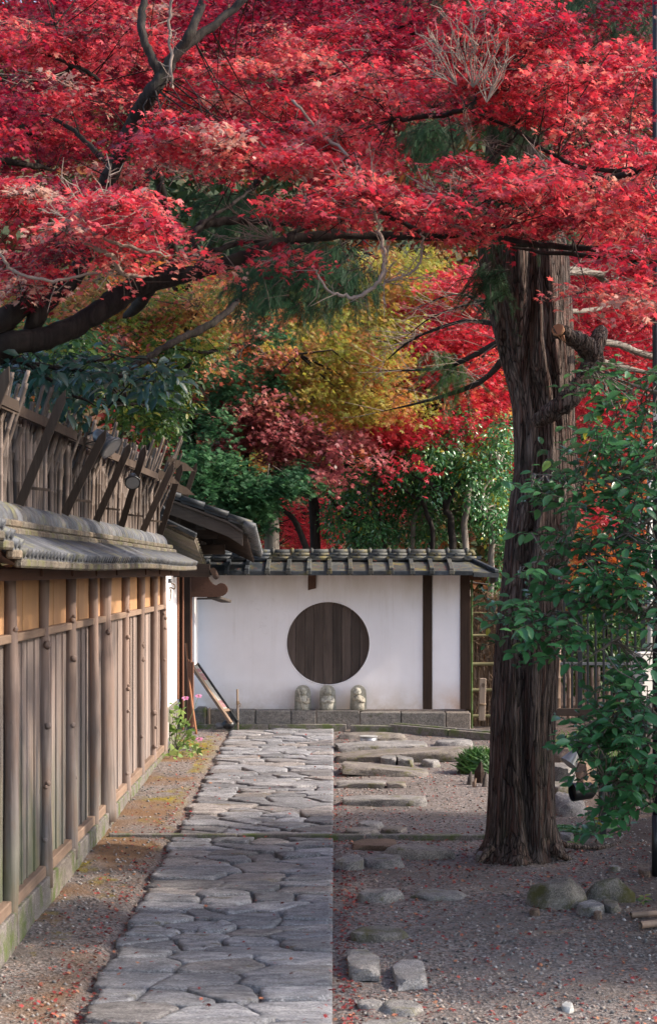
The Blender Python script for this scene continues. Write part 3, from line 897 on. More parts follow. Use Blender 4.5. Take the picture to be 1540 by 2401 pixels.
# ---- bamboo screen with outward-leaning stakes on top
screen = thing('bamboo_screen', (RXc, 12, 2.3), 'spiky screen of old bamboo canes standing on the fence roof', 'bamboo screen')
def cane_mesh(L, r, nodes, bendy=0.0):
    m = MB(); pts, rad = [], []
    k = 0
    zs = [0]
    z = 0
    rr = random.Random(int(L * 100 + r * 1e4))
    while z < L:
        z2 = min(L, z + nodes * rr.uniform(.8, 1.2))
        pts += [(0, 0, z), (0, 0, z + .006), (0, 0, z + .012)]; rad += [r * 1.0, r * 1.14, r * .97]
        z = z2
    pts.append((0, 0, L)); rad.append(r * .95)
    pts = [(bendy * math.sin(p[2] * 3), bendy * math.cos(p[2] * 2), p[2]) for p in pts]
    m.tube(pts, rad, 8)
    o = m.build('cane', M['cane']); me = o.data; bpy.data.objects.remove(o); return me
short = [cane_mesh(L, r, .13) for L, r in ((.42, .015), (.46, .0125), (.5, .017), (.38, .011))]
longc = [cane_mesh(L, r, .17, .0) for L, r in ((.60, .0125), (.66, .011), (.56, .014), (.72, .012))]
def dmg(a, b): return random.uniform(a, b)
nshort = nlong = 0
y = 6.3
while y < 17.15:
    rot = Matrix.Rotation(dmg(-.03, .06), 3, 'X') @ Matrix.Rotation(dmg(-.04, .05), 3, 'Y')
    share('cane', random.choice(short), screen, (RXc + dmg(-.01, .03), y, 2.31), rot, (1, 1, dmg(.9, 1.1)))
    y += dmg(.048, .085); nshort += 1
y = 6.3
while y < 17.3:
    endk = max(0, (y - 15.5) / 1.8)
    lean = dmg(.16, .34) + .12 * endk
    rot = Matrix.Rotation(dmg(-.16, .08), 3, 'X') @ Matrix.Rotation(lean, 3, 'Y')
    share('cane', random.choice(longc), screen, (RXc - .07 + dmg(-.02, .02), y, 2.33 + dmg(0, .1)), rot, (1, 1, dmg(.80, 1.05) * (1 + .22 * endk) * (.86 if y < 13 else .95)))
    y += dmg(.04, .08); nlong += 1
# a dense mat of thin split bamboo behind, too fine to pick apart
m = MB(); y = 6.3
while y < 17.3:
    for q in range(2):
        lean = dmg(.05, .3)
        L = dmg(.36, .56) + .12 * max(0, (y - 15.5) / 1.8)
        p = Vector((RXc - .10 - .02 * q, y + dmg(-.02, .02), 2.3)); dv = Vector((math.sin(lean), dmg(-.08, .12), math.cos(lean)))
        m.tube([p, p + dv * L], [.0085, .007], 5, cap=True)
    y += .032
tag(m.build('split_bamboo', M['strut'], screen, fix=False), None, None, None, 'stuff')
# struts
for bx in (-260, -110, 33, 140, 216, 276, 327, 368, 398):
    d = F * 1.6 / (CX - bx)
    m = MB(); p0 = Vector((RXc + .05, d, 2.33)); p1 = Vector((RXc + .05 + dmg(.18, .26), d + dmg(-.12, .12), dmg(2.82, 2.93) + .1 * max(0, (d - 15.5) / 1.8)))
    m.beam(p0, p1, dmg(.038, .055), .022, up=(0, 1, 0), point=.06); m.build('strut', M['strut'], screen)
    m = MB(); m.beam((RXc + .06, d + .05, 2.42), (RXc + .20, d + .05 + dmg(-.02, .02), 2.405), .035, .014, up=(0, 0, 1), point=.07); m.build('spike', M['strut'], screen)
for k, (y0, y1) in enumerate(((5.9, 8.9), (8.8, 10.9), (10.7, 12.6), (12.3, 14.2), (13.9, 15.9), (15.5, 17.6))):
    m = MB(); m.beam((FX + .0, y0, 2.785 + .006 * k), (FX + .075, y1, 2.775 + .006 * k), .018, .052, point=.05); m.build('rail', M['strut'], screen)
    m = MB(); m.beam((FX - .045, y0 + .5, 2.765), (FX - .03, y1 + .2, 2.765), .02, .045); m.build('rail', M['strut'], screen)
for (y, z, L, w) in ((15.9, 2.80, .14, .07), (16.8, 2.96, .20, .075), (17.2, 2.76, .17, .07)):
    m = MB(); m.beam((RXc + .12, y, z + .03), (RXc + .16 + L, y + .12, z - .06), w, .014, up=(0, -1, .2), point=.11); m.build('spike', M['strut'], screen)

def floodlight(c, s, label, mat, aim=(.6, -.35, -.35)):
    c = Vector(c); a = Vector(aim).normalized()
    t = thing('floodlight', c, label, 'floodlight')
    m = MB(); m.tube([c - a * s * .7, c - a * s * .45, c + a * s * .15, c + a * s * .45], [s * .22, s * .38, s * .46, s * .62], 18); m.build('housing', mat, t)
    m = MB(); m.tube([c + a * s * .451, c + a * s * .6], [s * .68, s * .66], 20)
    bez = m.build('bezel', mat, t)
    m = MB(); m.tube([c + a * s * .601, c + a * s * .61], [s * .56, s * .56], 20); m.build('glass', M['lens'], t)
    m = MB(); side = a.cross(Vector((0, 0, 1))).normalized(); up = side.cross(a).normalized()
    for q in (-1, 1):
        m.beam(c + side * q * s * .55 , c + side * q * s * .5 - a * s * .5 - up * s * .7, s * .14, s * .05)
        m.tube([c + side * q * s * .5, c + side * q * s * .66], s * .1, 10)
    m.beam(c + side * s * .52 - a * s * .5 - up * s * .7, c - side * s * .52 - a * s * .5 - up * s * .7, s * .14, s * .05)
    m.build('bracket', M['black'], t)
    m = MB()
    for q in range(-2, 3):
        m.beam(c - a * s * .65 + side * q * s * .1 + up * s * .2, c + a * s * .1 + side * q * s * .13 + up * s * .42, s * .03, s * .12)
    m.build('cooling_fins', mat, t)
    m = MB(); m.tube(smoothpath([c - a * s * .7, c - a * s - up * s * .6, c - a * s * .6 - up * s * 1.4], 5), s * .05, 6); m.build('cable', M['black'], t)
    return t
floodlight(at(245, 1034, 11.5), .118, 'larger silvery grey floodlight clamped to the bamboo screen', M['lampgrey'], (.55, -.2, -.55))
floodlight(at(311, 1124, 13.5), .085, 'smaller black floodlight hanging below the screen rail', M['black'], (.1, -.75, -.5))

# ================================================================== GATE (left, beyond the fence)
gate = thing('gatehouse', (-1.5, 18.5, gz(18.5)), 'dark timber gate with a curved tiled roof left of the white wall', 'gatehouse')
A0, A1 = 17.9, 19.62                       # near verge and far end of the roof
def slopepts(d, drop, n=9, x0=-2.6, x1=-.79, z0=3.12, z1=2.435):
    out = []
    for k in range(n):
        t = k / (n - 1)
        out.append(Vector((x0 + (x1 - x0) * t, d, z0 + (z1 - z0) * (t ** .88) - .03 * math.sin(math.pi * t) * -1 - drop)))
    return out
near = slopepts(A0, 0); far = slopepts(A1, .25)
for r in range(5):                          # rows of tiles front to back
    for k in range(8):
        ta, tb = r / 5, (r + 1) / 5
        q = [near[k].lerp(far[k], ta), near[k + 1].lerp(far[k + 1], ta), near[k + 1].lerp(far[k + 1], tb), near[k].lerp(far[k], tb)]
        m = MB(); up = Vector((0, 0, 1))
        lowr = Vector((0, 0, .0)); thick = .045
        qs = [q[0] + up * .0, q[1] + up * .018, q[2] + up * .018, q[3]]
        m.add([p - up * thick for p in qs] + qs, [(3, 2, 1, 0), (4, 5, 6, 7), (0, 1, 5, 4), (1, 2, 6, 5), (2, 3, 7, 6), (3, 0, 4, 7)])
        if r == 0: m.tube([qs[0] + Vector((0, .02, .0)), qs[1] + Vector((0, .02, .0))], .030, 10)
        else: m.tube([qs[0], qs[1]], .020, 8)
        m.build('roof_tile', M['tiledark'], gate)
for k in range(17):                         # round end tiles down the eave
    t = k / 16
    p = near[-1].lerp(far[-1], t) + Vector((0, 0, -.015))
    m = MB()
    m.tube([p + Vector((-.08, 0, .035)), p + Vector((.03, 0, .0))], [.034, .036], 12)
    m.tube([p + Vector((.0301, 0, .0)), p + Vector((.034, 0, -.001))], [.024, .024], 10)
    m.build('end_tile', M['tile'], gate)
def curveboard(pts, h, th, mat, name, dz=0, dy=0, a=0, b=None):
    pts = pts[a:b]
    m = MB()
    vs = []
    for p in pts:
        for (yy, zz) in ((0, 0), (th, 0), (th, -h), (0, -h)):
            vs.append((p.x, p.y + yy + dy, p.z + zz + dz))
    fs = []
    for k in range(len(pts) - 1):
        for q in range(4): fs.append((k * 4 + q, k * 4 + (q + 1) % 4, (k + 1) * 4 + (q + 1) % 4, (k + 1) * 4 + q))
    n = len(pts) * 4
    fs += [(3, 2, 1, 0), (n - 4, n - 3, n - 2, n - 1)]
    m.add(vs, fs); return m.build(name, mat, gate)
bn = [p + Vector((-.09 if i == 8 else 0, 0, 0)) for i, p in enumerate(near)]
curveboard(bn, .022, .05, M['greywood'], 'verge_batten', -.046, .0)
curveboard(bn, .125, .035, M['greywood'], 'bargeboard', -.069, .02)
for r in range(1, 9):                       # rafters receding behind the bargeboard
    t = r / 9
    pts = [n_.lerp(f_, t) for n_, f_ in zip(near, far)]
    pts[-1] = pts[-1] + Vector((-.05, 0, 0))
    curveboard(pts, .06, .05, M['darkwoodx'], 'rafter', -.066, 0)
curveboard([p + Vector((0, .12, -.045)) for p in near], .012, 1.55, M['darkwoodx'], 'roof_boarding', 0, 0)
def gbox(x0, y0, x1, y1, d, th, mat, name, bev=.004):
    a, b = at(x0, y0, d), at(x1, y1, d)
    m = MB(); m.box(((a.x + b.x) / 2, d + th / 2, (a.z + b.z) / 2), (abs(b.x - a.x), th, abs(a.z - b.z)), bev=bev)
    return m.build(name, mat, gate)
gbox(330, 1238, 510, 1262, 18.5, .14, M['darkwoodx'], 'tie_beam')
gbox(460, 1205, 481, 1242, 18.3, .14, M['greywood'], 'beam_end')
gbox(330, 1277, 527, 1300, 18.8, .12, M['darkwoodx'], 'tie_beam')
gbox(484, 1262, 498, 1280, 18.85, .08, M['darkwoodx'], 'beam_block')
gbox(330, 1215, 470, 1335, 19.3, .1, M['darkwood'], 'gable_wall')
gbox(330, 1322, 492, 1353, 18.15, .10, M['darkwoodx'], 'lintel')
# small side roof
sroof = thing('side_roof', (-1.6, 17.6, 2.2), 'small steep tiled roof between the fence end and the gate', 'roof')
v0, v1 = at(340, 1198, 17.35), at(461, 1256, 17.35)
m = MB(); m.beam(v0, v1, .09, .05, bev=.012); m.build('verge_tile', M['tiledark'], sroof)
e0, e1 = at(457, 1262, 17.4), at(490, 1350, 19.35)
for k in range(15):
    t, t2 = k / 15, (k + 1) / 15
    a, b = e0.lerp(e1, t), e0.lerp(e1, t2)
    back = Vector((-.42, 0, .20))
    m = MB()
    q = [a, b, b + back, a + back]
    dn = Vector((0, 0, -.03))
    m.add([p + dn for p in q] + q, [(3, 2, 1, 0), (4, 5, 6, 7), (0, 1, 5, 4), (1, 2, 6, 5), (2, 3, 7, 6), (3, 0, 4, 7)])
    m.tube([a + back + Vector((0, 0, .006)), a + Vector((.012, 0, .006))], .018, 8)
    m.build('roof_tile', M['tileedge'], sroof)
m = MB(); m.tube([at(372, 1196, 17.3), at(372, 1196, 17.3) + Vector((0, .12, 0))], [.055, .06], 16); m.tube([at(372, 1214, 17.28), at(372, 1214, 17.28) + Vector((0, .12, 0))], [.04, .045], 14)
m.build('ridge_ornament', M['tiledark'], sroof)
m = MB(); m.tube([at(500, 1338, 18.1), at(507, 1352, 18.9)], [.03, .03], 10); m.build('gutter', M['darkwood'], sroof)
# scroll bracket
sc = [(448, 1352), (488, 1352), (490, 1358), (494, 1364), (499, 1369), (504, 1372), (508, 1372), (512, 1369), (517, 1367), (523, 1368), (527, 1370), (532, 1375), (534, 1381), (533, 1387), (529, 1393), (523, 1397), (516, 1399), (490, 1400), (448, 1400)]
m = MB(); m.prism([at(x, y, 18.95) for x, y in sc], (0, .09, 0)); m.build('scroll_bracket', M['eavewood'], gate)
m = MB(); m.beam(at(462, 1404, 19.0), at(512, 1403, 19.0), .05, .02); m.beam(at(498, 1399, 19.0), at(531, 1410, 19.3), .12, .03, bev=.006); m.build('bracket_cap', M['greywood'], gate)
# side wall and posts of the gate
WXp = -1.56
def vbox(x, d0, d1, z0, z1, th, mat, name, parent=None, bev=.003):
    m = MB(); m.box((x - th / 2, (d0 + d1) / 2, (z0 + z1) / 2), (th, d1 - d0, z1 - z0), bev=bev); return m.build(name, mat, parent or gate)
def dof(x, X): return F * X / (x - CX)
vbox(WXp, 17.35, 18.55, .72, 1.99, .10, M['plaster'], 'plaster_panel')
vbox(WXp + .01, 17.35, 18.55, .2, .718, .16, M['base'], 'base_stone')
gbox(415, 1350, 420, 1640, 18.55, .06, M['redwood'], 'door_post')
gbox(420, 1350, 428, 1700, 18.62, .04, M['darkwood'], 'board_and_gap_fill')
gbox(427.5, 1350, 431, 1712, 18.58, .05, M['redwood'], 'door_post')
gbox(431, 1350, 447, 1700, 19.1, .04, M['darkwood'], 'board_and_gap_fill')  # dark sheet set back, standing in for the shaded gap between the posts
gbox(446, 1350, 450.5, 1562, 19.0, .05, M['redwood'], 'door_post')
for k in range(3): gbox(439 + k * 5.2, 1546 + k * 3, 444 + k * 5.2, 1706, 18.98 - .002 * k, .03, M['redwood'], 'fence_board')
gbox(451, 1350, 457.5, 1560, 19.2, .4, M['plaster'], 'plaster_strip')
# iron hook and rope at the fence end
hk = at(399, 1362, 17.3)
t = thing('hook_and_rope', hk, 'iron hook with a looped rope at the fence end', 'hook')
m = MB(); m.tube([hk + Vector((0, 0, .02)), hk + Vector((0, 0, -.02))], .018, 12); m.build('hook', M['steelgrey'], t)
m = MB(); m.tube(smoothpath([hk + Vector((.01, 0, -.02)), hk + Vector((.045, 0, -.04)), hk + Vector((.04, 0, -.075)), hk + Vector((.0, 0, -.06)), hk + Vector((.01, 0, -.11)), hk + Vector((.0, 0, -.19))], 5), .006, 6); m.build('rope', M['rope'], t)
m = MB(); e = at(391.5, 1713, 17.25)
t = thing('meter_box', e, 'pale narrow electric box low on the last fence post', 'electric box')
m.box(e, (.028, .1, .15), bev=.006); m.build('box', M['boxwhite'], t)
m = MB(); m.tube(smoothpath([e + Vector((0, 0, -.07)), e + Vector((.005, 0, -.14)), e + Vector((-.01, 0, -.2))], 5), .016, 10); m.tube(smoothpath([e + Vector((.0, 0, -.07)), e + Vector((.03, 0, -.13)), e + Vector((.02, 0, -.2)), e + Vector((-.03, 0, -.215))], 5), .004, 6); m.build('conduit', M['lampgrey'], t)

# ================================================================== WHITE WALL
WY = 19.78
wall = thing('plaster_wall', (0, WY, gz(WY)), 'white plaster wall with a round board window and tiled coping', 'wall')
WZ0, WZ1 = .545, 2.02
wc = Vector((-.072, 0, 1.238)); WR = .442
def wall_panel(x0, x1, hole, name):
    m = MB()
    if hole:
        angs = sorted(set([2 * math.pi * k / 96 for k in range(96)] + [math.atan2(z - wc.z, x - wc.x) % (2 * math.pi) for x in (x0, x1) for z in (WZ0, WZ1)]))
        n = len(angs); vs = []
        for a in angs:
            c, s = math.cos(a), math.sin(a)
            t = min([q for q in ((x1 - wc.x) / c if c > 1e-9 else 9e9, (x0 - wc.x) / c if c < -1e-9 else 9e9, (WZ1 - wc.z) / s if s > 1e-9 else 9e9, (WZ0 - wc.z) / s if s < -1e-9 else 9e9)])
            vs += [(wc.x + c * WR, WY, wc.z + s * WR), (wc.x + c * t, WY, wc.z + s * t), (wc.x + c * WR, WY + .062, wc.z + s * WR), (wc.x + c * (WR - .008), WY + .012, wc.z + s * (WR - .008))]
        fs = []
        for i in range(n):
            j = (i + 1) % n
            fs.append((i * 4, i * 4 + 1, j * 4 + 1, j * 4)); fs.append((i * 4 + 2, i * 4, j * 4, j * 4 + 2))
        m.add(vs, fs)
        m.add([(x0, WY, WZ0), (x1, WY, WZ0), (x1, WY + .2, WZ0), (x0, WY + .2, WZ0), (x0, WY + .2, WZ1), (x1, WY + .2, WZ1), (x1, WY, WZ1), (x0, WY, WZ1)],
              [(3, 2, 1, 0), (2, 3, 4, 5), (7, 6, 5, 4), (0, 7, 4, 3), (1, 2, 5, 6)])
    else:
        m.box(((x0 + x1) / 2, WY + .1, (WZ0 + WZ1) / 2), (x1 - x0, .2, WZ1 - WZ0))
    return m.build(name, M['plaster'], wall)
wall_panel(-2.3, .925, True, 'plaster_panel')
wall_panel(1.025, 1.318, False, 'plaster_panel')
def timber(x0, x1, z0=.545, z1=2.02, name='timber_post'):
    m = MB(); m.box(((x0 + x1) / 2, WY + .08, (z0 + z1) / 2), (x1 - x0 - .004, .19, z1 - z0), bev=.004); return m.build(name, M['darkwood'], wall)
timber(.927, 1.023); timber(1.32, 1.424)
m = MB(); a, b = at(722, 1345, WY - .02), at(741, 1384, WY - .02)
m.prism([(a.x, WY - .03, 2.02), (b.x, WY - .03, 2.02), (b.x, WY - .03, b.z + .02), (a.x, WY - .03, b.z)], (0, .06, 0)); m.build('beam_stub', M['eavewood'], wall)
# boards in the round window
nb = 9; xs_ = np.linspace(-WR + .004, WR - .004, nb + 1)
for k in range(nb):
    xa, xb = xs_[k] + .0015, xs_[k + 1] - .0015
    top = [(x, math.sqrt(max(0, (WR - .004) ** 2 - x * x))) for x in np.linspace(xa, xb, 7)]
    poly = [(wc.x + x, WY + .045 + .002 * (k % 3), wc.z + z) for x, z in top] + [(wc.x + x, WY + .045 + .002 * (k % 3), wc.z - z) for x, z in reversed(top)]
    m = MB(); m.prism(poly, (0, .012, 0))
    for zz in (.27, .01, -.25):
        if abs((xa + xb) / 2) < math.sqrt(WR ** 2 - zz ** 2) - .03:
            for q in (.25, .75):
                p = Vector((wc.x + xa + (xb - xa) * q, WY + .0440 + .002 * (k % 3), wc.z + zz)); m.tube([p, p + Vector((0, .003, 0))], .0022, 6)
    m.build('board', M['circle'], wall)
m = MB()
vs = []; n = 96                               # thin rim strip round the opening
for i in range(n):
    a = 2 * math.pi * i / n
    for (r, yy) in ((WR + .004, -.0025), (WR - .007, -.0025), (WR - .007, .058), (WR + .004, .058)):
        vs.append((wc.x + math.cos(a) * r, WY + yy, wc.z + math.sin(a) * r))
m.add(vs, [(i * 4 + q, i * 4 + (q + 1) % 4, ((i + 1) % n) * 4 + (q + 1) % 4, ((i + 1) % n) * 4 + q) for i in range(n) for q in range(4)], True)
m.build('window_rim', M['plaster'], wall)
# plinth blocks
joints = [492, 545, 599, 683, 741, 843, 939, 1044, 1103]
for i in range(len(joints) - 1):
    a, b = (joints[i] - CX) / F * 19.6 + .003, (joints[i + 1] - CX) / F * 19.6 - .003
    zt = (.553, .55, .545, .545, .545, .527, .524, .524)[i]
    yy = 19.66 if i == 0 else 19.58 + random.uniform(-.008, .008)
    m = MB(); m.box(((a + b) / 2, yy + .14, (zt + .3) / 2), (b - a, .28, zt - .3), bev=.009); m.build('plinth_block', M['granite'], wall)
m = MB(); m.box(((455 + 487) / 2 / F * 19.5 - CX / F * 19.5, 19.6, .46), (.142, .26, .24), bev=.03); m.build('plinth_block', M['base'], wall)
m = MB(); m.box(((487 + 492) / 2 / F * 19.5 - CX / F * 19.5, 19.58, .45), (.02, .2, .24), bev=.004); m.build('edge_board', M['stake'], wall)
# coping roof
RY0, RY1 = 19.28, 19.88
ez, rz_ = 1.995, 2.118
x_l, x_r = -1.75, 1.44
cr = thing('wall_roof', (0, 19.6, 2.05), 'mossy tiled roof along the top of the white wall', 'roof')
tx_ = [(l - CX) / F * 19.3 for l in (434, 482, 531, 579, 627, 676, 724, 772, 821, 869, 917, 966, 1012, 1058)]
tx_ = [x - .425 for x in tx_[:2]] + tx_
tx_ = sorted(tx_)
for i in range(len(tx_)):
    xa = tx_[i]; xb = tx_[i + 1] if i + 1 < len(tx_) else 1.42
    mat = M['tiledark'] if xa < -.75 else M['tileolive']
    m = MB()
    q = [Vector((xa, RY0, ez)), Vector((xb, RY0, ez)), Vector((xb, RY1, rz_)), Vector((xa, RY1, rz_))]
    # two courses with a small step
    mid = .5
    for c_, (ta, tb, dz) in enumerate(((0, mid + .04, .008), (mid, 1, .0))):
        def L_(p, q_, t): return p.lerp(q_, t)
        qq = [L_(q[0], q[3], ta), L_(q[1], q[2], ta), L_(q[1], q[2], tb), L_(q[0], q[3], tb)]
        qq = [p + Vector((.002 if j in (0, 3) else -.002, 0, dz * (1 if j < 2 else 1.0))) for j, p in enumerate(qq)]
        m.add([p - Vector((0, 0, .02)) for p in qq] + qq, [(3, 2, 1, 0), (4, 5, 6, 7), (0, 1, 5, 4), (1, 2, 6, 5), (2, 3, 7, 6), (3, 0, 4, 7)])
    m.build('roof_tile', mat, cr)
    if xa > -9:
        m = MB()
        p0, p1 = Vector((xa, RY0 - .008, ez + .018)), Vector((xa, RY1, rz_ + .018))
        m.beam(p0, p1, .045, .036, bev=.005)
        m.box((xa, RY0 - .012, ez - .006), (.052, .02, .042), bev=.004)
        m.build('rib_tile', mat, cr)
    m = MB(); m.box(((xa + xb) / 2, RY0 + .006, ez - .016), (xb - xa - .003, .03, .045), bev=.004); m.build('eave_tile', M['tiledark'], cr)
# hip at the right end
hx = 1.42
m = MB()
h0, h1, h2 = Vector((hx, RY1, rz_)), Vector((hx, RY0, ez)), Vector((1.665, RY0 + .05, ez - .02))
h3 = Vector((1.68, RY1 + .3, ez - .02))
m.add([h0, h1, h2, h3, h0 - Vector((0, 0, .03)), h1 - Vector((0, 0, .03)), h2 - Vector((0, 0, .03)), h3 - Vector((0, 0, .03))], [(0, 1, 2), (0, 2, 3), (4, 6, 5), (4, 7, 6), (1, 5, 6, 2), (2, 6, 7, 3), (0, 3, 7, 4), (0, 4, 5, 1)])
m.build('hip_tile', M['tileolive'], cr)
m = MB(); m.beam(h0 + Vector((0, 0, .02)), h2 + Vector((.0, -.01, .025)), .05, .035, bev=.006); m.build('hip_ridge', M['tiledark'], cr)
m = MB(); m.beam(h1 + Vector((0, .0, -.03)), h2 + Vector((.02, 0, -.02)), .03, .045); m.beam(h2 + Vector((.0, 0, -.03)), h3 + Vector((.0, 0, -.06)), .03, .10); m.build('eave_tile', M['tiledark'], cr)
m = MB(); m.box((1.55, 19.6, 1.955), (.18, .5, .02)); m.box((1.47, 19.7, 1.93), (.13, .06, .05)); m.build('soffit', M['eavewood'], cr)
m = MB(); m.box((-.15, 19.56, 1.985), (3.2, .5, .012)); m.build('soffit', M['darkwoodx'], cr)
m = MB(); m.box((-.1, 20.2, 2.07), (3.3, .6, .03), Matrix.Rotation(-.25, 3, 'X')); m.build('rear_slope', M['tiledark'], cr)
# ridge: three stacked courses with knobs
for c_, (z, r, yy, off) in enumerate(((2.135, .021, 19.79, 0.0), (2.172, .021, 19.82, .105), (2.203, .029, 19.86, .02))):
    x = -1.7
    xe = (1.49, 1.44, 1.40)[c_]
    while x < xe - .02:
        L = min(.205, xe - x)
        m = MB()
        mat = M['tiledark'] if x < -.8 else M['tileolive']
        j = random.uniform(-.002, .002)
        m.tube([(x + .002, yy, z + j), (x + L - .002, yy, z + j)], r, 10)
        if c_ < 2: m.box((x + L / 2, yy + .05, z - .012 + j), (L - .004, .14, .02))
        m.build('ridge_tile', mat, cr)
        m = MB()
        kx = x + off % .2
        if kx < xe:
            if c_ < 2:
                m.tube([(kx, yy - .038, z + .004), (kx, yy + .02, z + .004)], [.017, .017], 10)
            else:
                m.tube([(kx - .016, yy, z), (kx - .008, yy, z + .002), (kx + .008, yy, z + .002), (kx + .016, yy, z)], [r, r + .007, r + .007, r], 12)
                m.tube([(kx, yy - .01, z + .02), (kx, yy - .012, z + .042)], [.013, .011], 8)
            m.build('ridge_knob', mat, cr)
        x += .205
m = MB(); m.tube([(1.39, 19.86, 2.203), (1.45, 19.86, 2.195), (1.475, 19.86, 2.165)], [.029, .035, .025], 12); m.build('ridge_end', M['tileolive'], cr)

# ================================================================== STONE FIGURES
def jizo(x, label, pose):
    c = at(x, 1665, 19.66); c.z = .5455
    if x > 800: c.z = .546
    t = thing('stone_statue', c, label, 'statue', 'small stone figures on the plinth of the white wall')
    w, h = .084, .258
    poly = []
    for k in range(17):
        a = math.pi * k / 16
        poly.append((c.x + math.cos(a) * w * .98, c.y + .03, c.z + h - w + math.sin(a) * w))
    poly = [(c.x + w * 1.06, c.y + .03, c.z)] + poly + [(c.x - w * 1.06, c.y + .03, c.z)]
    m = MB(); m.prism(poly, (0, .045, 0)); m.build('backing_slab', M['statue'], t)
    m = MB(); lean = {'staff': -.004, 'arms': 0, 'tilt': .004}[pose]
    B = lambda dx, dy, dz: Vector((c.x + dx, c.y + dy, c.z + dz))
    # robe, shoulders
    m.tube([B(0, .0, 0), B(0, -.002, .05), B(0, 0, .10), B(0, .002, .135), B(0, .006, .155)], [.066, .062, .056, .046, .022], 18)
    m.sphere(B(-.036, -.006, .118), (.022, .022, .030)); m.sphere(B(.036, -.006, .118), (.022, .022, .030))
    m.build('robe', M['statue'], t)
    hc = B({'staff': -.002, 'arms': 0, 'tilt': -.012}[pose], -.012, .192)
    rot = Matrix.Rotation({'staff': 0, 'arms': .0, 'tilt': .22}[pose], 3, 'Y')
    m = MB(); m.sphere(hc, (.040, .038, .043), 18, 12, rot)
    F_ = lambda dx, dy, dz: hc + rot @ Vector((dx, dy, dz))
    m.sphere(F_(0, -.039, -.004), (.006, .007, .010), 8, 6)                       # nose
    for s in (-1, 1):
        m.sphere(F_(s * .041, 0, -.004), (.006, .010, .017), 8, 6)               # ears
        m.tube([F_(s * .006, -.037, .010), F_(s * .014, -.0365, .013), F_(s * .022, -.031, .010)], [.0022, .003, .002], 6)   # brows
        m.tube([F_(s * .008, -.0375, .002), F_(s * .015, -.036, .0), F_(s * .022, -.032, .002)], [.0018, .0026, .0016], 6)   # closed eyes
        m.sphere(F_(s * .018, -.028, -.014), (.013, .010, .011), 8, 6)           # cheeks
    m.tube([F_(-.010, -.0375, -.020), F_(0, -.0395, -.0225), F_(.010, -.0375, -.020)], [.0018, .003, .0018], 6)
    m.build('head', M['statue'], t)
    # sleeves and hands
    m = MB()
    if pose == 'arms':
        for s in (-1, 1):
            m.tube([B(s * .050, -.012, .120), B(s * .054, -.034, .095), B(s * .030, -.055, .088), B(s * .004, -.060, .090)], [.018, .020, .018, .012], 12)
        m.sphere(B(0, -.062, .092), (.016, .010, .010))
    elif pose == 'staff':
        m.tube([B(-.048, -.012, .125), B(-.052, -.036, .100), B(-.034, -.056, .092), B(-.018, -.062, .096)], [.018, .019, .015, .010], 12)
        m.tube([B(.050, -.012, .120), B(.052, -.034, .085), B(.030, -.052, .076), B(.014, -.056, .082)], [.018, .021, .019, .012], 12)
        m.sphere(B(-.018, -.064, .097), (.011, .010, .011)); m.sphere(B(.012, -.060, .086), (.013, .010, .009))
    else:
        m.tube([B(-.046, -.012, .120), B(-.040, -.040, .112), B(-.018, -.056, .128), B(-.006, -.050, .145)], [.018, .018, .014, .010], 12)
        m.tube([B(.050, -.012, .120), B(.052, -.036, .094), B(.026, -.056, .096), B(.004, -.058, .108)], [.018, .020, .018, .012], 12)
        m.sphere(B(-.004, -.056, .142), (.011, .009, .013)); m.sphere(B(.0, -.062, .112), (.012, .010, .010))
    for k in range(4):
        m.tube([B(-.006 + k * .004, -.072 if pose != 'tilt' else -.068, .098 if pose != 'staff' else .092), B(-.004 + k * .004, -.071 if pose != 'tilt' else -.067, .088)], .0022, 6)
    m.build('hands', M['statue'], t)
    m = MB()
    for k in range(5):
        xx = -.036 + k * .018
        m.tube([B(xx * .7, -.050 + abs(xx) * .25, .075), B(xx, -.064 + abs(xx) * .35, .004)], [.004, .007], 6)
    m.build('robe_folds', M['statue'], t)
    if pose == 'staff':
        m = MB(); m.tube([B(-.040, -.05, .2), B(-.022, -.068, .1), B(.002, -.070, .0)], [.006, .0055, .006], 8)
        m.sphere(B(-.045, -.045, .208), (.014, .008, .016)); m.build('staff', M['statue'], t)
    return t
jizo(710, 'small haloed stone figure holding a staff, left of the three on the plinth', 'staff')
jizo(768, 'small haloed stone figure with folded arms, directly under the round window', 'arms')
jizo(840, 'small haloed stone figure with tilted head, right of the three on the plinth', 'tilt')

# ================================================================== THINGS AT THE LEFT FOOT OF THE WALL
a, b = at(436, 1508, 18.75), gp(461, 1706)
a, b = at(436.5, 1508, 19.05), Vector(((461 - CX) / F * 18.9, 18.9, gz(18.9)))
m = MB(); m.tube(smoothpath([a, a.lerp(b, .5) + Vector((-.012, 0, 0)), b], 6), .0125, 8)
tag(m.build('leaning_pole', M['stick']), 'thin orange wooden pole leaning on the gate boards', 'pole')
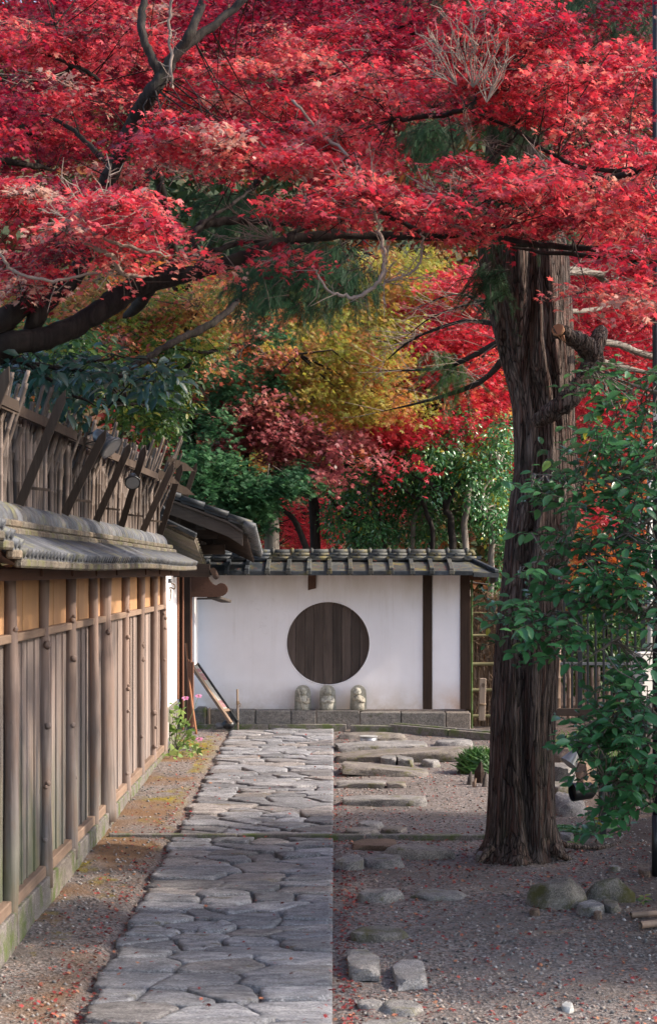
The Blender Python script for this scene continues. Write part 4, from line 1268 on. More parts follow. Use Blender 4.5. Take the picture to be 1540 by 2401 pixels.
# framed notice board lying on its side against the wall
A, Bp = at(458, 1556, 19.55), at(553, 1694, 19.25)
t = thing('notice_board', (A + Bp) / 2, 'framed notice board tipped against the white wall', 'notice board')
ax_ = (Bp - A).normalized(); wv = Vector((.30, .85, .28)).normalized(); wv = (wv - ax_ * wv.dot(ax_)).normalized()
nv = ax_.cross(wv).normalized()
Wb = .11
def bd(u, v, n): return A + ax_ * u + wv * (v - .08) + nv * n
LB = (Bp - A).length
m = MB(); m.beam(bd(0, 0, 0), bd(LB, 0, 0), .035, .03, up=nv); m.build('frame_rail', M['rail'], t)
m = MB(); m.beam(bd(0, Wb, 0), bd(LB, Wb, 0), .02, .03, up=nv); m.build('frame_rail', M['black'], t)
m = MB(); m.beam(bd(.012, .018, 0), bd(.012, Wb - .012, 0), .03, .028, up=nv); m.build('frame_end', M['rail'], t)
m = MB(); m.beam(bd(LB * .8, .018, 0), bd(LB * .8, Wb - .012, 0), .03, .028, up=nv); m.build('frame_end', M['rail'], t)
def flat(c, u, v, hu, hv, n, th=.004):
    m = MB(); vs = []
    for s in (0, 1):
        for (p, q) in ((-1, -1), (1, -1), (1, 1), (-1, 1)): vs.append(c + u * p * hu + v * q * hv + n * th * s)
    m.add(vs, [(3, 2, 1, 0), (4, 5, 6, 7), (0, 1, 5, 4), (1, 2, 6, 5), (2, 3, 7, 6), (3, 0, 4, 7)]); return m
mk_paper = plain_mat('notice_paper', (.34, .33, .30), .8, grime=.2)
mk_red = plain_mat('notice_print_red', (.28, .15, .16), .8, grime=.1)
s_ = 1 if nv.y < 0 else -1
flat(bd(LB * .40, Wb / 2, 0), ax_, wv, LB * .37, Wb / 2 - .02, nv * s_, .006).build('sheet', mk_paper, t)
for u in (.12, .2, .26, .66, .72): flat(bd(LB * u, Wb / 2, .0065 * s_), ax_, wv, .022, Wb * .33, nv * s_, .001).build('printed_block', mk_red, t)
k = at(557.5, 1704, 19.35)
t = thing('stake', k, 'upright pale wooden stake bound with rope before the plinth', 'stake')
m = MB(); m.tube([Vector((k.x, k.y, gz(19.3) - .05)), Vector((k.x, k.y, .5)), Vector((k.x - .004, k.y, 2 + (CY - 1616) / F * 19.35))], [.012, .011, .013], 9); m.build('shaft', M['stake'], t)
m = MB()
for q in range(3): m.tube([Vector((k.x, k.y, .625 + q * .012)), Vector((k.x, k.y, .635 + q * .012))], .0165, 10)
m.tube(smoothpath([(k.x + .014, k.y, .64), (k.x + .03, k.y - .01, .63), (k.x + .02, k.y - .01, .60)], 4), .004, 5); m.build('rope', M['rope'], t)
c = at(536, 1698, 19.25)
t = thing('ground_lamp', c, 'black ribbed garden lamp lying at the foot of the notice board', 'lamp')
m = MB(); m.sphere(c + Vector((0, 0, -.005)), (.068, .06, .052), 20, 12); m.build('hood', M['black'], t)
m = MB(); m.tube([c + Vector((-.05, 0, -.015)), c + Vector((-.125, -.01, -.018))], [.026, .03], 16)
for q in range(7): m.tube([c + Vector((-.055 - q * .010, -.0, -.0165)), c + Vector((-.060 - q * .010, 0, -.0165))], .035, 16)
m.build('ribbed_body', M['lampgrey'], t)

# ================================================================== RIGHT SIDE
# live green bamboo pole and brushwood hedge right of the wall
t = thing('brushwood_fence', (1.6, 20.2, gz(20)), 'dry brushwood hedge tied with yellow bamboo right of the white wall', 'fence')
m = MB(); x = (1105.5 - CX) / F * 19.75; m.tube(sum([[(x, 19.75, z), (x, 19.75, z + .005), (x, 19.75, z + .012)] for z in np.arange(.33, 1.8, .2)], []) + [(x, 19.75, 1.92)], sum([[.011, .0135, .011] for z in np.arange(.33, 1.8, .2)], []) + [.011], 10)
m.build('bamboo_pole', M['bamboo_green'], t)
for yp, r in ((1437, .005), (1490, .014), (1557, .019), (1618, .018), (1679, .019)):
    z = 2 + (CY - yp) / F * 19.8; pts, rad = [], []
    for q in np.arange(1.44, 2.1, .22):
        pts += [(q, 19.82, z), (q + .008, 19.82, z), (q + .016, 19.82, z)]; rad += [r, r * 1.15, r]
    m = MB(); m.tube(pts, rad, 10); m.build('bamboo_rail', M['bamboo_yellow'], t)
m = MB()
for q in range(240):                      # thin upright brush with a tangle of dry twigs in front
    x = random.uniform(1.40, 2.1); y = 19.9 + random.uniform(0, .1); z0 = .35
    L = random.uniform(.9, 1.45)
    m.tube([(x, y, z0), (x + random.uniform(-.03, .03), y + random.uniform(-.02, .02), z0 + L * .5), (x + random.uniform(-.06, .06), y, z0 + L)], [.006, .005, .003], 4, cap=False)
for q in range(1500):
    x = random.uniform(1.42, 2.1); y = 19.88 + random.uniform(-.02, .06); z = random.uniform(.4, 1.76) if q % 3 else random.uniform(1.2, 1.76)
    a_ = random.gauss(0, .9); L = random.uniform(.03, .09)
    p = Vector((x, y, z)); d_ = Vector((math.sin(a_), random.uniform(-.3, .3), math.cos(a_) * random.choice((-1, 1))))
    m.tube([p, p + d_ * L * .5 + Vector((random.uniform(-.02, .02), 0, 0)), p + d_ * L], [.004, .0035, .002], 3, cap=False)
tag(m.build('brushwood', M['straw'], t, fix=False), None, None, None, 'stuff')
# wooden marker with carved crest
k = at(1130, 1592, 19.4)
t = thing('wooden_marker', (k.x, 19.4, gz(19.4)), 'grey wooden marker board with a carved crest by the bamboo rails', 'marker')
def zz(y, d): return 2 + (CY - y) / F * d
m = MB(); m.box((k.x, 19.4, (zz(1590, 19.4) + zz(1690, 19.4)) / 2), (.068, .03, zz(1590, 19.4) - zz(1690, 19.4)), Matrix.Rotation(.03, 3, 'Y'), bev=.006); m.build('board', M['stake'], t)
m = MB(); m.box((k.x - .01, 19.4, .345), (.17, .1, .035), bev=.005); m.build('foot', M['greywood'], t)
m = MB(); cc = Vector((k.x + .012, 19.383, zz(1606, 19.4)))
for q in range(8):
    a = 2 * math.pi * q / 8; m.tube([cc + Vector((math.cos(a) * .008, 0, math.sin(a) * .010)), cc + Vector((math.cos(a) * .019, 0, math.sin(a) * .024))], .003, 5)
m.tube([cc + Vector((0, .0, 0)), cc + Vector((0, -.003, 0))], .005, 8); m.build('crest', M['strut'], t)
m = MB()
for q in range(2): m.tube([(k.x, 19.4, .62 + .006 * q), (k.x, 19.4, .624 + .006 * q)], .042, 12)
m.build('tie', M['rope'], t)

# black metal fence
mf = thing('metal_fence', (3.0, 19.9, gz(19.9)), 'tall black metal bar fence behind the right-hand shrub', 'fence')
FD = 19.9
xq = 1303
for i in range(26):
    X = (xq - CX) / F * FD
    m = MB(); thick = i in (3, 11, 19)
    zt = zz(1400 - 8 * math.sin(i * .4), FD)
    m.box((X, FD, (zt + zz(1698 if thick else 1672, FD)) / 2), ((.05 if thick else .022), .03, zt - zz(1698 if thick else 1672, FD)), bev=.003)
    m.build('post' if thick else 'bar', M['steelblack'], mf)
    xq += 18.5
for yp in (1412, 1668):
    m = MB(); m.box((4.2, FD + .025, zz(yp, FD)), (3.9, .018, .05)); m.build('rail', M['steelblack'], mf)
m = MB(); m.box((2.62, FD - .1, zz(1668, FD)), (.62, .05, .08), bev=.005); m.build('kick_board', M['darkwoodx'], mf)
# bamboo blind behind it
bb = thing('bamboo_blind', (2.6, 20.6, gz(20)), 'pale upright bamboo culms behind the black metal fence', 'bamboo fence')
for i, (xx, w, y0) in enumerate(((1306, .04, 1500), (1333, .026, 1558), (1352, .02, 1560), (1374, .02, 1562), (1387, .02, 1565), (1402, .02, 1565), (1425, .03, 1570), (1450, .03, 1570), (1478, .03, 1575))):
    X = (xx - CX) / F * 20.6; pts, rad = [], []
    z0 = gz(20.6)
    for q in np.arange(z0, zz(y0, 20.6), .22): pts += [(X, 20.6, q), (X, 20.6, q + .006), (X, 20.6, q + .014)]; rad += [w, w * 1.08, w]
    pts.append((X, 20.6, zz(y0, 20.6))); rad.append(w)
    m = MB(); m.tube(pts, rad, 10); m.build('culm', M['bamboo_pale'], bb)
m = MB(); m.box((2.9, 20.6, zz(1556, 20.6)), (1.2, .06, .03)); m.build('top_rail', M['steelgrey'], bb)

def cabinet(x0, y0, x1, y1, d, label, mat, depth=.16, post=True, name='utility_box'):
    a, b = at(x0, y0, d), at(x1, y1, d); w, h = b.x - a.x, a.z - b.z
    c = Vector(((a.x + b.x) / 2, d, (a.z + b.z) / 2))
    t = thing(name, Vector((c.x, d, gz(d))), label, 'utility box')
    rot = Matrix.Rotation(.5, 3, 'Z')
    m = MB(); m.box(c, (w * .86, depth, h), rot, bev=.008); m.build('case', mat, t)
    m = MB(); m.box(c + rot @ Vector((w * .02, -depth / 2 - .006, 0)), (w * .78, .008, h * .94), rot, bev=.003); dr = m.build('door', mat, t)
    m = MB(); m.box(c + rot @ Vector((-w * .3, -depth / 2 - .014, .0)), (.014, .012, .07), rot, bev=.002); m.build('handle', M['black'], dr)
    m = MB(); m.box(c + Vector((0, 0, h / 2 + .008)), (w * .9, depth + .03, .014), rot, bev=.003); m.build('lid', mat, t)
    if post:
        m = MB(); m.box((c.x, d + .02, (b.z + gz(d)) / 2), (.05, .05, b.z - gz(d)), bev=.003); m.build('post', M['steelblack'], t)
    return t
cabinet(1476, 1533, 1537, 1652, 16.2, 'cream metal utility box on a post behind the shrub', M['boxwhite'])
p = at(1494, 1228, 18.0)
t = thing('wall_lamp', p, 'grey box lamp on a pale pole high at the right edge', 'lamp')
m = MB(); m.box(p, (.12, .12, .12), Matrix.Rotation(.4, 3, 'Z'), bev=.01); m.build('case', M['lampgrey'], t)
m = MB(); m.box(p + Vector((-.01, -.01, .07)), (.14, .14, .012), Matrix.Rotation(.4, 3, 'Z')); m.build('hood', M['lampgrey'], t)
m = MB(); q = at(1522, 1240, 18.1); m.tube([(q.x, 18.1, gz(18)), (q.x, 18.1, zz(1110, 18.1))], .026, 14); m.beam((p.x, 18.05, p.z), (q.x, 18.1, p.z), .03, .03); m.build('pole', M['pipe'], t)

pb = gp(1536, 2049)
t = thing('black_pole', pb, 'slim tall black pole at the right edge of the photo', 'pole')
m = MB(); m.tube([pb + Vector((0, 0, -.05)), (pb.x, pb.y, 6.2)], .019, 16); m.build('shaft', M['steelblack'], t)
m = MB(); m.box((pb.x - .004, pb.y - .021, zz(973, pb.y)), (.028, .004, .09)); m.build('tag', M['boxwhite'], t)
m = MB(); m.tube([pb + Vector((0, 0, .0)), pb + Vector((0, 0, .35))], .024, 16); m.build('sleeve', M['black'], t)

# twin spot lamps on a short black post
LP = gp(1411, 1953)
t = thing('garden_spotlight', LP, 'black post with two aimed spot lamps behind the cedar', 'spotlight')
m = MB(); m.box((LP.x, LP.y, (LP.z + zz(1722, LP.y)) / 2), (.052, .045, zz(1722, LP.y) - LP.z + .1), bev=.004); m.build('post', M['black'], t)
def spot(c, a, r, L, lensm, name='lamp_head', hood=True):
    a = Vector(a).normalized(); m = MB()
    m.tube([c - a * L * .5, c - a * L * .35, c + a * L * .5], [r * .55, r * .9, r], 20, cap=False)
    m.tube([c + a * L * .5, c + a * L * .1], [r * .93, r * .85], 20, cap=False)
    m.tube([c - a * L * .5, c - a * L * .52], [r * .55, r * .3], 16)
    h = m.build(name, M['black'], t)
    m = MB(); m.tube([c + a * L * .30, c + a * L * .33], r * .84, 18); m.build('lens', lensm, h)
    return h
c1 = at(1356, 1752, LP.y - .05); spot(c1 + Vector((-.01, 0, .02)), (-.9, -.1, .22), .034, .13, M['black'])
c1b = at(1350, 1770, LP.y - .06); 
m = MB(); m.tube([c1b + Vector((.0, 0, .02)), c1b + Vector((-.055, -.02, -.055))], [.03, .062], 20, cap=False); m.tube([c1b + Vector((-.05, -.018, -.05)), c1b + Vector((-.054, -.02, -.054))], .055, 18); m.build('reflector', M['lens'], t)
m = MB(); m.tube([c1b + Vector((.0, 0, .01)), c1b + Vector((.12, 0, .03))], [.035, .045], 16); m.beam(c1b + Vector((.1, 0, .05)), (LP.x, LP.y, c1b.z + .09), .03, .02); m.build('lamp_neck', M['black'], t)
c2 = at(1366, 1855, LP.y - .12); spot(c2, (-1, -.35, -.05), .062, .16, M['black'])
m = MB(); m.beam(c2 + Vector((.05, 0, 0)), (LP.x, LP.y, c2.z), .03, .02); m.tube(smoothpath([c2 + Vector((.08, 0, .02)), c2 + Vector((.1, .02, .16)), c1b + Vector((.13, .02, -.06)), c1b + Vector((.03, 0, -.03))], 6), .005, 6); m.build('bracket', M['black'], t)
m = MB(); m.box(at(1436, 1882, LP.y + .1), (.085, .08, .20), bev=.006); m.build('control_box', M['black'], t)

# cut bamboo lying at the right edge
for (x0, y0, x1, y1, r, lab) in ((1478, 2147, 1600, 2140, .016, 'upper cut bamboo piece lying at the right edge'), (1500, 2172, 1620, 2160, .019, 'lower cut bamboo piece at the right edge, hollow end showing')):
    a, b = gp(x0, y0 + 6), gp(x1, y1 + 4); a.z += r; b.z += r
    m = MB(); m.tube([a, a.lerp(b, .3), a.lerp(b, .31), a.lerp(b, .33), b], [r, r, r * 1.1, r, r], 14, cap=False); m.tube([a, a.lerp(b, .2)], [r * .8, r * .75], 12, cap=False)
    tag(m.build('cut_bamboo', M['bamboo_pale']), lab, 'bamboo piece', 'cut bamboo on the ground')
# split stump beside the grass tuft
b0 = gp(1118, 1838)
t = thing('split_stump', b0, 'rotten split stump with pointed splinters left of the cedar', 'stump')
for (x, y, w, h, mm) in ((1101, 1838, .045, .10, 'greywood'), (1112, 1842, .03, .06, 'rail'), (1124, 1832, .07, .16, 'darkwood'), (1136, 1842, .04, .11, 'greywood')):
    b = gp(x, y); m = MB()
    m.tube([b + Vector((0, 0, -.03)), b + Vector((0, 0, h * .5)), b + Vector((.01, 0, h))], [w * .6, w * .5, .006], 7, wob=.5, smooth=False)
    m.build('splinter', M[mm], t)

# ================================================================== FOLIAGE TOOLS
def star(n_l=5, notch=.42, lens=(1, .92, .62, .62, .92)):
    """a maple leaf: pointed lobes round a centre, stalk towards -x"""
    angs = [0, math.radians(48), math.radians(100), -math.radians(100), -math.radians(48)]
    order = [0, 1, 2, 3, 4]
    vs = [(0, 0, 0)]
    seq = []
    lobes = [(-100, .62), (-48, .92), (0, 1.0), (48, .92), (100, .62)]
    for i, (a, l) in enumerate(lobes):
        r = math.radians(a); seq.append((math.cos(r) * l, math.sin(r) * l, -.13 * l))
        if i < 4:
            r2 = math.radians((a + lobes[i + 1][0]) / 2); seq.append((math.cos(r2) * notch, math.sin(r2) * notch, .05))
    seq.append((math.cos(math.radians(150)) * .28, math.sin(math.radians(150)) * .28, 0))
    seq.append((math.cos(math.radians(-150)) * .28, math.sin(math.radians(-150)) * .28, 0))
    vs += seq
    n = len(seq)
    tris = [(0, i + 1, (i + 1) % n + 1) for i in range(n)]
    return np.array(vs), np.array(tris)
def star_lo():
    vs, tr = [], []
    for a, l in ((0, 1), (55, .9), (-55, .9), (115, .6), (-115, .6)):
        r = math.radians(a); c, s = math.cos(r), math.sin(r); k = len(vs)
        vs += [(-.1, 0, 0), (c * .45 - s * .17, s * .45 + c * .17, .02), (c * l, s * l, -.1), (c * .45 + s * .17, s * .45 - c * .17, .02)]
        tr += [(k, k + 3, k + 2), (k, k + 2, k + 1)]
    return np.array(vs), np.array(tr)
def oval(w=.24, fold=.10):
    vs = np.array([(0, 0, 0), (.35, -w, fold), (.35, w, fold), (.35, 0, 0), (.72, -w * .78, fold * .8 - .05), (.72, w * .78, fold * .8 - .05), (.72, 0, -.05), (1, 0, -.14)])
    tr = np.array([(0, 1, 3), (0, 3, 2), (1, 4, 6), (1, 6, 3), (3, 6, 5), (3, 5, 2), (4, 7, 6), (6, 7, 5)])
    return vs, tr
def clump_lo():
    vs = np.array([(0, 0, 0), (.5, -.28, .06), (1, 0, -.1), (.5, .28, .06), (-.2, .3, 0), (-.5, .7, -.05), (-.05, .75, .05), (-.3, -.35, 0), (-.75, -.55, -.08), (-.4, -.85, .04)])
    tr = np.array([(0, 1, 2), (0, 2, 3), (0, 4, 5), (0, 5, 6), (0, 7, 8), (0, 8, 9)])
    return vs, tr
def sprig():
    """feathery cedar shoot: a thin stem with side shoots that carry short curved needles"""
    vs, tr = [], []
    for i in range(8):
        x = i / 8
        for s in (-1, 1):
            l = .34 * (1 - .7 * x) + .06; ang = .75
            bx, by = x, 0.0
            ex, ey = x + l * math.cos(ang), s * l * math.sin(ang)
            k = len(vs); vs += [(bx, by - .012, 0), (bx + .03, by + .012, 0), (ex, ey, -.05)]; tr.append((k, k + 1, k + 2))
            for q in (.35, .7):
                mx, my = bx + (ex - bx) * q, by + (ey - by) * q
                for s2 in (-1, 1):
                    a2 = ang * s + s2 * .6; k = len(vs); w = .1
                    vs += [(mx - .018, my, 0), (mx + .018, my, .01), (mx + math.cos(a2) * w, my + math.sin(a2) * w, .03 * s2)]; tr.append((k, k + 1, k + 2))
    k = len(vs); vs += [(0, -.012, 0), (0, .012, 0), (1.05, 0, 0)]; tr.append((k, k + 1, k + 2))
    return np.array(vs), np.array(tr)
def fan():
    """flat cypress spray"""
    vs, tr = [], []
    for i in range(7):
        a = (i - 3) * .33; l = 1 - abs(i - 3) * .12; k = len(vs)
        c, s = math.cos(a), math.sin(a)
        vs += [(0, 0, 0), (c * l * .6 - s * .07, s * l * .6 + c * .07, .03 * (i % 2)), (c * l, s * l, -.08), (c * l * .6 + s * .07, s * l * .6 - c * .07, .03 * (i % 2))]
        tr += [(k, k + 3, k + 2), (k, k + 2, k + 1)]
    return np.array(vs), np.array(tr)
STAR, STARLO, OVAL, CLUMP, SPRIG, FAN = star(), star_lo(), oval(), clump_lo(), sprig(), fan()

def frames(N, T):
    """orthonormal frames with z near N and x near T"""
    N = N / np.linalg.norm(N, axis=1, keepdims=True)
    T = T - N * np.sum(T * N, axis=1, keepdims=True)
    T = T / np.maximum(np.linalg.norm(T, axis=1, keepdims=True), 1e-6)
    B = np.cross(N, T)
    return np.stack([T, B, N], axis=1)          # rows: x, y, z axes
def np_mesh(name, verts, tris, mat, parent, rnd=None, smooth=False):
    me = bpy.data.meshes.new(name)
    nv, nt = len(verts), len(tris)
    me.vertices.add(nv); me.vertices.foreach_set('co', verts.astype(np.float32).ravel())
    me.loops.add(nt * 3); me.loops.foreach_set('vertex_index', tris.astype(np.int32).ravel())
    me.polygons.add(nt); me.polygons.foreach_set('loop_start', np.arange(0, nt * 3, 3, dtype=np.int32))
    me.polygons.foreach_set('loop_total', np.full(nt, 3, dtype=np.int32))
    if smooth: me.polygons.foreach_set('use_smooth', np.ones(nt, dtype=bool))
    if rnd is not None:
        a = me.attributes.new('rnd', 'FLOAT', 'POINT'); a.data.foreach_set('value', rnd.astype(np.float32))
    me.materials.append(mat); me.update(calc_edges=True)
    o = bpy.data.objects.new(name, me); COL.objects.link(o)
    if parent is not None:
        o.parent = parent
        if parent.parent is None: o.matrix_parent_inverse = Matrix.Translation(-parent.location)
    return o
TRIS = [0]
def leaves(name, P, N, T, size, tmpl, mat, parent, rnd, stuff=True, droop=0):
    V, tr = tmpl
    Fm = frames(N, T)
    pts = P[:, None, :] + np.einsum('kj,njc->nkc', V, Fm) * size[:, None, None]
    n, k = len(P), len(V)
    tris = (tr[None] + (np.arange(n) * k)[:, None, None]).reshape(-1, 3)
    TRIS[0] += len(tris)
    o = np_mesh(name, pts.reshape(-1, 3), tris, mat, parent, np.repeat(np.clip(rnd, 0, 1), k))
    if stuff: o['kind'] = 'stuff'
    return o
def sticks(name, A, B, ra, rb, mat, parent, mid=None):
    """many thin three-sided tapered twigs, optionally bent through a middle point"""
    A, B = np.asarray(A, float), np.asarray(B, float)
    ra, rb = np.broadcast_to(ra, len(A)).astype(float), np.broadcast_to(rb, len(A)).astype(float)
    P = [A, B] if mid is None else [A, np.asarray(mid, float), B]
    R = [ra, rb] if mid is None else [ra, (ra + rb) / 2, rb]
    d = B - A; d /= np.maximum(np.linalg.norm(d, axis=1, keepdims=True), 1e-6)
    ref = np.cross(d, np.array([.3, .2, .9])); ref /= np.maximum(np.linalg.norm(ref, axis=1, keepdims=True), 1e-6)
    b2 = np.cross(d, ref)
    rings = []
    for p, r in zip(P, R):
        rings.append(np.stack([p + (ref * math.cos(a) + b2 * math.sin(a)) * r[:, None] for a in (0, 2.094, 4.189)], 1))
    V = np.concatenate(rings, 1); k = V.shape[1]
    tr = []
    for s in range(len(P) - 1):
        for i in range(3):
            j = (i + 1) % 3; o = s * 3
            tr += [(o + i, o + j, o + 3 + j), (o + i, o + 3 + j, o + 3 + i)]
    tr = np.array(tr)
    tris = (tr[None] + (np.arange(len(A)) * k)[:, None, None]).reshape(-1, 3)
    TRIS[0] += len(tris)
    o = np_mesh(name, V.reshape(-1, 3), tris, mat, parent, None, True); o['kind'] = 'stuff'
    return o
def atn(x, y, d):
    x, y, d = np.broadcast_arrays(x, y, d)
    return np.stack([(x - CX) / F * d, d, 2 + (CY - y) / F * d], -1)
def region(ells, n):
    """random points in ellipses given as (cx, cy, rx, ry, d0, d1, weight) in photograph coordinates"""
    w = np.array([e[6] if len(e) > 6 else e[2] * e[3] for e in ells], float); w /= w.sum()
    idx = RNG.choice(len(ells), n, p=w)
    E = np.array([e[:6] for e in ells], float)[idx]
    a = RNG.uniform(0, 2 * np.pi, n); r = np.sqrt(RNG.uniform(0, 1, n))
    return atn(E[:, 0] + np.cos(a) * r * E[:, 2], E[:, 1] + np.sin(a) * r * E[:, 3], RNG.uniform(E[:, 4], E[:, 5]))
GAPS = [(520, 500, 150, 62), (395, 455, 70, 45), (1030, 310, 120, 62), (1190, 325, 110, 70), (60, 690, 1, 1)]
def open_gaps(C):
    """leave the places free where the photograph looks through between the sprays"""
    x = CX + F * C[:, 0] / C[:, 1]; y = CY - F * (C[:, 2] - 2) / C[:, 1]
    ok = np.ones(len(C), bool)
    for gx_, gy_, rx, ry in GAPS: ok &= ((x - gx_) / rx) ** 2 + ((y - gy_) / ry) ** 2 > 1
    return C[ok]
def sprays(C, per, R, thick, size, tmpl, mat, parent, tilt=.5, name='foliage', bias=.18, base=.5, twig=None, twigr=.0025, ntw=6, droop=.25, szvar=.3, squash=1.0, side=None):
    """layered sprays: every centre carries a flat, slightly drooping fan of leaves on thin twigs"""
    n = len(C)
    K = np.maximum(4, RNG.poisson(per, n)); idx = np.repeat(np.arange(n), K); m = len(idx)
    Rr = (R * RNG.uniform(.65, 1.3, n))[idx]
    ang = RNG.uniform(0, 2 * np.pi, m); rad = np.sqrt(RNG.uniform(0.0, 1, m)) * Rr
    tlt = RNG.normal(0, .12, (n, 2))[idx]
    dx, dy = np.cos(ang) * rad, np.sin(ang) * rad
    # break the disc into fingers so that the edge is ragged
    ph = RNG.uniform(0, 6, n)[idx]; fing = .72 + .28 * np.sin(5 * ang + ph) + RNG.normal(0, .05, m)
    dx *= fing; dy *= fing
    P = C[idx] + np.stack([dx, dy, tlt[:, 0] * dx + tlt[:, 1] * dy - droop * (rad ** 2) / max(R, .01) + RNG.normal(0, thick, m)], 1)
    N = np.stack([RNG.normal(0, tilt, m), RNG.normal(-.25, tilt, m), np.ones(m) * squash], 1)
    T = np.stack([np.cos(ang) + RNG.normal(0, .5, m), np.sin(ang) + RNG.normal(0, .5, m), RNG.normal(-.35, .3, m)], 1)
    rnd = base + RNG.normal(0, bias, n)[idx] + RNG.normal(0, .13, m)
    leaves(name, P, N, T, size * RNG.uniform(1 - szvar, 1 + szvar, m), tmpl, mat, parent, rnd)
    if twig is not None:
        sel = RNG.choice(m, min(m, n * ntw), replace=False)
        A = C[idx[sel]] + RNG.normal(0, .02, (len(sel), 3)); B = P[sel]
        mid = (A + B) / 2 + RNG.normal(0, 1, (len(sel), 3)) * (np.linalg.norm(B - A, axis=1) * .12)[:, None]
        sticks('twigs', A, B, twigr * RNG.uniform(.7, 1.5, len(sel)), twigr * .35, twig, parent, mid)
        if twig is M['twig']:
            sel = RNG.choice(m, min(m, n * 6), replace=False); A = C[idx[sel]] + RNG.normal(0, .02, (len(sel), 3)) - np.array([0, 0, .02]); B = P[sel] - np.array([0, 0, .015])
            sticks('twigs', A, B, twigr * 1.3, twigr * .4, M['twigdark'], parent, (A + B) / 2 + RNG.normal(0, 1, (len(sel), 3)) * (np.linalg.norm(B - A, axis=1) * .14)[:, None])
    return P
def branch(pts, mat, parent, name='limb', n=9, sub=5, jit=0.0):
    """pts: (x, y, d, r_px) in photograph coordinates and pixels of radius"""
    W = [(*at(x, y, d), rp / F * d) for x, y, d, rp in pts]
    S_ = smoothpath(W, sub, jit)
    if name != 'broken_limb':
        for q_ in range(1, 4): S_[-q_][3] *= (.3, .6, .85)[q_ - 1]
    m = MB(); m.tube([Vector(q[:3]) for q in S_], [max(.002, q[3] * (1 + RNG.normal(0, .05))) for q in S_], n, wob=.08)
    m.build(name, mat, parent, fix=False)
    return [q[:3] for q in S_]
def connect(C, nodes, parent, mat, r0=.009, r1=.003, maxl=1.6):
    nodes = np.array(nodes); D = np.linalg.norm(C[:, None] - nodes[None] + np.array([0, 0, .1]), axis=2)
    nn = nodes[D.argmin(1)]
    L = np.linalg.norm(C - nn, axis=1)
    ok = L < maxl; C, nn, L = C[ok], nn[ok], L[ok]
    if len(C) == 0: return
    mid = (C + nn) / 2 + RNG.normal(0, 1, C.shape) * (L * .09)[:, None] + np.array([0, 0, .04])
    rr = r0 * np.clip(L / .8, .5, 1.6)
    sticks('branches', nn, C, rr, np.full(len(C), r1), mat, parent, mid)

# leaf materials (base colours of the leaves themselves)
L_near = leaf_mat('crimson_leaf', [(0, (.12, .012, .022)), (.25, (.33, .024, .042)), (.5, (.53, .052, .070)), (.72, (.66, .105, .115)), (.86, (.68, .19, .15)), (.95, (.56, .25, .19)), (1, (.52, .33, .26))], .45, .36, .6, bright=1.4)
L_crim = leaf_mat('deep_crimson_leaf', [(0, (.05, .005, .012)), (.35, (.17, .011, .026)), (.7, (.33, .024, .046)), (1, (.52, .06, .06))], .45, .45, .35)
L_dusty = leaf_mat('dusty_red_leaf', [(0, (.11, .028, .03)), (.4, (.32, .075, .085)), (.75, (.46, .16, .15)), (1, (.46, .22, .11))], .38, .38, .55)
L_orange = leaf_mat('orange_leaf', [(0, (.16, .04, .018)), (.4, (.42, .12, .035)), (.75, (.56, .20, .06)), (1, (.52, .28, .08))], .45, patch=(.40, .07, .05), patchscale=1.1)
L_olive = leaf_mat('yellow_green_leaf', [(0, (.16, .18, .03)), (.4, (.26, .28, .05)), (.75, (.40, .35, .07)), (1, (.54, .34, .10))], .5, patch=(.42, .16, .06), patchscale=2.2)
L_salmon = leaf_mat('salmon_leaf', [(0, (.20, .05, .03)), (.4, (.44, .14, .08)), (.75, (.56, .24, .13)), (1, (.45, .34, .10))], .42, .4, .45, patch=(.30, .07, .06), patchscale=2.4)
L_left = leaf_mat('turning_leaf', [(0, (.03, .08, .02)), (.35, (.09, .17, .03)), (.6, (.20, .24, .04)), (.8, (.36, .24, .05)), (1, (.46, .16, .06))], .42, .4, .4, patch=(.34, .10, .045), patchscale=2.0)
L_bright = leaf_mat('scarlet_leaf', [(0, (.18, .014, .026)), (.4, (.42, .028, .045)), (.8, (.60, .06, .075)), (1, (.62, .18, .08))], .42, .4, .4)
L_cam = leaf_mat('camellia_leaf', [(0, (.020, .07, .024)), (.5, (.052, .165, .058)), (.85, (.12, .27, .085)), (.95, (.18, .29, .06)), (1, (.32, .28, .03))], .22, .27, .6)
L_teal = leaf_mat('broad_teal_leaf', [(0, (.012, .045, .032)), (.5, (.025, .08, .055)), (1, (.05, .13, .085))], .15, .33, .5)
L_green = leaf_mat('mixed_green_leaf', [(0, (.02, .055, .014)), (.5, (.05, .12, .028)), (.8, (.12, .17, .03)), (1, (.25, .22, .035))], .3, .4, .4)
L_cedar = leaf_mat('cedar_needles', [(0, (.006, .022, .010)), (.5, (.016, .055, .022)), (1, (.04, .10, .03))], .12, .6, .2)
L_cyp = leaf_mat('cypress_spray', [(0, (.016, .06, .028)), (.5, (.05, .14, .062)), (1, (.10, .23, .09))], .3, .6, .25)
L_grass = leaf_mat('grass_blade', [(0, (.02, .07, .015)), (.5, (.04, .12, .02)), (1, (.10, .17, .03))], .25, .5, .3)
L_far = leaf_mat('far_leaf', [(0, (.02, .04, .018)), (.28, (.04, .07, .02)), (.42, (.15, .05, .02)), (.6, (.26, .09, .025)), (.75, (.24, .03, .03)), (1, (.38, .05, .05))], .35, .6, .2, patch=(.03, .055, .02), patchscale=.22)
L_fallen = leaf_mat('fallen_leaf', [(0, (.08, .02, .015)), (.35, (.20, .03, .03)), (.7, (.32, .05, .05)), (1, (.40, .20, .11))], .1, .7, .2)

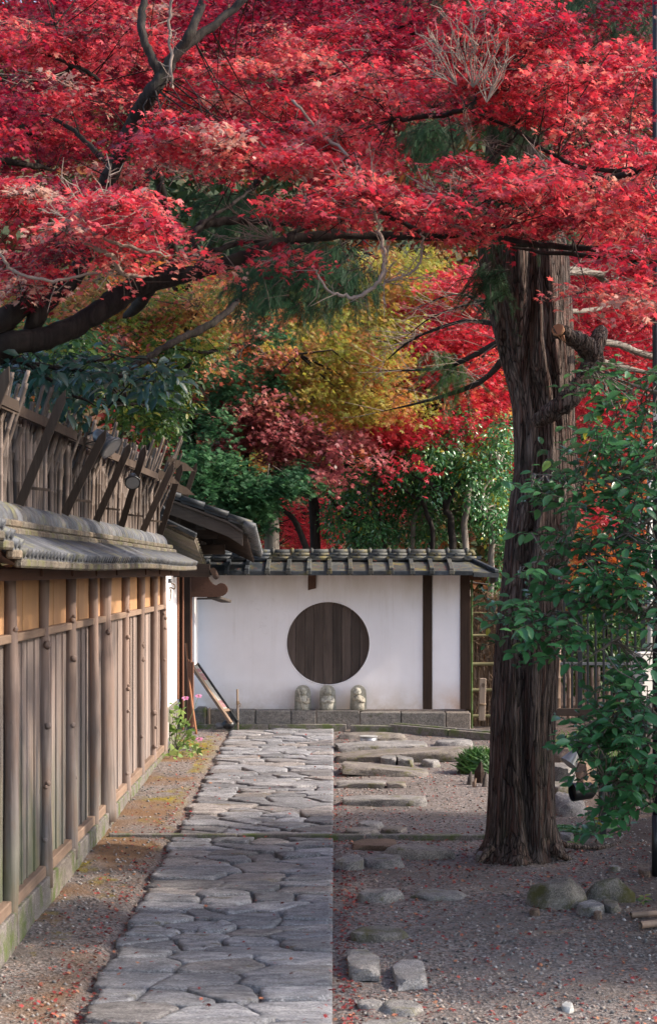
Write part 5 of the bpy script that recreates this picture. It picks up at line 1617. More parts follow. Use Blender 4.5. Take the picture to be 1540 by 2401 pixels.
# ================================================================== THE BIG CEDAR
cedar = thing('cedar_tree', gp(1220, 2010), 'massive ridged cedar trunk on the right, leaning slightly over the gravel', 'tree')
CD = 11.75
prof = [(2040, 1118, 1326), (2012, 1126, 1312), (1985, 1134, 1306), (1950, 1139, 1303), (1900, 1142, 1299), (1800, 1147, 1297), (1700, 1150, 1301), (1600, 1155, 1306), (1500, 1161, 1310), (1400, 1171, 1318), (1340, 1178, 1326),
        (1280, 1184, 1338), (1220, 1190, 1352), (1160, 1198, 1358), (1100, 1206, 1354), (1040, 1206, 1350), (1000, 1204, 1347), (950, 1200, 1346), (900, 1190, 1345), (850, 1175, 1345), (800, 1163, 1343), (750, 1151, 1340),
        (700, 1142, 1337), (650, 1130, 1334), (600, 1121, 1331), (500, 1124, 1310), (400, 1134, 1280), (300, 1142, 1255), (150, 1150, 1235), (0, 1158, 1228), (-300, 1162, 1220), (-800, 1168, 1208), (-1300, 1172, 1198)]
def cedar_trunk():
    ys = np.concatenate([np.arange(2040, 1900, -7), np.arange(1900, 560, -12), np.arange(560, -1300, -60)]).astype(float)
    py = np.array([p[0] for p in prof][::-1], float)
    xl = np.interp(ys, py, [p[1] for p in prof][::-1]); xr = np.interp(ys, py, [p[2] for p in prof][::-1])
    nth = 220
    th = np.linspace(0, 2 * np.pi, nth, endpoint=False)
    V = []
    grooves = [  # (rows, columns of the groove, width in radians, depth share) seen on the camera side
        ([2015, 1900, 1800, 1600, 1500, 1400, 1330, 1280], [1238, 1232, 1222, 1216, 1214, 1212, 1222, 1232], .16, .30),
        ([1330, 1280, 1150, 1000, 930, 860, 780, 700, 600, 500], [1214, 1216, 1262, 1262, 1248, 1226, 1232, 1238, 1238, 1236], .13, .22),
        ([1000, 900, 800, 720, 660, 600, 500], [1300, 1290, 1272, 1268, 1262, 1262, 1262], .09, .15),
        ([1250, 1100, 1000], [1238, 1228, 1222], .10, .08),
        ([900, 800, 700, 600], [1182, 1176, 1168, 1160], .12, .10),
        ([2015, 1950, 1850], [1275, 1272, 1268], .13, .10),
        ([2015, 1950, 1880], [1180, 1182, 1190], .12, .07)]
    s1 = RNG.uniform(0, 6, 24)
    for j, y in enumerate(ys):
        xc, hw = (xl[j] + xr[j]) / 2, (xr[j] - xl[j]) / 2
        c = at(xc, y, CD); R = hw / F * CD
        r = np.ones(nth)
        for rows, cols, w, dep in grooves:
            rr = np.array(rows[::-1], float); cc = np.array(cols[::-1], float)
            if y > rr[-1] + 30 or y < rr[0] - 60: continue
            fade = np.clip((rr[-1] + 30 - y) / 50, 0, 1) * np.clip((y - rr[0] + 60) / 60, 0, 1)
            u = np.clip((np.interp(y, rr, cc) - xc) / hw, -.92, .92)
            tg = -np.pi / 2 + np.arcsin(u)
            dt = (th - tg + np.pi) % (2 * np.pi) - np.pi
            r -= dep * fade * np.exp(-(dt / w) ** 2)
            r += dep * .22 * fade * np.exp(-((np.abs(dt) - w * 2.1) / (w * 1.1)) ** 2)
        # root flare
        fl = max(0, (y - 1930) / 100)
        r += fl * .26 * (np.maximum(0, np.sin(3 * th + .6)) + .6 * np.maximum(0, np.sin(5 * th + 2)))
        # stringy ridges that wander with height
        tw = .10 * math.sin(y / 210.0) + .05 * math.sin(y / 90.0)
        rid = 0
        for k, (f, a) in enumerate(((9, .016), (17, .014), (31, .013), (53, .011), (79, .008))):
            rid = rid + a * np.abs(np.sin(f / 2 * (th + tw) + s1[k] + .9 * np.sin(y / (70 + 23 * k) + s1[k + 6]) + .5 * np.sin(y / (31 + 9 * k) + th * 3)))
        r += rid - .03
        if 1080 < y < 1300: r += .07 * np.exp(-((y - 1190) / 60) ** 2) * np.exp(-(((th - (-.7) + np.pi) % (2 * np.pi) - np.pi) / .5) ** 2)
        V.append(np.stack([c.x + np.cos(th) * r * R, c.y + np.sin(th) * r * R * .95, np.full(nth, c.z)], 1))
    V = np.array(V); ny = len(ys)
    i = np.arange(nth); i2 = (i + 1) % nth; T_ = []
    for j in range(ny - 1):
        a, b, c, d = j * nth + i, j * nth + i2, (j + 1) * nth + i2, (j + 1) * nth + i
        T_.append(np.stack([a, b, c], 1)); T_.append(np.stack([a, c, d], 1))
    np_mesh('trunk', V.reshape(-1, 3), np.concatenate(T_), M['cedarbark'], cedar, None, True)
cedar_trunk()
# roots
for pts in ([(1296, 1985, 11.6, 16), (1320, 2008, 11.6, 9), (1350, 2018, 11.75, 4)], [(1300, 1975, 11.9, 9), (1350, 1985, 11.95, 6), (1420, 1985, 12.1, 6), (1470, 1972, 12.5, 5), (1530, 1968, 12.7, 3)],
            [(1150, 1985, 11.5, 12), (1130, 2012, 11.45, 6), (1118, 2024, 11.4, 2)]):
    branch(pts, M['cedarbark'], cedar, 'root')
# broken curved limb with a sawn end, and the stub below it
W = branch([(1262, 985, 11.4, 20), (1292, 968, 11.25, 22), (1330, 938, 11.2, 24), (1362, 905, 11.25, 24), (1380, 870, 11.3, 24), (1388, 836, 11.3, 26), (1372, 812, 11.25, 24), (1350, 796, 11.2, 20), (1322, 781, 11.1, 18), (1310, 776, 11.07, 17)], M['cedarbark'], cedar, 'broken_limb', 16, 6, .004)
e = at(1309, 775, 11.06); e2 = e + Vector((-.02, -.03, .012)) * .5
m = MB(); m.tube([e, e2], [.040, .036], 14, wob=.15); m.build('sawn_end', M['cutwood'], cedar)
for q in range(5):
    m = MB(); p = e + Vector((random.uniform(-.02, .03), -.01, -.025)); m.tube([p, p + Vector((random.uniform(.0, .02), 0, -random.uniform(.03, .12)))], [.006, .001], 5); m.build('splinter', M['cutwood'], cedar)
branch([(1388, 836, 11.3, 20), (1400, 800, 11.35, 20), (1408, 775, 11.4, 16), (1406, 762, 11.4, 4)], M['cedarbark'], cedar, 'broken_limb', 12)
# bare cedar branches reaching left and right
cb = []
for pts in ([(1160, 735, 12.3, 5), (1110, 700, 12.6, 4), (1060, 690, 13, 2.5), (980, 720, 13.4, 1.5)], [(1165, 760, 12.3, 7), (1100, 752, 12.8, 5), (1040, 765, 13.2, 4), (960, 800, 13.8, 3), (900, 850, 14.2, 1.5)],
            [(1172, 800, 12.3, 8), (1100, 838, 13, 6), (1040, 862, 13.4, 5), (960, 868, 13.8, 3), (880, 870, 14.2, 1.5)], [(1190, 830, 12.3, 9), (1140, 885, 12.9, 7), (1080, 915, 13.4, 6), (980, 945, 13.9, 3), (880, 968, 14.3, 1.2)],
            [(1168, 700, 12.2, 4), (1100, 712, 12.7, 3), (1010, 745, 13.2, 2), (950, 790, 13.6, 1)], [(1337, 730, 12.2, 6), (1380, 728, 12.6, 6), (1430, 718, 12.9, 5)],
            [(1330, 628, 12.1, 5), (1390, 640, 12.6, 7), (1430, 672, 12.9, 6), (1480, 720, 13.1, 4)], [(1330, 640, 12.1, 7), (1395, 640, 12.5, 7), (1460, 655, 12.9, 4), (1600, 665, 13.2, 3)],
            [(1392, 800, 11.6, 8), (1450, 808, 12.0, 9), (1500, 828, 12.3, 8), (1580, 850, 12.6, 6)], [(1380, 840, 11.8, 7), (1450, 858, 12.1, 7), (1560, 885, 12.6, 5)],
            [(1300, 585, 12.1, 4), (1380, 600, 12.4, 5), (1450, 610, 12.7, 5), (1600, 640, 13, 3)]):
    cb += branch(pts, M['barkpale'] if pts[0][0] > 1300 else M['bark'], cedar, 'branch', 7)
tips = np.array(cb)
# fine side shoots of those branches
sel = RNG.choice(len(tips), 260); A = tips[sel]
B = A + np.stack([RNG.uniform(-.35, .02, 260), RNG.normal(0, .12, 260), RNG.normal(.0, .10, 260)], 1)
mA = A[:, 0] > 1.4; B[mA, 0] = A[mA, 0] + RNG.uniform(0, .3, mA.sum())
sticks('shoots', A, B, .0035, .001, M['twig'], cedar, (A + B) / 2 + RNG.normal(0, .02, (260, 3)))
# hanging green shoots
def cedar_green(ells, n, parent, name='foliage', size=.10, mat=None):
    """drooping branchlets: each is a bent stem with feathery shoots hanging from it"""
    per = 16; nb_ = max(4, n // per)
    C = region(ells, nb_)
    dv = np.stack([RNG.uniform(-1.1, .35, nb_), RNG.normal(0, .5, nb_), RNG.uniform(-.5, .1, nb_)], 1); dv /= np.linalg.norm(dv, axis=1, keepdims=True)
    L = size * RNG.uniform(1.8, 3.6, nb_)
    u = np.tile(np.linspace(0, 1, per), nb_); idx = np.repeat(np.arange(nb_), per)
    P = C[idx] + dv[idx] * (L[idx] * u)[:, None] - np.array([0, 0, 1]) * (.65 * L[idx] * u * u)[:, None] + RNG.normal(0, size * .10, (len(idx), 3))
    m_ = len(P)
    T = dv[idx] * .7 + np.stack([RNG.normal(0, .35, m_), RNG.normal(0, .35, m_), -RNG.uniform(.5, 1.6, m_)], 1)
    N = np.stack([RNG.normal(0, .6, m_), RNG.normal(-1, .5, m_), RNG.normal(.5, .5, m_)], 1)
    leaves(name, P, N, T, size * (1.15 - .5 * u) * RNG.uniform(.6, 1.3, m_), SPRIG, mat or L_cedar, parent, .45 + RNG.normal(0, .16, nb_)[idx] + RNG.normal(0, .12, m_))
    e = C + dv * L[:, None] - np.array([0, 0, .65]) * L[:, None]
    sticks('green_stems', C - dv * L[:, None] * .3, e, .004, .0015, M['twigdark'], parent, C + dv * L[:, None] * .5 - np.array([0, 0, .16]) * L[:, None])
cedar_green([(1150, 640, 42, 32, 11.1, 11.5), (1165, 665, 30, 30, 11.1, 11.4)], 520, cedar, size=.065)
cedar_green([(620, 640, 60, 70, 13.5, 15), (700, 650, 70, 80, 13.5, 15), (780, 640, 80, 50, 13.5, 15.5), (850, 640, 50, 45, 14, 15.5), (700, 600, 140, 50, 14, 15.5)], 3600, cedar, size=.10)
cedar_green([(560, 480, 80, 50, 14.5, 16), (600, 520, 90, 40, 14.5, 16), (1030, 320, 60, 50, 14, 15), (1010, 300, 60, 30, 14, 15)], 2200, cedar, size=.09)
cedar_green([(1215, 20, 70, 50, 13, 14), (1440, 25, 110, 38, 13, 14), (1530, 10, 60, 60, 13, 14), (1300, -60, 300, 70, 12.5, 14)], 2200, cedar, size=.10)
cedar_green([(1180, 420, 80, 100, 10.9, 11.5), (1200, 200, 90, 120, 10.9, 11.6), (1300, 545, 60, 30, 12.2, 12.6)], 1500, cedar, size=.09)
cedar_green([(1048, 838, 36, 26, 13.2, 13.6), (1062, 868, 30, 26, 13.2, 13.5)], 420, cedar, size=.08, mat=L_green)
cedar_green([(700, 300, 400, 200, 15, 17), (1300, -200, 400, 150, 12, 15)], 1500, cedar, size=.14)

# ================================================================== NEAR MAPLES
mapleA = thing('maple_tree', (-2.6, 10.3, gz(10.3)), 'red maple whose dark limbs sweep in from the left over the fence', 'tree')
nodesA = []
def lA(pts, **k):
    global nodesA
    nodesA += branch(pts, M['bark'], mapleA, 'limb', 12, 6, .003)
lA([(-420, 2000, 10.3, 80), (-380, 1500, 10.3, 70), (-300, 1150, 10.3, 62), (-180, 950, 10.2, 52), (-60, 850, 10.1, 42)])
lA([(-60, 850, 10.1, 42), (20, 806, 10.1, 30), (110, 792, 10.2, 27), (200, 752, 10.3, 26), (270, 705, 10.4, 27), (330, 668, 10.5, 25), (420, 648, 10.6, 20), (500, 628, 10.7, 17), (580, 598, 10.8, 15), (640, 572, 10.9, 13), (720, 556, 11, 12), (800, 549, 11.1, 13), (880, 552, 11.2, 11), (1000, 556, 11.3, 9), (1110, 560, 11.3, 8), (1250, 575, 11.3, 6), (1440, 578, 11.2, 4)])
lA([(-100, 830, 10, 34), (0, 757, 10.1, 28), (90, 695, 10.2, 22), (170, 652, 10.3, 21), (200, 590, 10.5, 20), (215, 520, 10.7, 19), (250, 430, 10.6, 20), (290, 350, 10.5, 19), (320, 275, 10.4, 20), (350, 225, 10.3, 18), (385, 175, 10.3, 16), (415, 125, 10.3, 13), (480, 75, 10.4, 11), (560, 10, 10.5, 9), (620, -60, 10.6, 8)])
lA([(378, 182, 10.3, 12), (350, 120, 10.3, 10), (333, 70, 10.3, 10), (338, 0, 10.4, 9), (350, -90, 10.4, 7)])
lA([(415, 125, 10.3, 11), (445, 80, 10.3, 11), (470, 20, 10.4, 10), (500, -60, 10.5, 8)])
lA([(180, 650, 10.3, 20), (120, 700, 10.2, 20), (60, 780, 10.2, 26)])
lA([(300, 688, 10.4, 12), (330, 660, 10.6, 12), (390, 625, 10.8, 9), (470, 600, 11.0, 7), (560, 570, 11.2, 6), (660, 560, 11.4, 4)])
lA([(440, 560, 11.2, 9), (475, 528, 11.3, 11), (520, 520, 11.4, 11), (590, 518, 11.5, 9), (680, 525, 11.6, 6), (780, 510, 11.8, 5), (900, 490, 12, 3)])
lA([(470, 605, 11.1, 7), (455, 560, 11.1, 6), (470, 530, 11.2, 5), (540, 480, 11.5, 4), (600, 440, 11.8, 3)])
lA([(360, 660, 10.7, 18), (320, 720, 11.2, 14), (290, 745, 11.4, 8)])
lA([(0, 375, 11.6, 9), (60, 385, 11.7, 8), (130, 400, 11.9, 6)])
lA([(-60, 180, 11, 7), (70, 190, 11.2, 7), (160, 165, 11.3, 5), (175, 120, 11.3, 4), (130, 60, 11.4, 3)])
lA([(270, 400, 11, 8), (200, 330, 11.1, 6), (150, 290, 11.2, 5), (60, 250, 11.2, 4), (20, 190, 11.3, 3)])
lA([(-40, 260, 11.2, 8), (40, 290, 11.3, 8), (90, 330, 11.4, 6)])
lA([(240, 192, 11.3, 6), (190, 160, 11.2, 5), (160, 150, 11.2, 4), (90, 120, 11.2, 3)])
lA([(640, 572, 10.9, 8), (700, 540, 11, 6), (760, 520, 11.1, 5), (860, 480, 11.2, 4), (960, 530, 11.2, 3)])
lA([(250, 905, 12.4, 6), (320, 855, 12.5, 7), (380, 818, 12.6, 8), (430, 792, 12.7, 8.5), (480, 768, 12.8, 9), (520, 742, 12.9, 8), (552, 712, 13.0, 6), (560, 700, 13, 3)])
for (x, y) in ((300, 560), (310, 500), (340, 470), (355, 520)):
    lA([(x - 20, 560, 11.4, 9), (x, y - 30, 11.5, 7), (x + 30, y - 110, 11.7, 4)])
rnk = [  # red masses of the left maple
    (60, 470, 130, 60, 8.6, 10.4), (200, 500, 160, 65, 8.6, 10.4), (330, 540, 120, 45, 9, 10.5), (150, 600, 180, 45, 9, 10.8), (400, 590, 90, 30, 9.4, 10.6),
    (520, 340, 190, 55, 9.2, 11), (450, 290, 130, 35, 9.2, 10), (150, 240, 190, 90, 10.5, 12.5), (200, 80, 260, 90, 10.8, 13), (620, 170, 180, 110, 10.8, 13),
    (700, 340, 170, 70, 9.4, 11.5), (60, 690, 60, 40, 9.6, 10.4), (250, 420, 130, 40, 10.5, 12), (440, 380, 110, 22, 10.5, 12.5)]
C = open_gaps(region(rnk, 190))
sprays(C, 145, .27, .018, .0255, STAR, L_near, mapleA, tilt=.62, twig=M['twig'], ntw=11, twigr=.0026, base=.5, bias=.23, szvar=.45)
connect(C, nodesA, mapleA, M['bark'], .007, .0025, .75)
C = region([(300, -90, 600, 170, 10.6, 14), (-150, 250, 180, 350, 9, 13), (100, 60, 260, 80, 11, 14)], 75)
sprays(C, 150, .32, .04, .026, STAR, L_crim, mapleA, tilt=.6, twig=M['twigdark'], ntw=5, base=.45)
connect(C, nodesA, mapleA, M['bark'], .007, .0025, .75)

mapleB = thing('maple_tree', (4.6, 9.6, gz(9.6)), 'red maple reaching in from the right above the cedar trunk', 'tree')
nodesB = []
def lB(pts, mat='bark', n=9):
    global nodesB
    nodesB += branch(pts, M[mat], mapleB, 'limb', n, 6, .003)
lB([(2900, 2120, 9.6, 75), (2860, 1600, 9.6, 62), (2700, 1100, 9.6, 54), (2350, 700, 9.7, 40), (1950, 480, 9.8, 26), (1700, 400, 9.9, 16), (1540, 390, 10, 10), (1400, 430, 10.1, 8), (1290, 470, 10.2, 6), (1180, 470, 10.3, 4), (1100, 440, 10.4, 3)])
lB([(1540, 390, 10, 7), (1400, 400, 10.2, 5), (1290, 360, 10.3, 5), (1200, 300, 10.4, 4), (1100, 260, 10.5, 3)])
lB([(1700, 590, 9.9, 9), (1540, 600, 10, 8), (1400, 585, 10.1, 7), (1290, 578, 10.2, 7), (1180, 560, 10.3, 6), (1040, 545, 10.4, 5)])
lB([(1700, 640, 10, 9), (1500, 610, 10, 7), (1400, 600, 10, 6), (1280, 592, 10, 5), (1180, 575, 10, 3)])
lB([(1200, 330, 10.6, 6), (1130, 400, 10.6, 6), (1100, 470, 10.7, 5), (1050, 500, 10.8, 4)])
lB([(920, 280, 10.4, 4), (960, 278, 10.4, 6), (1040, 268, 10.4, 6), (1100, 250, 10.4, 6), (1118, 225, 10.4, 5), (1108, 205, 10.4, 5), (1070, 202, 10.4, 4), (1040, 180, 10.4, 2)])
lB([(870, 470, 9.6, 5), (900, 500, 9.6, 5), (960, 530, 9.7, 6), (1020, 555, 9.8, 6), (1140, 540, 9.9, 5), (1230, 520, 10, 4)])
lB([(1920, 850, 9.9, 14), (1700, 560, 10.1, 12), (1560, 480, 10.3, 9), (1480, 440, 10.4, 6), (1400, 410, 10.5, 4)])
rb = [(1000, 200, 200, 90, 10, 12.5), (1300, 200, 200, 100, 9.6, 12), (1450, 170, 130, 100, 9.6, 12), (1400, 380, 180, 70, 9, 11), (1240, 430, 170, 40, 9.2, 11), (1100, 370, 60, 30, 9.6, 11),
      (880, 440, 120, 50, 9.2, 10.6), (760, 470, 130, 35, 9.2, 10.4), (1000, 480, 130, 40, 9.2, 10.6), (1150, 520, 170, 32, 9.4, 10.8), (1350, 500, 160, 40, 9.4, 10.8), (1490, 600, 70, 60, 8.8, 10), (1440, 690, 90, 45, 8.6, 9.8), (1500, 700, 60, 60, 8.6, 9.8),
      (1390, 790, 30, 14, 8.6, 9), (700, 590, 40, 14, 9.2, 9.8), (1130, 590, 60, 14, 9.2, 10), (830, 350, 120, 60, 9.6, 11.5), (840, 130, 130, 100, 10.5, 13), (1510, 480, 70, 60, 9, 10.6)]
rb += [(1200, 120, 120, 90, 9.6, 10.8), (1200, 300, 90, 60, 9.6, 10.8), (1180, 40, 140, 70, 9.6, 11)]
C = open_gaps(region(rb, 240))
sprays(C, 130, .26, .018, .0255, STAR, L_near, mapleB, tilt=.62, twig=M['twig'], ntw=11, twigr=.0026, base=.54, bias=.23, szvar=.45)
connect(C, nodesB, mapleB, M['bark'], .007, .0025, .75)
C = region([(1100, -80, 560, 160, 9, 14), (1800, 300, 260, 400, 8, 12)], 75)
sprays(C, 150, .34, .04, .026, STAR, L_crim, mapleB, tilt=.6, twig=M['twigdark'], ntw=5, base=.45)
# bare pale twig sprays of the right maple
A_, B_, Mi = [], [], []
def fantwigs(base, n, L, dirv, sp):
    base = np.array(base)
    for k in range(n):
        v = np.array(dirv) + RNG.normal(0, sp, 3); v = v / np.linalg.norm(v) * L * RNG.uniform(.5, 1.2)
        b = base + v; A_.append(base); B_.append(b); Mi.append((base + b) / 2 + RNG.normal(0, L * .06, 3))
        for q in range(4):
            t = RNG.uniform(.3, .95); a2 = base + v * t; v2 = v / np.linalg.norm(v) + RNG.normal(0, .5, 3); b2 = a2 + v2 / np.linalg.norm(v2) * L * RNG.uniform(.15, .4)
            A_.append(a2); B_.append(b2); Mi.append((a2 + b2) / 2 + RNG.normal(0, L * .03, 3))
for (x, y, d, n, L, dv, sp) in ((1108, 205, 9.3, 12, .36, (-.1, 0, 1), .28), (1070, 200, 9.3, 8, .28, (-.5, 0, .8), .3), (1140, 240, 9.3, 8, .32, (.2, 0, 1), .3), (1100, 330, 10.3, 10, .25, (.1, 0, .6), .7), (1050, 470, 9.7, 12, .25, (-.6, 0, .1), .5), (880, 480, 9.4, 12, .28, (-.8, 0, .2), .5), (640, 560, 10.3, 10, .3, (-.6, 0, .2), .35),
                                (1130, 440, 10, 10, .28, (-.6, 0, .3), .5), (240, 520, 9, 12, .28, (-.7, 0, .3), .4), (330, 580, 9.2, 10, .25, (-.5, 0, .4), .5), (450, 400, 9.8, 8, .22, (-.6, 0, .3), .5), (900, 660, 9.3, 8, .2, (.5, 0, .2), .5), (1300, 420, 9.8, 10, .3, (-.7, 0, .1), .4)):
    fantwigs(at(x, y, d), n, L, dv, sp)
sticks('bare_twigs', A_, B_, .0034, .0014, M['twig'], mapleB, Mi)
for pts in ([(872, 470, 9.4, 4), (890, 540, 9.4, 4), (902, 610, 9.35, 4.5), (888, 660, 9.3, 5), (850, 692, 9.3, 5), (812, 696, 9.3, 4), (770, 680, 9.3, 3), (748, 650, 9.3, 2.5), (733, 620, 9.3, 2)], [(990, 545, 9.6, 2.5), (988, 590, 9.6, 3), (975, 630, 9.55, 3), (940, 650, 9.5, 3), (890, 668, 9.4, 3)],
            [(404, 200, 9.7, 3), (402, 130, 9.7, 3.5), (396, 60, 9.7, 3.5), (404, 0, 9.7, 3), (410, -60, 9.7, 3)], [(0, 590, 9, 3.5), (30, 635, 9, 4), (90, 655, 9, 4), (150, 655, 9, 3.5), (230, 640, 9, 3), (290, 628, 9, 2)],
            [(95, 530, 8.8, 3), (160, 520, 8.8, 4.5), (230, 555, 8.8, 4.5), (320, 585, 8.9, 4.5), (400, 600, 9, 3)], [(190, 560, 8.9, 4), (215, 580, 8.9, 5), (260, 600, 8.9, 6), (290, 640, 9, 5), (360, 650, 9.1, 4)],
            [(690, 240, 10, 3), (740, 300, 10, 3.5), (800, 350, 9.9, 4), (850, 400, 9.8, 3)], [(590, 320, 10, 3), (690, 400, 9.9, 4.5), (760, 470, 9.8, 4.5), (800, 520, 9.7, 3)]):
    own = mapleB if pts[0][0] > 500 else mapleA
    W_ = branch([(pts[0][0], pts[0][1], pts[0][2] + .5, pts[0][3])] + pts, M['twig'] if pts[0][3] < 4.6 else M['barkpale'], own, 'bare_twig', 7, 6, .004)
    W_ = np.array(W_)[8:]; k_ = 16; A3 = W_[RNG.choice(len(W_), k_)]; v3 = RNG.normal(0, 1, (k_, 3)) * np.array([1, .5, .8]); v3 /= np.linalg.norm(v3, axis=1, keepdims=True)
    B3 = A3 + v3 * RNG.uniform(.05, .18, (k_, 1)); sticks('side_twigs', A3, B3, .0028, .0012, M['twig'], own, (A3 + B3) / 2 + RNG.normal(0, .012, (k_, 3)))

mapleC = thing('maple_tree', (-1.5, 20.0 + 1.6, gz(20)), 'tall deep crimson maple filling the top of the view behind the nearer limbs', 'tree')
nodesC = []
for pts in ([(500, 1650, 21.6, 22), (470, 1300, 21.4, 20), (440, 1000, 21, 18), (420, 700, 20, 15), (380, 450, 19, 12), (300, 250, 18, 8), (200, 100, 17, 5)], [(420, 700, 20, 12), (560, 480, 19, 9), (700, 330, 18, 6), (850, 200, 17, 4)],
            [(870, 200, 16, 8), (880, 120, 16, 6), (870, 50, 16, 5), (850, -40, 16, 4)], [(700, 330, 18, 6), (900, 260, 17, 6), (1060, 240, 17, 5), (1300, 150, 17, 4)], [(100, 400, 17, 8), (60, 280, 17, 6), (40, 150, 17, 4)]):
    nodesC += branch(pts, M['bark'], mapleC, 'limb', 8)
C = region([(200, 120, 350, 180, 14, 18), (600, 120, 350, 180, 14, 18), (1000, 100, 350, 150, 14.5, 18.5), (1350, 130, 300, 160, 15, 19), (180, 300, 200, 90, 15, 18), (900, 300, 160, 50, 15, 18), (1350, 330, 250, 120, 16, 19), (700, -120, 900, 160, 14, 19)], 330)
C = open_gaps(C)
sprays(C, 125, .5, .05, .045, STARLO, L_crim, mapleC, tilt=.65, twig=M['twigdark'], ntw=4, twigr=.004, base=.5)
connect(C, nodesC, mapleC, M['bark'], .014, .004)

# ================================================================== TREES BEHIND THE WALL
def back_tree(label, trunks, ells, n, per, R, size, tmpl, mat, base=.5, bark='bark', tilt=.7, twig='twigdark', name='maple_tree', ntw=3, thick=.06, droop=.2, cat='tree', group=None, bias=.18):
    x0, y0, d0, _ = trunks[0][0]
    X = (x0 - CX) / F * d0
    t = thing(name, (X, d0, gz(d0)), label, cat, group)
    nodes = []
    for pts in trunks: nodes += branch(pts, M[bark], t, 'trunk' if pts is trunks[0] else 'limb', 8)
    C = region(ells, n)
    sprays(C, per, R, thick, size, tmpl, mat, t, tilt=tilt, base=base, twig=M[twig], ntw=ntw, twigr=.0035, droop=droop, bias=bias)
    connect(C, nodes, t, M[bark], .012, .003)
    return t
def gy(d): return 1258 + 2 * F / d
back_tree('orange maple behind the fence and gate roof on the left', [[(560, gy(24), 24, 14), (540, 1200, 24, 12), (500, 950, 24, 9), (470, 750, 24, 6), (430, 650, 24, 4)], [(500, 950, 24, 7), (620, 820, 24, 5), (700, 700, 24, 3)]],
          [(470, 720, 220, 110, 22, 26), (620, 820, 190, 110, 22, 26), (300, 760, 180, 90, 21, 25), (560, 900, 160, 90, 22, 25), (900, 1000, 150, 90, 26, 28), (150, 820, 150, 120, 20, 24)], 230, 95, .48, .055, STARLO, L_orange)
back_tree('olive and yellow-green maple in the middle distance', [[(860, gy(29), 29, 12), (850, 1150, 29, 10), (830, 950, 28, 8), (800, 800, 27, 5), (760, 700, 27, 3)], [(830, 950, 28, 6), (900, 820, 27, 4), (960, 700, 27, 3)], [(662, 612, 26, 1), (740, 625, 26, 4), (790, 628, 26, 5), (820, 590, 26, 4)]],
          [(790, 760, 180, 110, 22.5, 25), (860, 670, 180, 70, 22.5, 25), (900, 800, 60, 90, 22.5, 25), (800, 850, 150, 90, 20.8, 23), (770, 930, 120, 50, 20.8, 22.5), (840, 780, 120, 60, 21, 23), (900, 960, 80, 50, 20.8, 22.5), (700, 1050, 120, 80, 26, 29), (970, 640, 110, 45, 22.5, 25), (640, 740, 90, 80, 23, 26)], 300, 120, .5, .042, STARLO, L_olive)
back_tree('scarlet maple glowing left of the cedar trunk', [[(1010, gy(26), 26, 11), (1020, 1050, 25, 9), (1080, 930, 23, 7), (1140, 850, 23, 5), (1190, 790, 23, 3)], [(1080, 930, 25, 5), (1130, 960, 25, 4), (1180, 930, 25, 2)]],
          [(1090, 780, 100, 150, 21.8, 24), (1060, 880, 120, 80, 21.8, 24), (1010, 1000, 130, 30, 21.2, 23), (1090, 940, 90, 40, 22, 24), (1130, 690, 70, 60, 22, 24), (950, 1015, 80, 28, 21.2, 23), (970, 1090, 34, 18, 20.6, 21), (1000, 770, 60, 90, 22.5, 25)], 150, 100, .42, .047, STARLO, L_bright)
back_tree('dusty pink-red maple spreading above the gate roof', [[(745, gy(22.5), 22.5, 13), (738, 1240, 22.5, 13), (728, 1150, 22.3, 10), (700, 1080, 22, 6), (640, 1000, 22, 4), (560, 940, 22, 3)], [(728, 1150, 22.3, 7), (790, 1100, 22, 4), (860, 1080, 21.6, 2)], [(720, 1290, 22, 8), (690, 1220, 22, 7), (655, 1190, 22, 5), (620, 1160, 22, 4)], [(600, 960, 21.8, 3), (700, 990, 21.5, 2), (800, 1060, 21.3, 1.5)]],
          [(690, 1035, 170, 50, 20.6, 22), (560, 960, 120, 35, 20.6, 22), (790, 1085, 110, 28, 20.4, 21.6), (850, 1075, 60, 12, 20.4, 21), (740, 1110, 80, 24, 20.6, 21.8), (600, 1020, 90, 45, 20.8, 22)], 72, 95, .33, .045, STAR, L_dusty, tilt=.75, ntw=5, twig='twig')
back_tree('scarlet maple behind the cedar on the right side', [[(1470, gy(27), 27, 12), (1450, 1000, 27, 9), (1420, 800, 26, 7), (1400, 650, 26, 5)], [(1450, 1000, 27, 6), (1520, 850, 26, 5), (1600, 750, 26, 3)]],
          [(1430, 620, 130, 120, 23, 27), (1500, 760, 130, 130, 23, 27), (1400, 860, 90, 120, 23, 27), (1480, 980, 120, 110, 23, 27), (1560, 480, 200, 120, 23, 27), (1420, 1190, 60, 30, 22, 24), (1380, 640, 60, 80, 23, 26)], 220, 95, .45, .05, STARLO, L_bright, base=.42)
back_tree('orange-gold maple low behind the right-hand shrub', [[(1500, gy(25), 25, 10), (1480, 1400, 25, 9), (1450, 1250, 25, 6), (1430, 1150, 25, 3)]],
          [(1440, 1240, 120, 130, 23, 27), (1500, 1120, 120, 120, 23, 27), (1540, 1350, 110, 130, 23, 27), (1380, 1350, 60, 80, 23, 26), (1200, 1000, 60, 80, 27, 30)], 130, 95, .45, .05, STARLO, L_orange, base=.62)
back_tree('low scarlet maple seen between trunks over the wall roof', [[(640, gy(28), 28, 8), (650, 1290, 28, 7), (670, 1220, 28, 5)], [(690, gy(27), 27, 6), (640, 1230, 27, 5), (610, 1180, 27, 3)]],
          [(670, 1240, 110, 70, 26, 30), (760, 1210, 80, 60, 26, 30), (600, 1200, 60, 60, 26, 29), (900, 1150, 80, 60, 27, 30), (1170, 1080, 60, 80, 26, 29)], 100, 90, .42, .05, STARLO, L_bright)
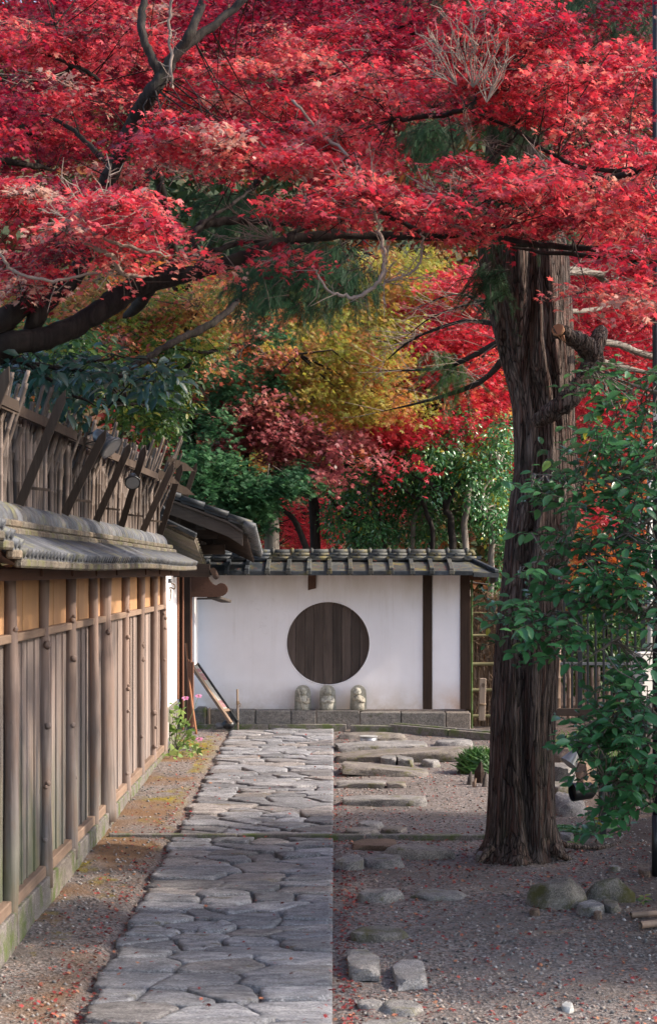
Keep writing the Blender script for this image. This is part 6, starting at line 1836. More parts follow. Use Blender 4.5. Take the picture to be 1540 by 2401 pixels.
back_tree('thin salmon-orange maple spray between the evergreen and the olive maple', [[(560, gy(21.6), 21.6, 9), (575, 1100, 21.5, 8), (590, 950, 21.2, 6), (560, 850, 21, 4), (520, 780, 20.8, 2)], [(590, 950, 21.2, 4), (650, 880, 21, 3), (700, 830, 21, 2)]],
          [(560, 780, 110, 40, 20.2, 22), (610, 850, 70, 35, 20.2, 22), (500, 850, 60, 30, 20.2, 21.8), (470, 690, 130, 40, 19, 21), (330, 720, 170, 40, 17.5, 19.5), (180, 780, 140, 40, 16, 18), (700, 860, 40, 60, 21.5, 22.4), (880, 940, 60, 40, 21, 22)], 70, 60, .34, .040, STAR, L_salmon, tilt=.75, ntw=5, twig='twig')
# cypresses
def cypress(label, x, d, ells, n):
    t = thing('cypress_tree', ((x - CX) / F * d, d, gz(d)), label, 'tree', 'cypresses beyond the gate')
    top = 820 if x < 600 else 1110
    nodes = branch([(x, gy(d), d, 20), (x - 3, 1210, d, 17), (x - 5, (1210 + top) / 2, d, 13), (x - 8, top, d, 5)], M['barkpale'], t, 'trunk', 10)
    C = region(ells, n)
    m_ = len(C)
    sprays(C, 75, .20, .05, .06, FAN, L_cyp, t, tilt=.55, base=.5, twig=M['twigdark'], ntw=2, droop=.5, bias=.2)
    connect(C, nodes, t, M['barkpale'], .010, .003)
cypress('fluffy green cypress rising right behind the gate roof', 525, 21.8, [(500, 1100, 60, 60, 19.9, 21.2), (460, 1060, 40, 60, 19.9, 21), (560, 1160, 60, 50, 20, 21), (480, 980, 50, 40, 20.2, 21.2), (520, 900, 70, 50, 20.4, 22), (540, 840, 60, 30, 20.4, 22), (600, 730, 50, 40, 20.6, 22), (640, 790, 45, 35, 21, 22.5), (650, 900, 45, 40, 20.8, 22)], 125)
cypress('second green cypress with a bare lower trunk, nearer the wall roof', 640, 20.9, [(640, 1130, 70, 30, 20.1, 20.8), (600, 1190, 50, 40, 20.2, 21), (680, 1115, 60, 22, 20.1, 20.8), (610, 1225, 30, 30, 20.3, 21)], 46)
# camellias behind the wall
def camellia(label, x, d, trunks, ells, n, seedb=.5, per=62):
    t = thing('camellia_tree', ((x - CX) / F * d, d, gz(d)), label, 'tree', 'camellias behind the white wall')
    nodes = []
    for i, pts in enumerate(trunks): nodes += branch(pts, M['barkpale'] if i % 2 else M['bark'], t, 'trunk' if i == 0 else 'limb', 9, 5, .01)
    C = region(ells, n)
    nC = len(C); K = per; idx = np.repeat(np.arange(nC), K); m_ = len(idx)
    v = RNG.normal(0, 1, (m_, 3)); v /= np.linalg.norm(v, axis=1, keepdims=True)
    P = C[idx] + v * (RNG.uniform(0, 1, m_) ** .5 * .19)[:, None]
    N = v * .5 + np.stack([RNG.normal(0, .5, m_), RNG.normal(-.2, .5, m_), RNG.uniform(.2, 1.2, m_)], 1)
    leaves('foliage', P, N, v + RNG.normal(0, .4, (m_, 3)) + np.array([0, 0, -.3]), .062 * RNG.uniform(.7, 1.25, m_), OVAL, L_cam, t, seedb + RNG.normal(0, .12, nC)[idx] + RNG.normal(0, .2, m_))
    connect(C, nodes, t, M['barkpale'], .012, .003)
camellia('glossy dark camellia above the middle of the wall roof', 900, 22.6, [[(835, gy(22.6), 22.6, 6), (830, 1270, 22.6, 6), (800, 1200, 22.5, 5), (760, 1150, 22.4, 3)], [(960, gy(22.6), 22.6, 6), (965, 1260, 22.5, 6), (1000, 1180, 22.5, 5), (1060, 1130, 22.5, 4)], [(905, 1350, 22.6, 5), (900, 1250, 22.6, 5), (870, 1160, 22.5, 4)]],
         [(900, 1130, 130, 70, 21.6, 24), (820, 1200, 80, 60, 22, 24), (950, 1220, 110, 60, 22.4, 24), (840, 1250, 70, 40, 22, 23.4), (1000, 1100, 80, 50, 21.8, 23.4)], 150)
camellia('multi-stemmed camellia with pale twisting trunks near the cedar', 1080, 21.9, [[(1065, gy(21.9), 21.9, 9), (1060, 1270, 21.9, 9), (1045, 1190, 21.9, 8), (1030, 1150, 21.8, 6), (960, 1110, 21.7, 3)], [(1095, 1400, 21.9, 8), (1090, 1230, 21.9, 8), (1100, 1120, 21.9, 6), (1080, 1060, 21.9, 4)], [(1045, 1190, 21.9, 6), (1070, 1140, 21.8, 5), (1120, 1100, 21.8, 4), (1160, 1060, 21.8, 2)], [(1150, 1400, 22.2, 7), (1150, 1250, 22.2, 7), (1130, 1160, 22.1, 5), (1170, 1090, 22, 3)], [(1010, 1380, 22, 5), (1012, 1260, 22, 6), (990, 1180, 22, 5), (940, 1150, 22, 3)]],
         [(1110, 1030, 90, 60, 21.4, 23), (1160, 1120, 60, 110, 21.4, 23), (1060, 1090, 90, 50, 21.4, 23), (1170, 1250, 40, 70, 22, 23.5), (1000, 1090, 70, 50, 21.4, 23), (1100, 1170, 90, 60, 22.4, 24), (1180, 1370, 30, 30, 21, 22)], 165, .58)
# green broadleaf trees left, beyond the bamboo screen
def broadleaf(label, x, d, trunks, ells, n, per, mat, size, group=None, name='broadleaf_tree', rad=.22, pale='bark', tm=OVAL):
    t = thing(name, ((x - CX) / F * d, d, gz(d)), label, 'tree', group)
    nodes = []
    for i, pts in enumerate(trunks): nodes += branch(pts, M[pale], t, 'trunk' if i == 0 else 'limb', 9, 5, .006)
    C = region(ells, n); nC = len(C); idx = np.repeat(np.arange(nC), per); m_ = len(idx)
    v = RNG.normal(0, 1, (m_, 3)); v /= np.linalg.norm(v, axis=1, keepdims=True)
    P = C[idx] + v * (RNG.uniform(0, 1, m_) ** .6 * rad)[:, None]
    N = v * .3 + np.stack([RNG.normal(0, .45, m_), RNG.normal(-.35, .45, m_), RNG.uniform(.4, 1.2, m_)], 1)
    leaves('foliage', P, N, v + np.array([0, 0, -.5]) + RNG.normal(0, .4, (m_, 3)), size * RNG.uniform(.7, 1.25, m_), tm, mat, t, .5 + RNG.normal(0, .15, nC)[idx] + RNG.normal(0, .18, m_))
    connect(C, nodes, t, M[pale], .008, .002)
    return t
broadleaf('yellow-green maple leaves thinning to green behind the screen', 330, 18, [[(250, gy(18), 18, 16), (270, 1100, 18, 13), (300, 900, 18, 9), (340, 760, 18, 6)], [(300, 900, 18, 6), (400, 820, 18, 5), (470, 720, 17.8, 3)]],
          [(330, 790, 150, 100, 17, 19.5), (200, 720, 150, 70, 17, 19.5), (450, 760, 100, 80, 17.5, 19.5), (420, 700, 120, 50, 17.5, 19.5), (90, 760, 130, 70, 16, 19)], 120, 75, L_left, .045, name='maple_tree', rad=.3, tm=STARLO)
broadleaf('dense dark green evergreen at the far end of the screen', 400, 17.6, [[(330, gy(17.6), 17.6, 14), (350, 1050, 17.6, 12), (390, 900, 17.6, 10), (425, 878, 17.5, 11), (450, 850, 17.4, 6)], [(300, 948, 16.6, 4), (360, 952, 16.8, 4), (420, 962, 17, 3), (480, 975, 17.2, 2)], [(395, 900, 17.5, 6), (400, 820, 17.5, 5), (470, 826, 17.6, 4), (510, 822, 17.7, 3)]],
          [(390, 920, 60, 60, 16.6, 18.4), (340, 980, 90, 40, 16.4, 18), (440, 840, 50, 50, 17.4, 19), (300, 890, 90, 70, 17, 19), (390, 1000, 45, 30, 16.4, 17.4), (120, 850, 150, 80, 14, 17)], 140, 50, L_green, .07, rad=.2)
hg = broadleaf('low green hedge of glossy leaves behind the black metal fence', 1430, 21.4, [[(1430, 1690, 21.4, 6), (1425, 1560, 21.4, 5), (1420, 1450, 21.4, 3)], [(1430, 1640, 21.4, 4), (1480, 1540, 21.4, 3)], [(1430, 1640, 21.4, 4), (1370, 1540, 21.4, 3)]],
          [(1380, 1470, 70, 60, 21, 22.4), (1470, 1450, 80, 70, 21, 22.4), (1420, 1560, 110, 50, 21.2, 22.4), (1340, 1400, 40, 40, 21, 22.4), (1540, 1540, 60, 80, 21, 22.4)], 95, 55, L_green, .07, rad=.2, name='green_hedge')
hg['category'] = 'hedge'
tl = broadleaf('teal broad-leaved shrub drooping over the bamboo screen', -40, 10.8, [[(-240, 2000, 10.8, 12), (-200, 1400, 10.8, 12), (-150, 1000, 10.8, 10), (-40, 860, 10.8, 8), (60, 850, 10.9, 6), (170, 870, 11, 5), (280, 880, 11.1, 4), (380, 900, 11.2, 2)], [(60, 850, 10.9, 5), (160, 920, 11, 4), (250, 960, 11, 2)], [(170, 870, 11, 4), (240, 840, 11.1, 3), (330, 840, 11.2, 2)]],
          [(150, 890, 130, 45, 10.2, 11.6), (270, 890, 110, 45, 10.4, 11.8), (150, 935, 80, 30, 10.4, 11.4), (350, 890, 60, 40, 10.8, 12), (60, 850, 80, 25, 10, 11.6), (-120, 850, 100, 80, 9.6, 11.4)], 66, 12, L_teal, .088, name='evergreen_shrub', rad=.13)
tl['category'] = 'shrub'

# ------------------------------------------------------------------ foreground camellia on the right
cam_t = thing('camellia_shrub', (2.7, 9.6, gz(9.6)), 'dark glossy camellia shrub reaching in from the right edge across the cedar', 'shrub')
cn = []
for pts in ([(2150, 2250, 9.6, 34), (2080, 1800, 9.6, 28), (1950, 1500, 9.6, 22), (1780, 1420, 9.6, 14), (1620, 1410, 9.6, 9), (1500, 1430, 9.55, 6), (1400, 1425, 9.5, 4), (1300, 1440, 9.45, 3), (1220, 1470, 9.4, 1.5)],
            [(1950, 1500, 9.6, 16), (1800, 1250, 9.7, 12), (1650, 1120, 9.7, 8), (1540, 1110, 9.7, 5), (1430, 1130, 9.6, 4), (1330, 1120, 9.6, 2), (1250, 1110, 9.6, 1.3)],
            [(1800, 1250, 9.7, 10), (1680, 1000, 9.8, 7), (1560, 930, 9.8, 5), (1470, 900, 9.8, 3), (1390, 860, 9.7, 2)],
            [(1650, 1120, 9.7, 6), (1520, 1220, 9.6, 4), (1400, 1280, 9.5, 3), (1280, 1310, 9.45, 2), (1220, 1330, 9.4, 1)],
            [(1950, 1500, 9.6, 12), (1750, 1640, 9.6, 9), (1600, 1680, 9.5, 6), (1500, 1720, 9.5, 4), (1420, 1700, 9.5, 2)],
            [(1750, 1640, 9.6, 6), (1600, 1800, 9.5, 4), (1500, 1840, 9.45, 3), (1420, 1830, 9.4, 2)],
            [(1500, 1430, 9.55, 5), (1440, 1500, 9.5, 4), (1380, 1540, 9.5, 2)], [(1620, 1410, 9.6, 8), (1540, 1470, 9.55, 8), (1510, 1440, 9.5, 6), (1460, 1436, 9.5, 4)]):
    cn += branch(pts, M['barkpale'], cam_t, 'stem', 8, 6, .003)
cn = np.array(cn)
cregs = [(1470, 900, 90, 55, 9.2, 10.1, 8), (1480, 1020, 110, 80, 9.2, 10.1, 13), (1430, 1060, 80, 50, 9.3, 10, 7), (1300, 1120, 90, 40, 9.2, 9.9, 6), (1400, 1160, 130, 50, 9.2, 9.9, 9), (1500, 1180, 80, 70, 9.2, 10, 8),
         (1330, 1270, 100, 50, 9.1, 9.8, 7), (1450, 1300, 110, 70, 9.1, 9.9, 10), (1260, 1340, 60, 30, 9.1, 9.6, 4), (1380, 1400, 120, 60, 9.1, 9.8, 9), (1250, 1450, 80, 50, 9.1, 9.6, 7), (1320, 1500, 70, 50, 9.1, 9.6, 6), (1480, 1420, 90, 60, 9.1, 9.9, 6),
         (1480, 1690, 70, 40, 9.1, 9.8, 6), (1440, 1760, 80, 60, 9.1, 9.7, 8), (1500, 1830, 60, 60, 9.1, 9.7, 7), (1520, 1620, 40, 40, 9.1, 9.7, 3), (1470, 1870, 70, 50, 9.2, 9.7, 7), (1400, 1700, 50, 50, 9.1, 9.6, 3), (1430, 1930, 50, 18, 9.3, 9.6, 1.2), (1500, 1700, 60, 80, 9.2, 9.8, 9), (1510, 1250, 40, 300, 9.1, 9.9, 12), (1760, 1250, 200, 450, 8.8, 10.6, 60), (1660, 1700, 120, 250, 8.8, 10.2, 26)]
Cc = region(cregs + [(1490, 1640, 60, 100, 9.2, 9.8, 8), (1500, 1800, 60, 110, 9.2, 9.8, 10), (1460, 1300, 100, 120, 9.2, 10, 8)], 820)
# each cluster is a twig with alternate leaves along it
Ps, Ns, Ts, rs = [], [], [], []
tA, tB = [], []
for c in Cc:
    dv = np.array([RNG.uniform(-1, .1), RNG.normal(0, .5), RNG.normal(-.05, .35)]); dv /= np.linalg.norm(dv)
    L = RNG.uniform(.12, .24); tA.append(c); tB.append(c + dv * L); k = int(L / .027)
    b = RNG.normal(0, .1)
    sd = np.cross(dv, [0, 0, 1]); sd /= np.linalg.norm(sd)
    for i in range(k):
        s = 1 if i % 2 else -1
        p = c + dv * L * (i + .5) / k
        Ps.append(p); Ts.append(sd * s + dv * RNG.uniform(.3, 1.1) + np.array([0, 0, RNG.normal(-.35, .25)]))
        Ns.append(np.array([RNG.normal(0, .35), RNG.normal(-.45, .35), 1.0])); rs.append(.42 + b + RNG.normal(0, .13) + (.55 if RNG.random() < .012 else 0))
Ps, Ns, Ts, rs = map(np.array, (Ps, Ns, Ts, rs))
sz = .068 * RNG.uniform(.5, 1.35, len(Ps))
px = CX + F * Ps[:, 0] / Ps[:, 1]; py_ = CY - F * (Ps[:, 2] - 2) / Ps[:, 1]
vis = (px < 1540) & (py_ > 0) & (py_ < 2401)
order = np.where(vis)[0]; order = order[np.argsort(Ps[order, 1])]
singles = set(order[:290].tolist())
rest = np.array([i for i in range(len(Ps)) if i not in singles])
def oval_hi():
    vs, tr = [], []
    rows = [(0, .01), (.12, .12), (.3, .215), (.5, .235), (.7, .185), (.86, .10), (1, .0)]
    for (x, w) in rows:
        z = -.16 * x * x
        vs += [(x, -w, z + w * .35), (x, 0, z), (x, w, z + w * .35)]
    for i in range(len(rows) - 1):
        a = i * 3
        for q in (0, 1): tr += [(a + q, a + 3 + q, a + 4 + q), (a + q, a + 4 + q, a + 1 + q)]
    return np.array(vs, float), np.array(tr)
OVALHI = oval_hi()
leaves('foliage', Ps[rest], Ns[rest], Ts[rest], sz[rest], OVALHI, L_cam, cam_t, rs[rest])
sticks('twigs', tA, tB, .003, .0014, M['twigdark'], cam_t)
D_ = np.linalg.norm(np.array(tA)[:, None] - cn[None], axis=2); nn = cn[D_.argmin(1)]
sticks('side_stems', nn, tA, .005, .003, M['barkpale'], cam_t, (nn + np.array(tA)) / 2 + RNG.normal(0, .02, (len(tA), 3)))
# leaves that show largest are single objects sharing four meshes
lm = []
for k, rv in enumerate((.3, .45, .6, .8)):
    me = bpy.data.meshes.new('leaf'); me.from_pydata(OVALHI[0].tolist(), [], OVALHI[1].tolist()); me.materials.append(L_cam)
    a = me.attributes.new('rnd', 'FLOAT', 'POINT'); a.data.foreach_set('value', np.full(len(OVALHI[0]), rv, np.float32))
    me.polygons.foreach_set('use_smooth', [True] * len(me.polygons)); lm.append(me)
Fr = frames(Ns, Ts)
for i in singles:
    o = bpy.data.objects.new('leaf', lm[min(3, max(0, int(rs[i] * 5 - 1)))]); COL.objects.link(o); o.parent = cam_t
    o.matrix_parent_inverse = Matrix.Translation(-cam_t.location)
    R3 = Matrix([[Fr[i][c][r] for c in range(3)] for r in range(3)]).to_4x4()
    o.matrix_basis = Matrix.Translation(Vector(Ps[i])) @ R3 @ Matrix.Scale(float(sz[i]), 4)

# ------------------------------------------------------------------ low plants
def plant(name, label, base, stems, leaf, mat, cat='plant', tm=OVALHI, stem_m='bamboo_green'):
    t = thing(name, base, label, cat)
    return t
def stalk_plant(label, base, H, n, L, mat, name='leafy_plant', lean=(0, 0), stems=1, cat='plant'):
    base = Vector(base); t = thing(name, base, label, cat)
    for s in range(stems):
        top = base + Vector((lean[0] + random.uniform(-.06, .06), lean[1] + random.uniform(-.05, .05), H * random.uniform(.7, 1)))
        m = MB(); m.tube([base, base.lerp(top, .5) + Vector((.01, 0, 0)), top], [.005, .004, .002], 6); m.build('stem', M['rail'], t)
        P, N, T = [], [], []
        for i in range(n):
            u = .15 + .85 * i / n; p = base.lerp(top, u); a = i * 2.4 + s
            P.append(p); T.append((math.cos(a), math.sin(a) * .7, .25)); N.append((-.2 * math.cos(a), -.3, 1))
        P, N, T = map(lambda q: np.array(q, float), (P, N, T))
        for i in range(n):
            leaves('leaf', P[i:i + 1], N[i:i + 1], T[i:i + 1], np.array([L * random.uniform(.7, 1.1)]), OVALHI, mat, t, np.array([random.uniform(.4, .95)]), stuff=False)
    return t
b = gp(1442, 1760); stalk_plant('upright sunlit plant with paired leaves before the metal fence', b, .58, 16, .13, L_green)
b = gp(1425, 1745); stalk_plant('low rosette of long yellow-green leaves below the upright plant', b, .22, 12, .17, L_green, stems=1)
b = gp(1372, 1735); stalk_plant('small pale green weed at the foot of the metal fence post', b, .12, 8, .09, L_green)
b = gp(1340, 1985); stalk_plant('small green weed at the right foot of the cedar', b, .04, 7, .06, L_green)
b = gp(1500, 2120); stalk_plant('little weed beside the olive boulder', b, .05, 9, .05, L_green)
b = gp(1395, 1975); stalk_plant('broad dark leaves sprouting under the lower lamp', b, .2, 9, .15, L_cam)
# fern behind the trunk
def fern(label, base, n, L):
    t = thing('fern', base, label, 'fern')
    base = np.array(base)
    for k in range(n):
        a = 2 * math.pi * k / n + random.uniform(-.2, .2); d = np.array([math.cos(a), math.sin(a), .5])
        P, T, N = [], [], []
        for i in range(16):
            u = i / 16; p = base + d * L * u - np.array([0, 0, .8 * L * u * u])
            for s in (-1, 1):
                P.append(p); T.append(np.array([-math.sin(a) * s, math.cos(a) * s, -.1]) + d * .4); N.append((0, 0, 1))
        m_ = len(P); sz_ = np.array([.05 * (1 - .8 * (i // 2) / 16) for i in range(m_)])
        leaves('frond', np.array(P), np.array(N, float), np.array(T), sz_, OVAL, L_cam, t, np.full(m_, .7), stuff=False)
fern('dark fern growing between the cedar and the rocks', gp(1345, 1950), 9, .2)
fern('second small fern at the base of the lamp post', gp(1320, 1940), 7, .14)
# mondo grass
def tuft(label, base, r, n, L, name='grass_tuft', mat=None):
    base = np.array(base); a = RNG.uniform(0, 2 * np.pi, n); rr = np.sqrt(RNG.uniform(0, 1, n)) * r
    P = base + np.stack([np.cos(a) * rr, np.sin(a) * rr, np.zeros(n) - .01], 1)
    P += np.stack([.03 * np.sin(P[:, 0] * 40), np.zeros(n), .02 * np.sin(P[:, 0] * 50 + P[:, 1] * 30)], 1)
    T = np.stack([np.cos(a) * (.3 + rr / r * .8) + RNG.normal(0, .5, n), np.sin(a) * (.3 + rr / r * .8) + RNG.normal(0, .5, n), RNG.uniform(.5, 1.5, n)], 1)
    V = np.array([(0, -.035, 0), (0, .035, 0), (.45, .03, .02), (.45, -.03, .02), (.8, .02, -.1), (.8, -.02, -.1), (1, 0, -.28)])
    tr = np.array([(0, 1, 2), (0, 2, 3), (3, 2, 4), (3, 4, 5), (5, 4, 6)])
    N = np.stack([np.cos(a), np.sin(a), np.full(n, .2)], 1)
    o = leaves(name, P, N, T, L * RNG.uniform(.35, 1.25, n), (V, tr), mat or L_grass, None, .5 + RNG.normal(0, .25, n), stuff=False)
    return tag(o, label, 'grass')
p = gp(1122, 1812); tuft('rounded dark green grass tuft left of the cedar trunk', p + Vector((0, .15, 0)), .15, 1500, .2)
p = gp(1336, 1752)
ga, gn = [], 1500
gx = RNG.uniform(1.8, 2.6, gn); gyv = RNG.uniform(15.6, 18.6, gn)
o = leaves('grass', np.stack([gx, gyv, np.array([gz(v) for v in gyv]) + .05 * np.maximum(0, gx - 1.9) - .01], 1), RNG.normal(0, 1, (gn, 3)), np.stack([RNG.normal(0, .4, gn), RNG.normal(0, .4, gn), np.ones(gn)], 1), .09 * RNG.uniform(.5, 1.2, gn),
           (np.array([(0, -.04, 0), (0, .04, 0), (.6, .025, .03), (1, 0, -.1)]), np.array([(0, 1, 2), (0, 2, 3)])), L_grass, None, .6 + RNG.normal(0, .25, gn))
tag(o, 'thin lawn grass behind the rocks right of the cedar', None, None, 'stuff')
# Japanese anemone by the fence end
b = gp(412, 1758)
t = thing('anemone_plant', b, 'pink-flowered anemone with light green leaves at the fence end', 'flowering plant')
L_pinkl = leaf_mat('petal', [(0, (.55, .16, .36)), (1, (.75, .38, .58))], .4, .5, .2)
L_light = leaf_mat('anemone_leaf', [(0, (.07, .13, .03)), (.5, (.16, .26, .06)), (1, (.30, .38, .12))], .35, .45, .35)
import itertools
lp = []
for (x, y, d) in [(x, y, 17.6) for x, y in ((412, 1655), (425, 1668), (404, 1672), (418, 1688), (400, 1700), (410, 1712), (430, 1700), (440, 1712), (396, 1728), (415, 1732), (425, 1745), (402, 1752), (436, 1748), (420, 1765), (408, 1770), (450, 1728), (445, 1722), (456, 1752), (432, 1690), (446, 1768), (398, 1715), (462, 1762))]:
    lp.append(at(x, y, (d if y < 1730 else gdist(y + 12))))
for p in lp:
    for k in range(2):
        leaves('leaf', np.array([p]) + RNG.normal(0, .012, (1, 3)), np.array([[RNG.normal(0, .4), -.7, .8]]), RNG.normal(0, 1, (1, 3)), np.array([random.uniform(.05, .08)]), CLUMP if k else STAR, L_light, t, np.array([random.uniform(.1, 1)]), stuff=False)
A_ = np.array([b + Vector((random.uniform(-.03, .05), 0, 0)) for _ in lp]); sticks('stems', A_, np.array([tuple(p) for p in lp]), .003, .002, M['bamboo_green'], t, (A_ + np.array([tuple(p) for p in lp])) / 2 + RNG.normal(0, .02, (len(lp), 3)))
for (x, y, d) in ((435, 1637, 17.8), (466, 1632, 18.2), (468, 1733, 18.0)):
    c = at(x, y, d)
    P = np.array([tuple(c)] * 7); a = np.linspace(0, 2 * np.pi, 7, endpoint=False)
    fl = leaves('flower', P, np.stack([-.2 * np.cos(a), -np.ones(7) * .5, np.ones(7) * .8], 1), np.stack([np.cos(a), np.sin(a) * .4 - .1, np.sin(a) * .7 + .2], 1), np.full(7, .036), (OVALHI[0] * np.array([1, 1.5, 1]), OVALHI[1]), L_pinkl, t, RNG.uniform(0, 1, 7), stuff=False)
    m = MB(); m.sphere(c + Vector((0, -.006, .006)), .008, 8, 6); m.build('flower_centre', M['bamboo_yellow'], t)
    m = MB(); m.tube(smoothpath([b, b.lerp(c, .5) + Vector((.02, 0, .02)), c], 5), .0025, 5); m.build('flower_stem', M['bamboo_green'], t)

# ================================================================== FAR WOODLAND AND HILL
hill = MB(); vs = []
hx_ = np.linspace(-70, 70, 41); hy_ = np.linspace(44, 110, 14)
for y in hy_:
    for x in hx_:
        k = min(1, (y - 44) / 34); vs.append((x, y, .3 + 26 * (k ** .8) + 1.6 * n2(x * .15, y * .15, 1, 2) * k))
fs = [(j * 41 + i, j * 41 + i + 1, (j + 1) * 41 + i + 1, (j + 1) * 41 + i) for j in range(13) for i in range(40)]
hill.add(vs, fs, True)
hm, hnt, hN, hL, hB = new_mat('wooded_slope')
r_ = ramp(hN, [(.3, (.015, .03, .012)), (.5, (.04, .05, .015)), (.62, (.12, .05, .02)), (.75, (.14, .03, .02))]); hL.new(noise(hnt, coords(hnt, (1, 1, 1), True), .6, 8, .8), r_.inputs[0]); hL.new(r_.outputs[0], hB.inputs["Base Color"]); hB.inputs["Roughness"].default_value = 1
tag(hill.build('hill', hm, None, fix=False), 'wooded slope far behind the garden', None, None, 'structure')
nF = 26000
Xf = RNG.uniform(-13, 13, nF); Yf = RNG.uniform(31, 42, nF); Zf = RNG.uniform(.2, 15, nF)
P = np.stack([Xf, Yf, Zf], 1)
rv = .5 + .30 * np.sin(Xf * .9 + 1) * np.cos(Zf * .7) + .18 * np.sin(Xf * 2.3 + Zf * 1.9) + RNG.normal(0, .1, nF)
o = leaves('far_woodland', P, RNG.normal(0, 1, (nF, 3)) + np.array([0, -.6, .6]), RNG.normal(0, 1, (nF, 3)), .26 * RNG.uniform(.6, 1.4, nF), CLUMP, L_far, None, rv)
tag(o, 'mass of autumn woodland behind every nearer tree', None, None, 'stuff')
# shade trees right of the frame and behind the camera side, seen only from other viewpoints
def shade_tree(x, y, h, r, n, label, mat, seed, name='evergreen_tree'):
    t = thing(name, (x, y, gz(y)), label, 'tree')
    m = MB(); m.tube([(x, y, gz(y) - .1), (x + .1, y, h * .4), (x, y + .1, h * .75), (x, y, h)], [.2, .16, .10, .04], 10); m.build('trunk', M['bark'], t)
    a = RNG.normal(0, 1, (n, 3)); a /= np.linalg.norm(a, axis=1, keepdims=True)
    C = np.array([x, y, h * .66]) + a * (RNG.uniform(0, 1, n) ** .45)[:, None] * np.array([r, r, h * .36])
    sprays(C, 45, .5, .12, .10, CLUMP, mat, t, tilt=.7, base=.4, twig=M['twigdark'], ntw=2)
    nodes = [(x, y, h * q) for q in (.3, .45, .6, .75, .9)]
    connect(C, nodes, t, M['bark'], .02, .005)
shade_tree(5.0, 8.9, 4.8, 1.3, 80, 'round evergreen out of the frame to the right of the path', L_cam, 1)
shade_tree(5.1, 10.8, 5.0, 1.3, 105, 'second evergreen further along the right side of the path', L_cam, 2)
shade_tree(5.0, 12.5, 4.4, 1.1, 70, 'third evergreen level with the cedar, right of the frame', L_cam, 3)
# ================================================================== LITTER ON THE GROUND
def ground_pts(n, x0, x1, y0, y1, near=True):
    u = RNG.uniform(0, 1, n)
    Y = 1 / (1 / y0 + u * (1 / y1 - 1 / y0)) if near else RNG.uniform(y0, y1, n)
    X = RNG.uniform(x0, x1, n)
    return X, Y
def gzs(X, Y):
    out = np.empty(len(X))
    for i, (x, y) in enumerate(zip(X, Y)):
        a = .012 * n2(x, y, 2.2, 1) + .005 * n2(x, y, 9, 4)
        if -1.12 < x < .03: a = -.020 + a * .3
        elif x > .03: a += -.012
        if x < -1.1: a += .015 * max(0, min(1, (-1.1 - x) / .4))
        if x > 1.9: a += .05 * (x - 1.9)
        out[i] = gz(y) + a
    return out
n = 26000
X, Y = ground_pts(n, -1.62, 2.9, 7.3, 19.2)
keep = (X < -1.07) | (X > .0) | (RNG.uniform(0, 1, n) < .12)
bare = (np.sin(X * 2.3 + 1) * np.cos(Y * 1.1 + .5) + .5 * np.sin(X * 5 + Y * 3.1)) > .75
keep &= ~(bare & (RNG.uniform(0, 1, n) < .75))
X, Y = X[keep], Y[keep]; n = len(X)
oct_v = np.array([(1, 0, 0), (-.9, .1, 0), (0, 1, .1), (.1, -1, 0), (.1, .1, .7), (0, 0, -.6)]); oct_t = np.array([(0, 2, 4), (2, 1, 4), (1, 3, 4), (3, 0, 4), (2, 0, 5), (1, 2, 5), (3, 1, 5), (0, 3, 5)])
sz = .0035 + .012 * RNG.uniform(0, 1, n) ** 4.5
mp, nt, N_, L_, B_2 = new_mat('pebble')
at_ = N_.new("ShaderNodeAttribute"); at_.attribute_name = 'rnd'
r_ = ramp(N_, [(0, (.06, .055, .05)), (.3, (.15, .145, .14)), (.55, (.22, .205, .195)), (.78, (.25, .20, .165)), (.95, (.31, .28, .26)), (1, (.45, .42, .40))])
L_.new(at_.outputs["Fac"], r_.inputs[0]); L_.new(r_.outputs[0], B_2.inputs["Base Color"]); B_2.inputs["Roughness"].default_value = .85
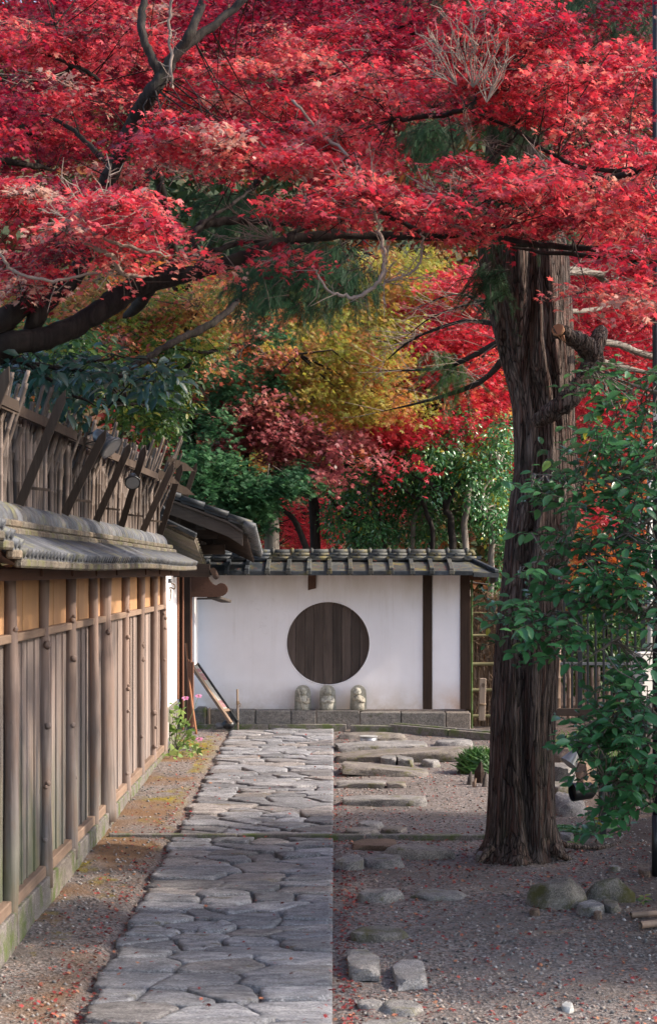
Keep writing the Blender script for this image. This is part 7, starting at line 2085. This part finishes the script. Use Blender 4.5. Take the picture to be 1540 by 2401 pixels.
o = leaves('gravel', np.stack([X, Y, gzs(X, Y) + sz * .15], 1), np.stack([RNG.normal(0, .25, n), RNG.normal(0, .25, n), np.ones(n)], 1), RNG.normal(0, 1, (n, 3)), sz, (oct_v, oct_t), mp, None, RNG.uniform(0, 1, n))
tag(o, 'loose gravel scattered on the soil', None, None, 'stuff')
# fallen maple leaves: thickest along the edges of the path
n = 5200
X, Y = ground_pts(n, -1.6, 2.9, 7.4, 19.3)
q = RNG.uniform(0, 1, n)
X = np.where(q < .20, RNG.normal(.06, .06, n), np.where(q < .4, RNG.normal(-1.12, .08, n), X))
near = RNG.uniform(0, 1, n) < .12; an_ = RNG.uniform(0, 6.28, n); rd = .35 + np.abs(RNG.normal(0, .45, n))
X = np.where(near, 1.16 + np.cos(an_) * rd, X); Y = np.where(near, 11.7 + np.sin(an_) * rd * 1.4, Y)
X = np.where((X > -1.05) & (X < -.02) & (RNG.uniform(0, 1, n) < .72), X + 1.4, X)
on = (X > -1.05) & (X < -.01)
Z = gzs(X, Y) + np.where(on, .048, .008)
o = leaves('fallen_leaves', np.stack([X, Y, Z], 1), np.stack([RNG.normal(0, .35, n), RNG.normal(0, .35, n), np.ones(n)], 1), RNG.normal(0, 1, (n, 3)), .016 * RNG.uniform(.6, 1.3, n), STAR, L_fallen, None, RNG.uniform(0, 1, n))
tag(o, 'red and tan maple leaves fallen on gravel and path', None, None, 'stuff')
# a few leaves on the roofs
n = 120
Xr = RNG.uniform(-1.3, 1.3, n); Yr = RNG.uniform(19.3, 19.8, n)
Zr = 1.995 + (Yr - 19.28) / .6 * .123 + .014
o = leaves('roof_leaves', np.stack([Xr, Yr, Zr], 1), np.stack([RNG.normal(0, .2, n), np.full(n, -.2), np.ones(n)], 1), RNG.normal(0, 1, (n, 3)), .014 * RNG.uniform(.6, 1.2, n), STAR, L_fallen, None, RNG.uniform(.3, 1, n))
tag(o, 'small red leaves lying on the wall roof', None, None, 'stuff')
print('foliage triangles', TRIS[0])
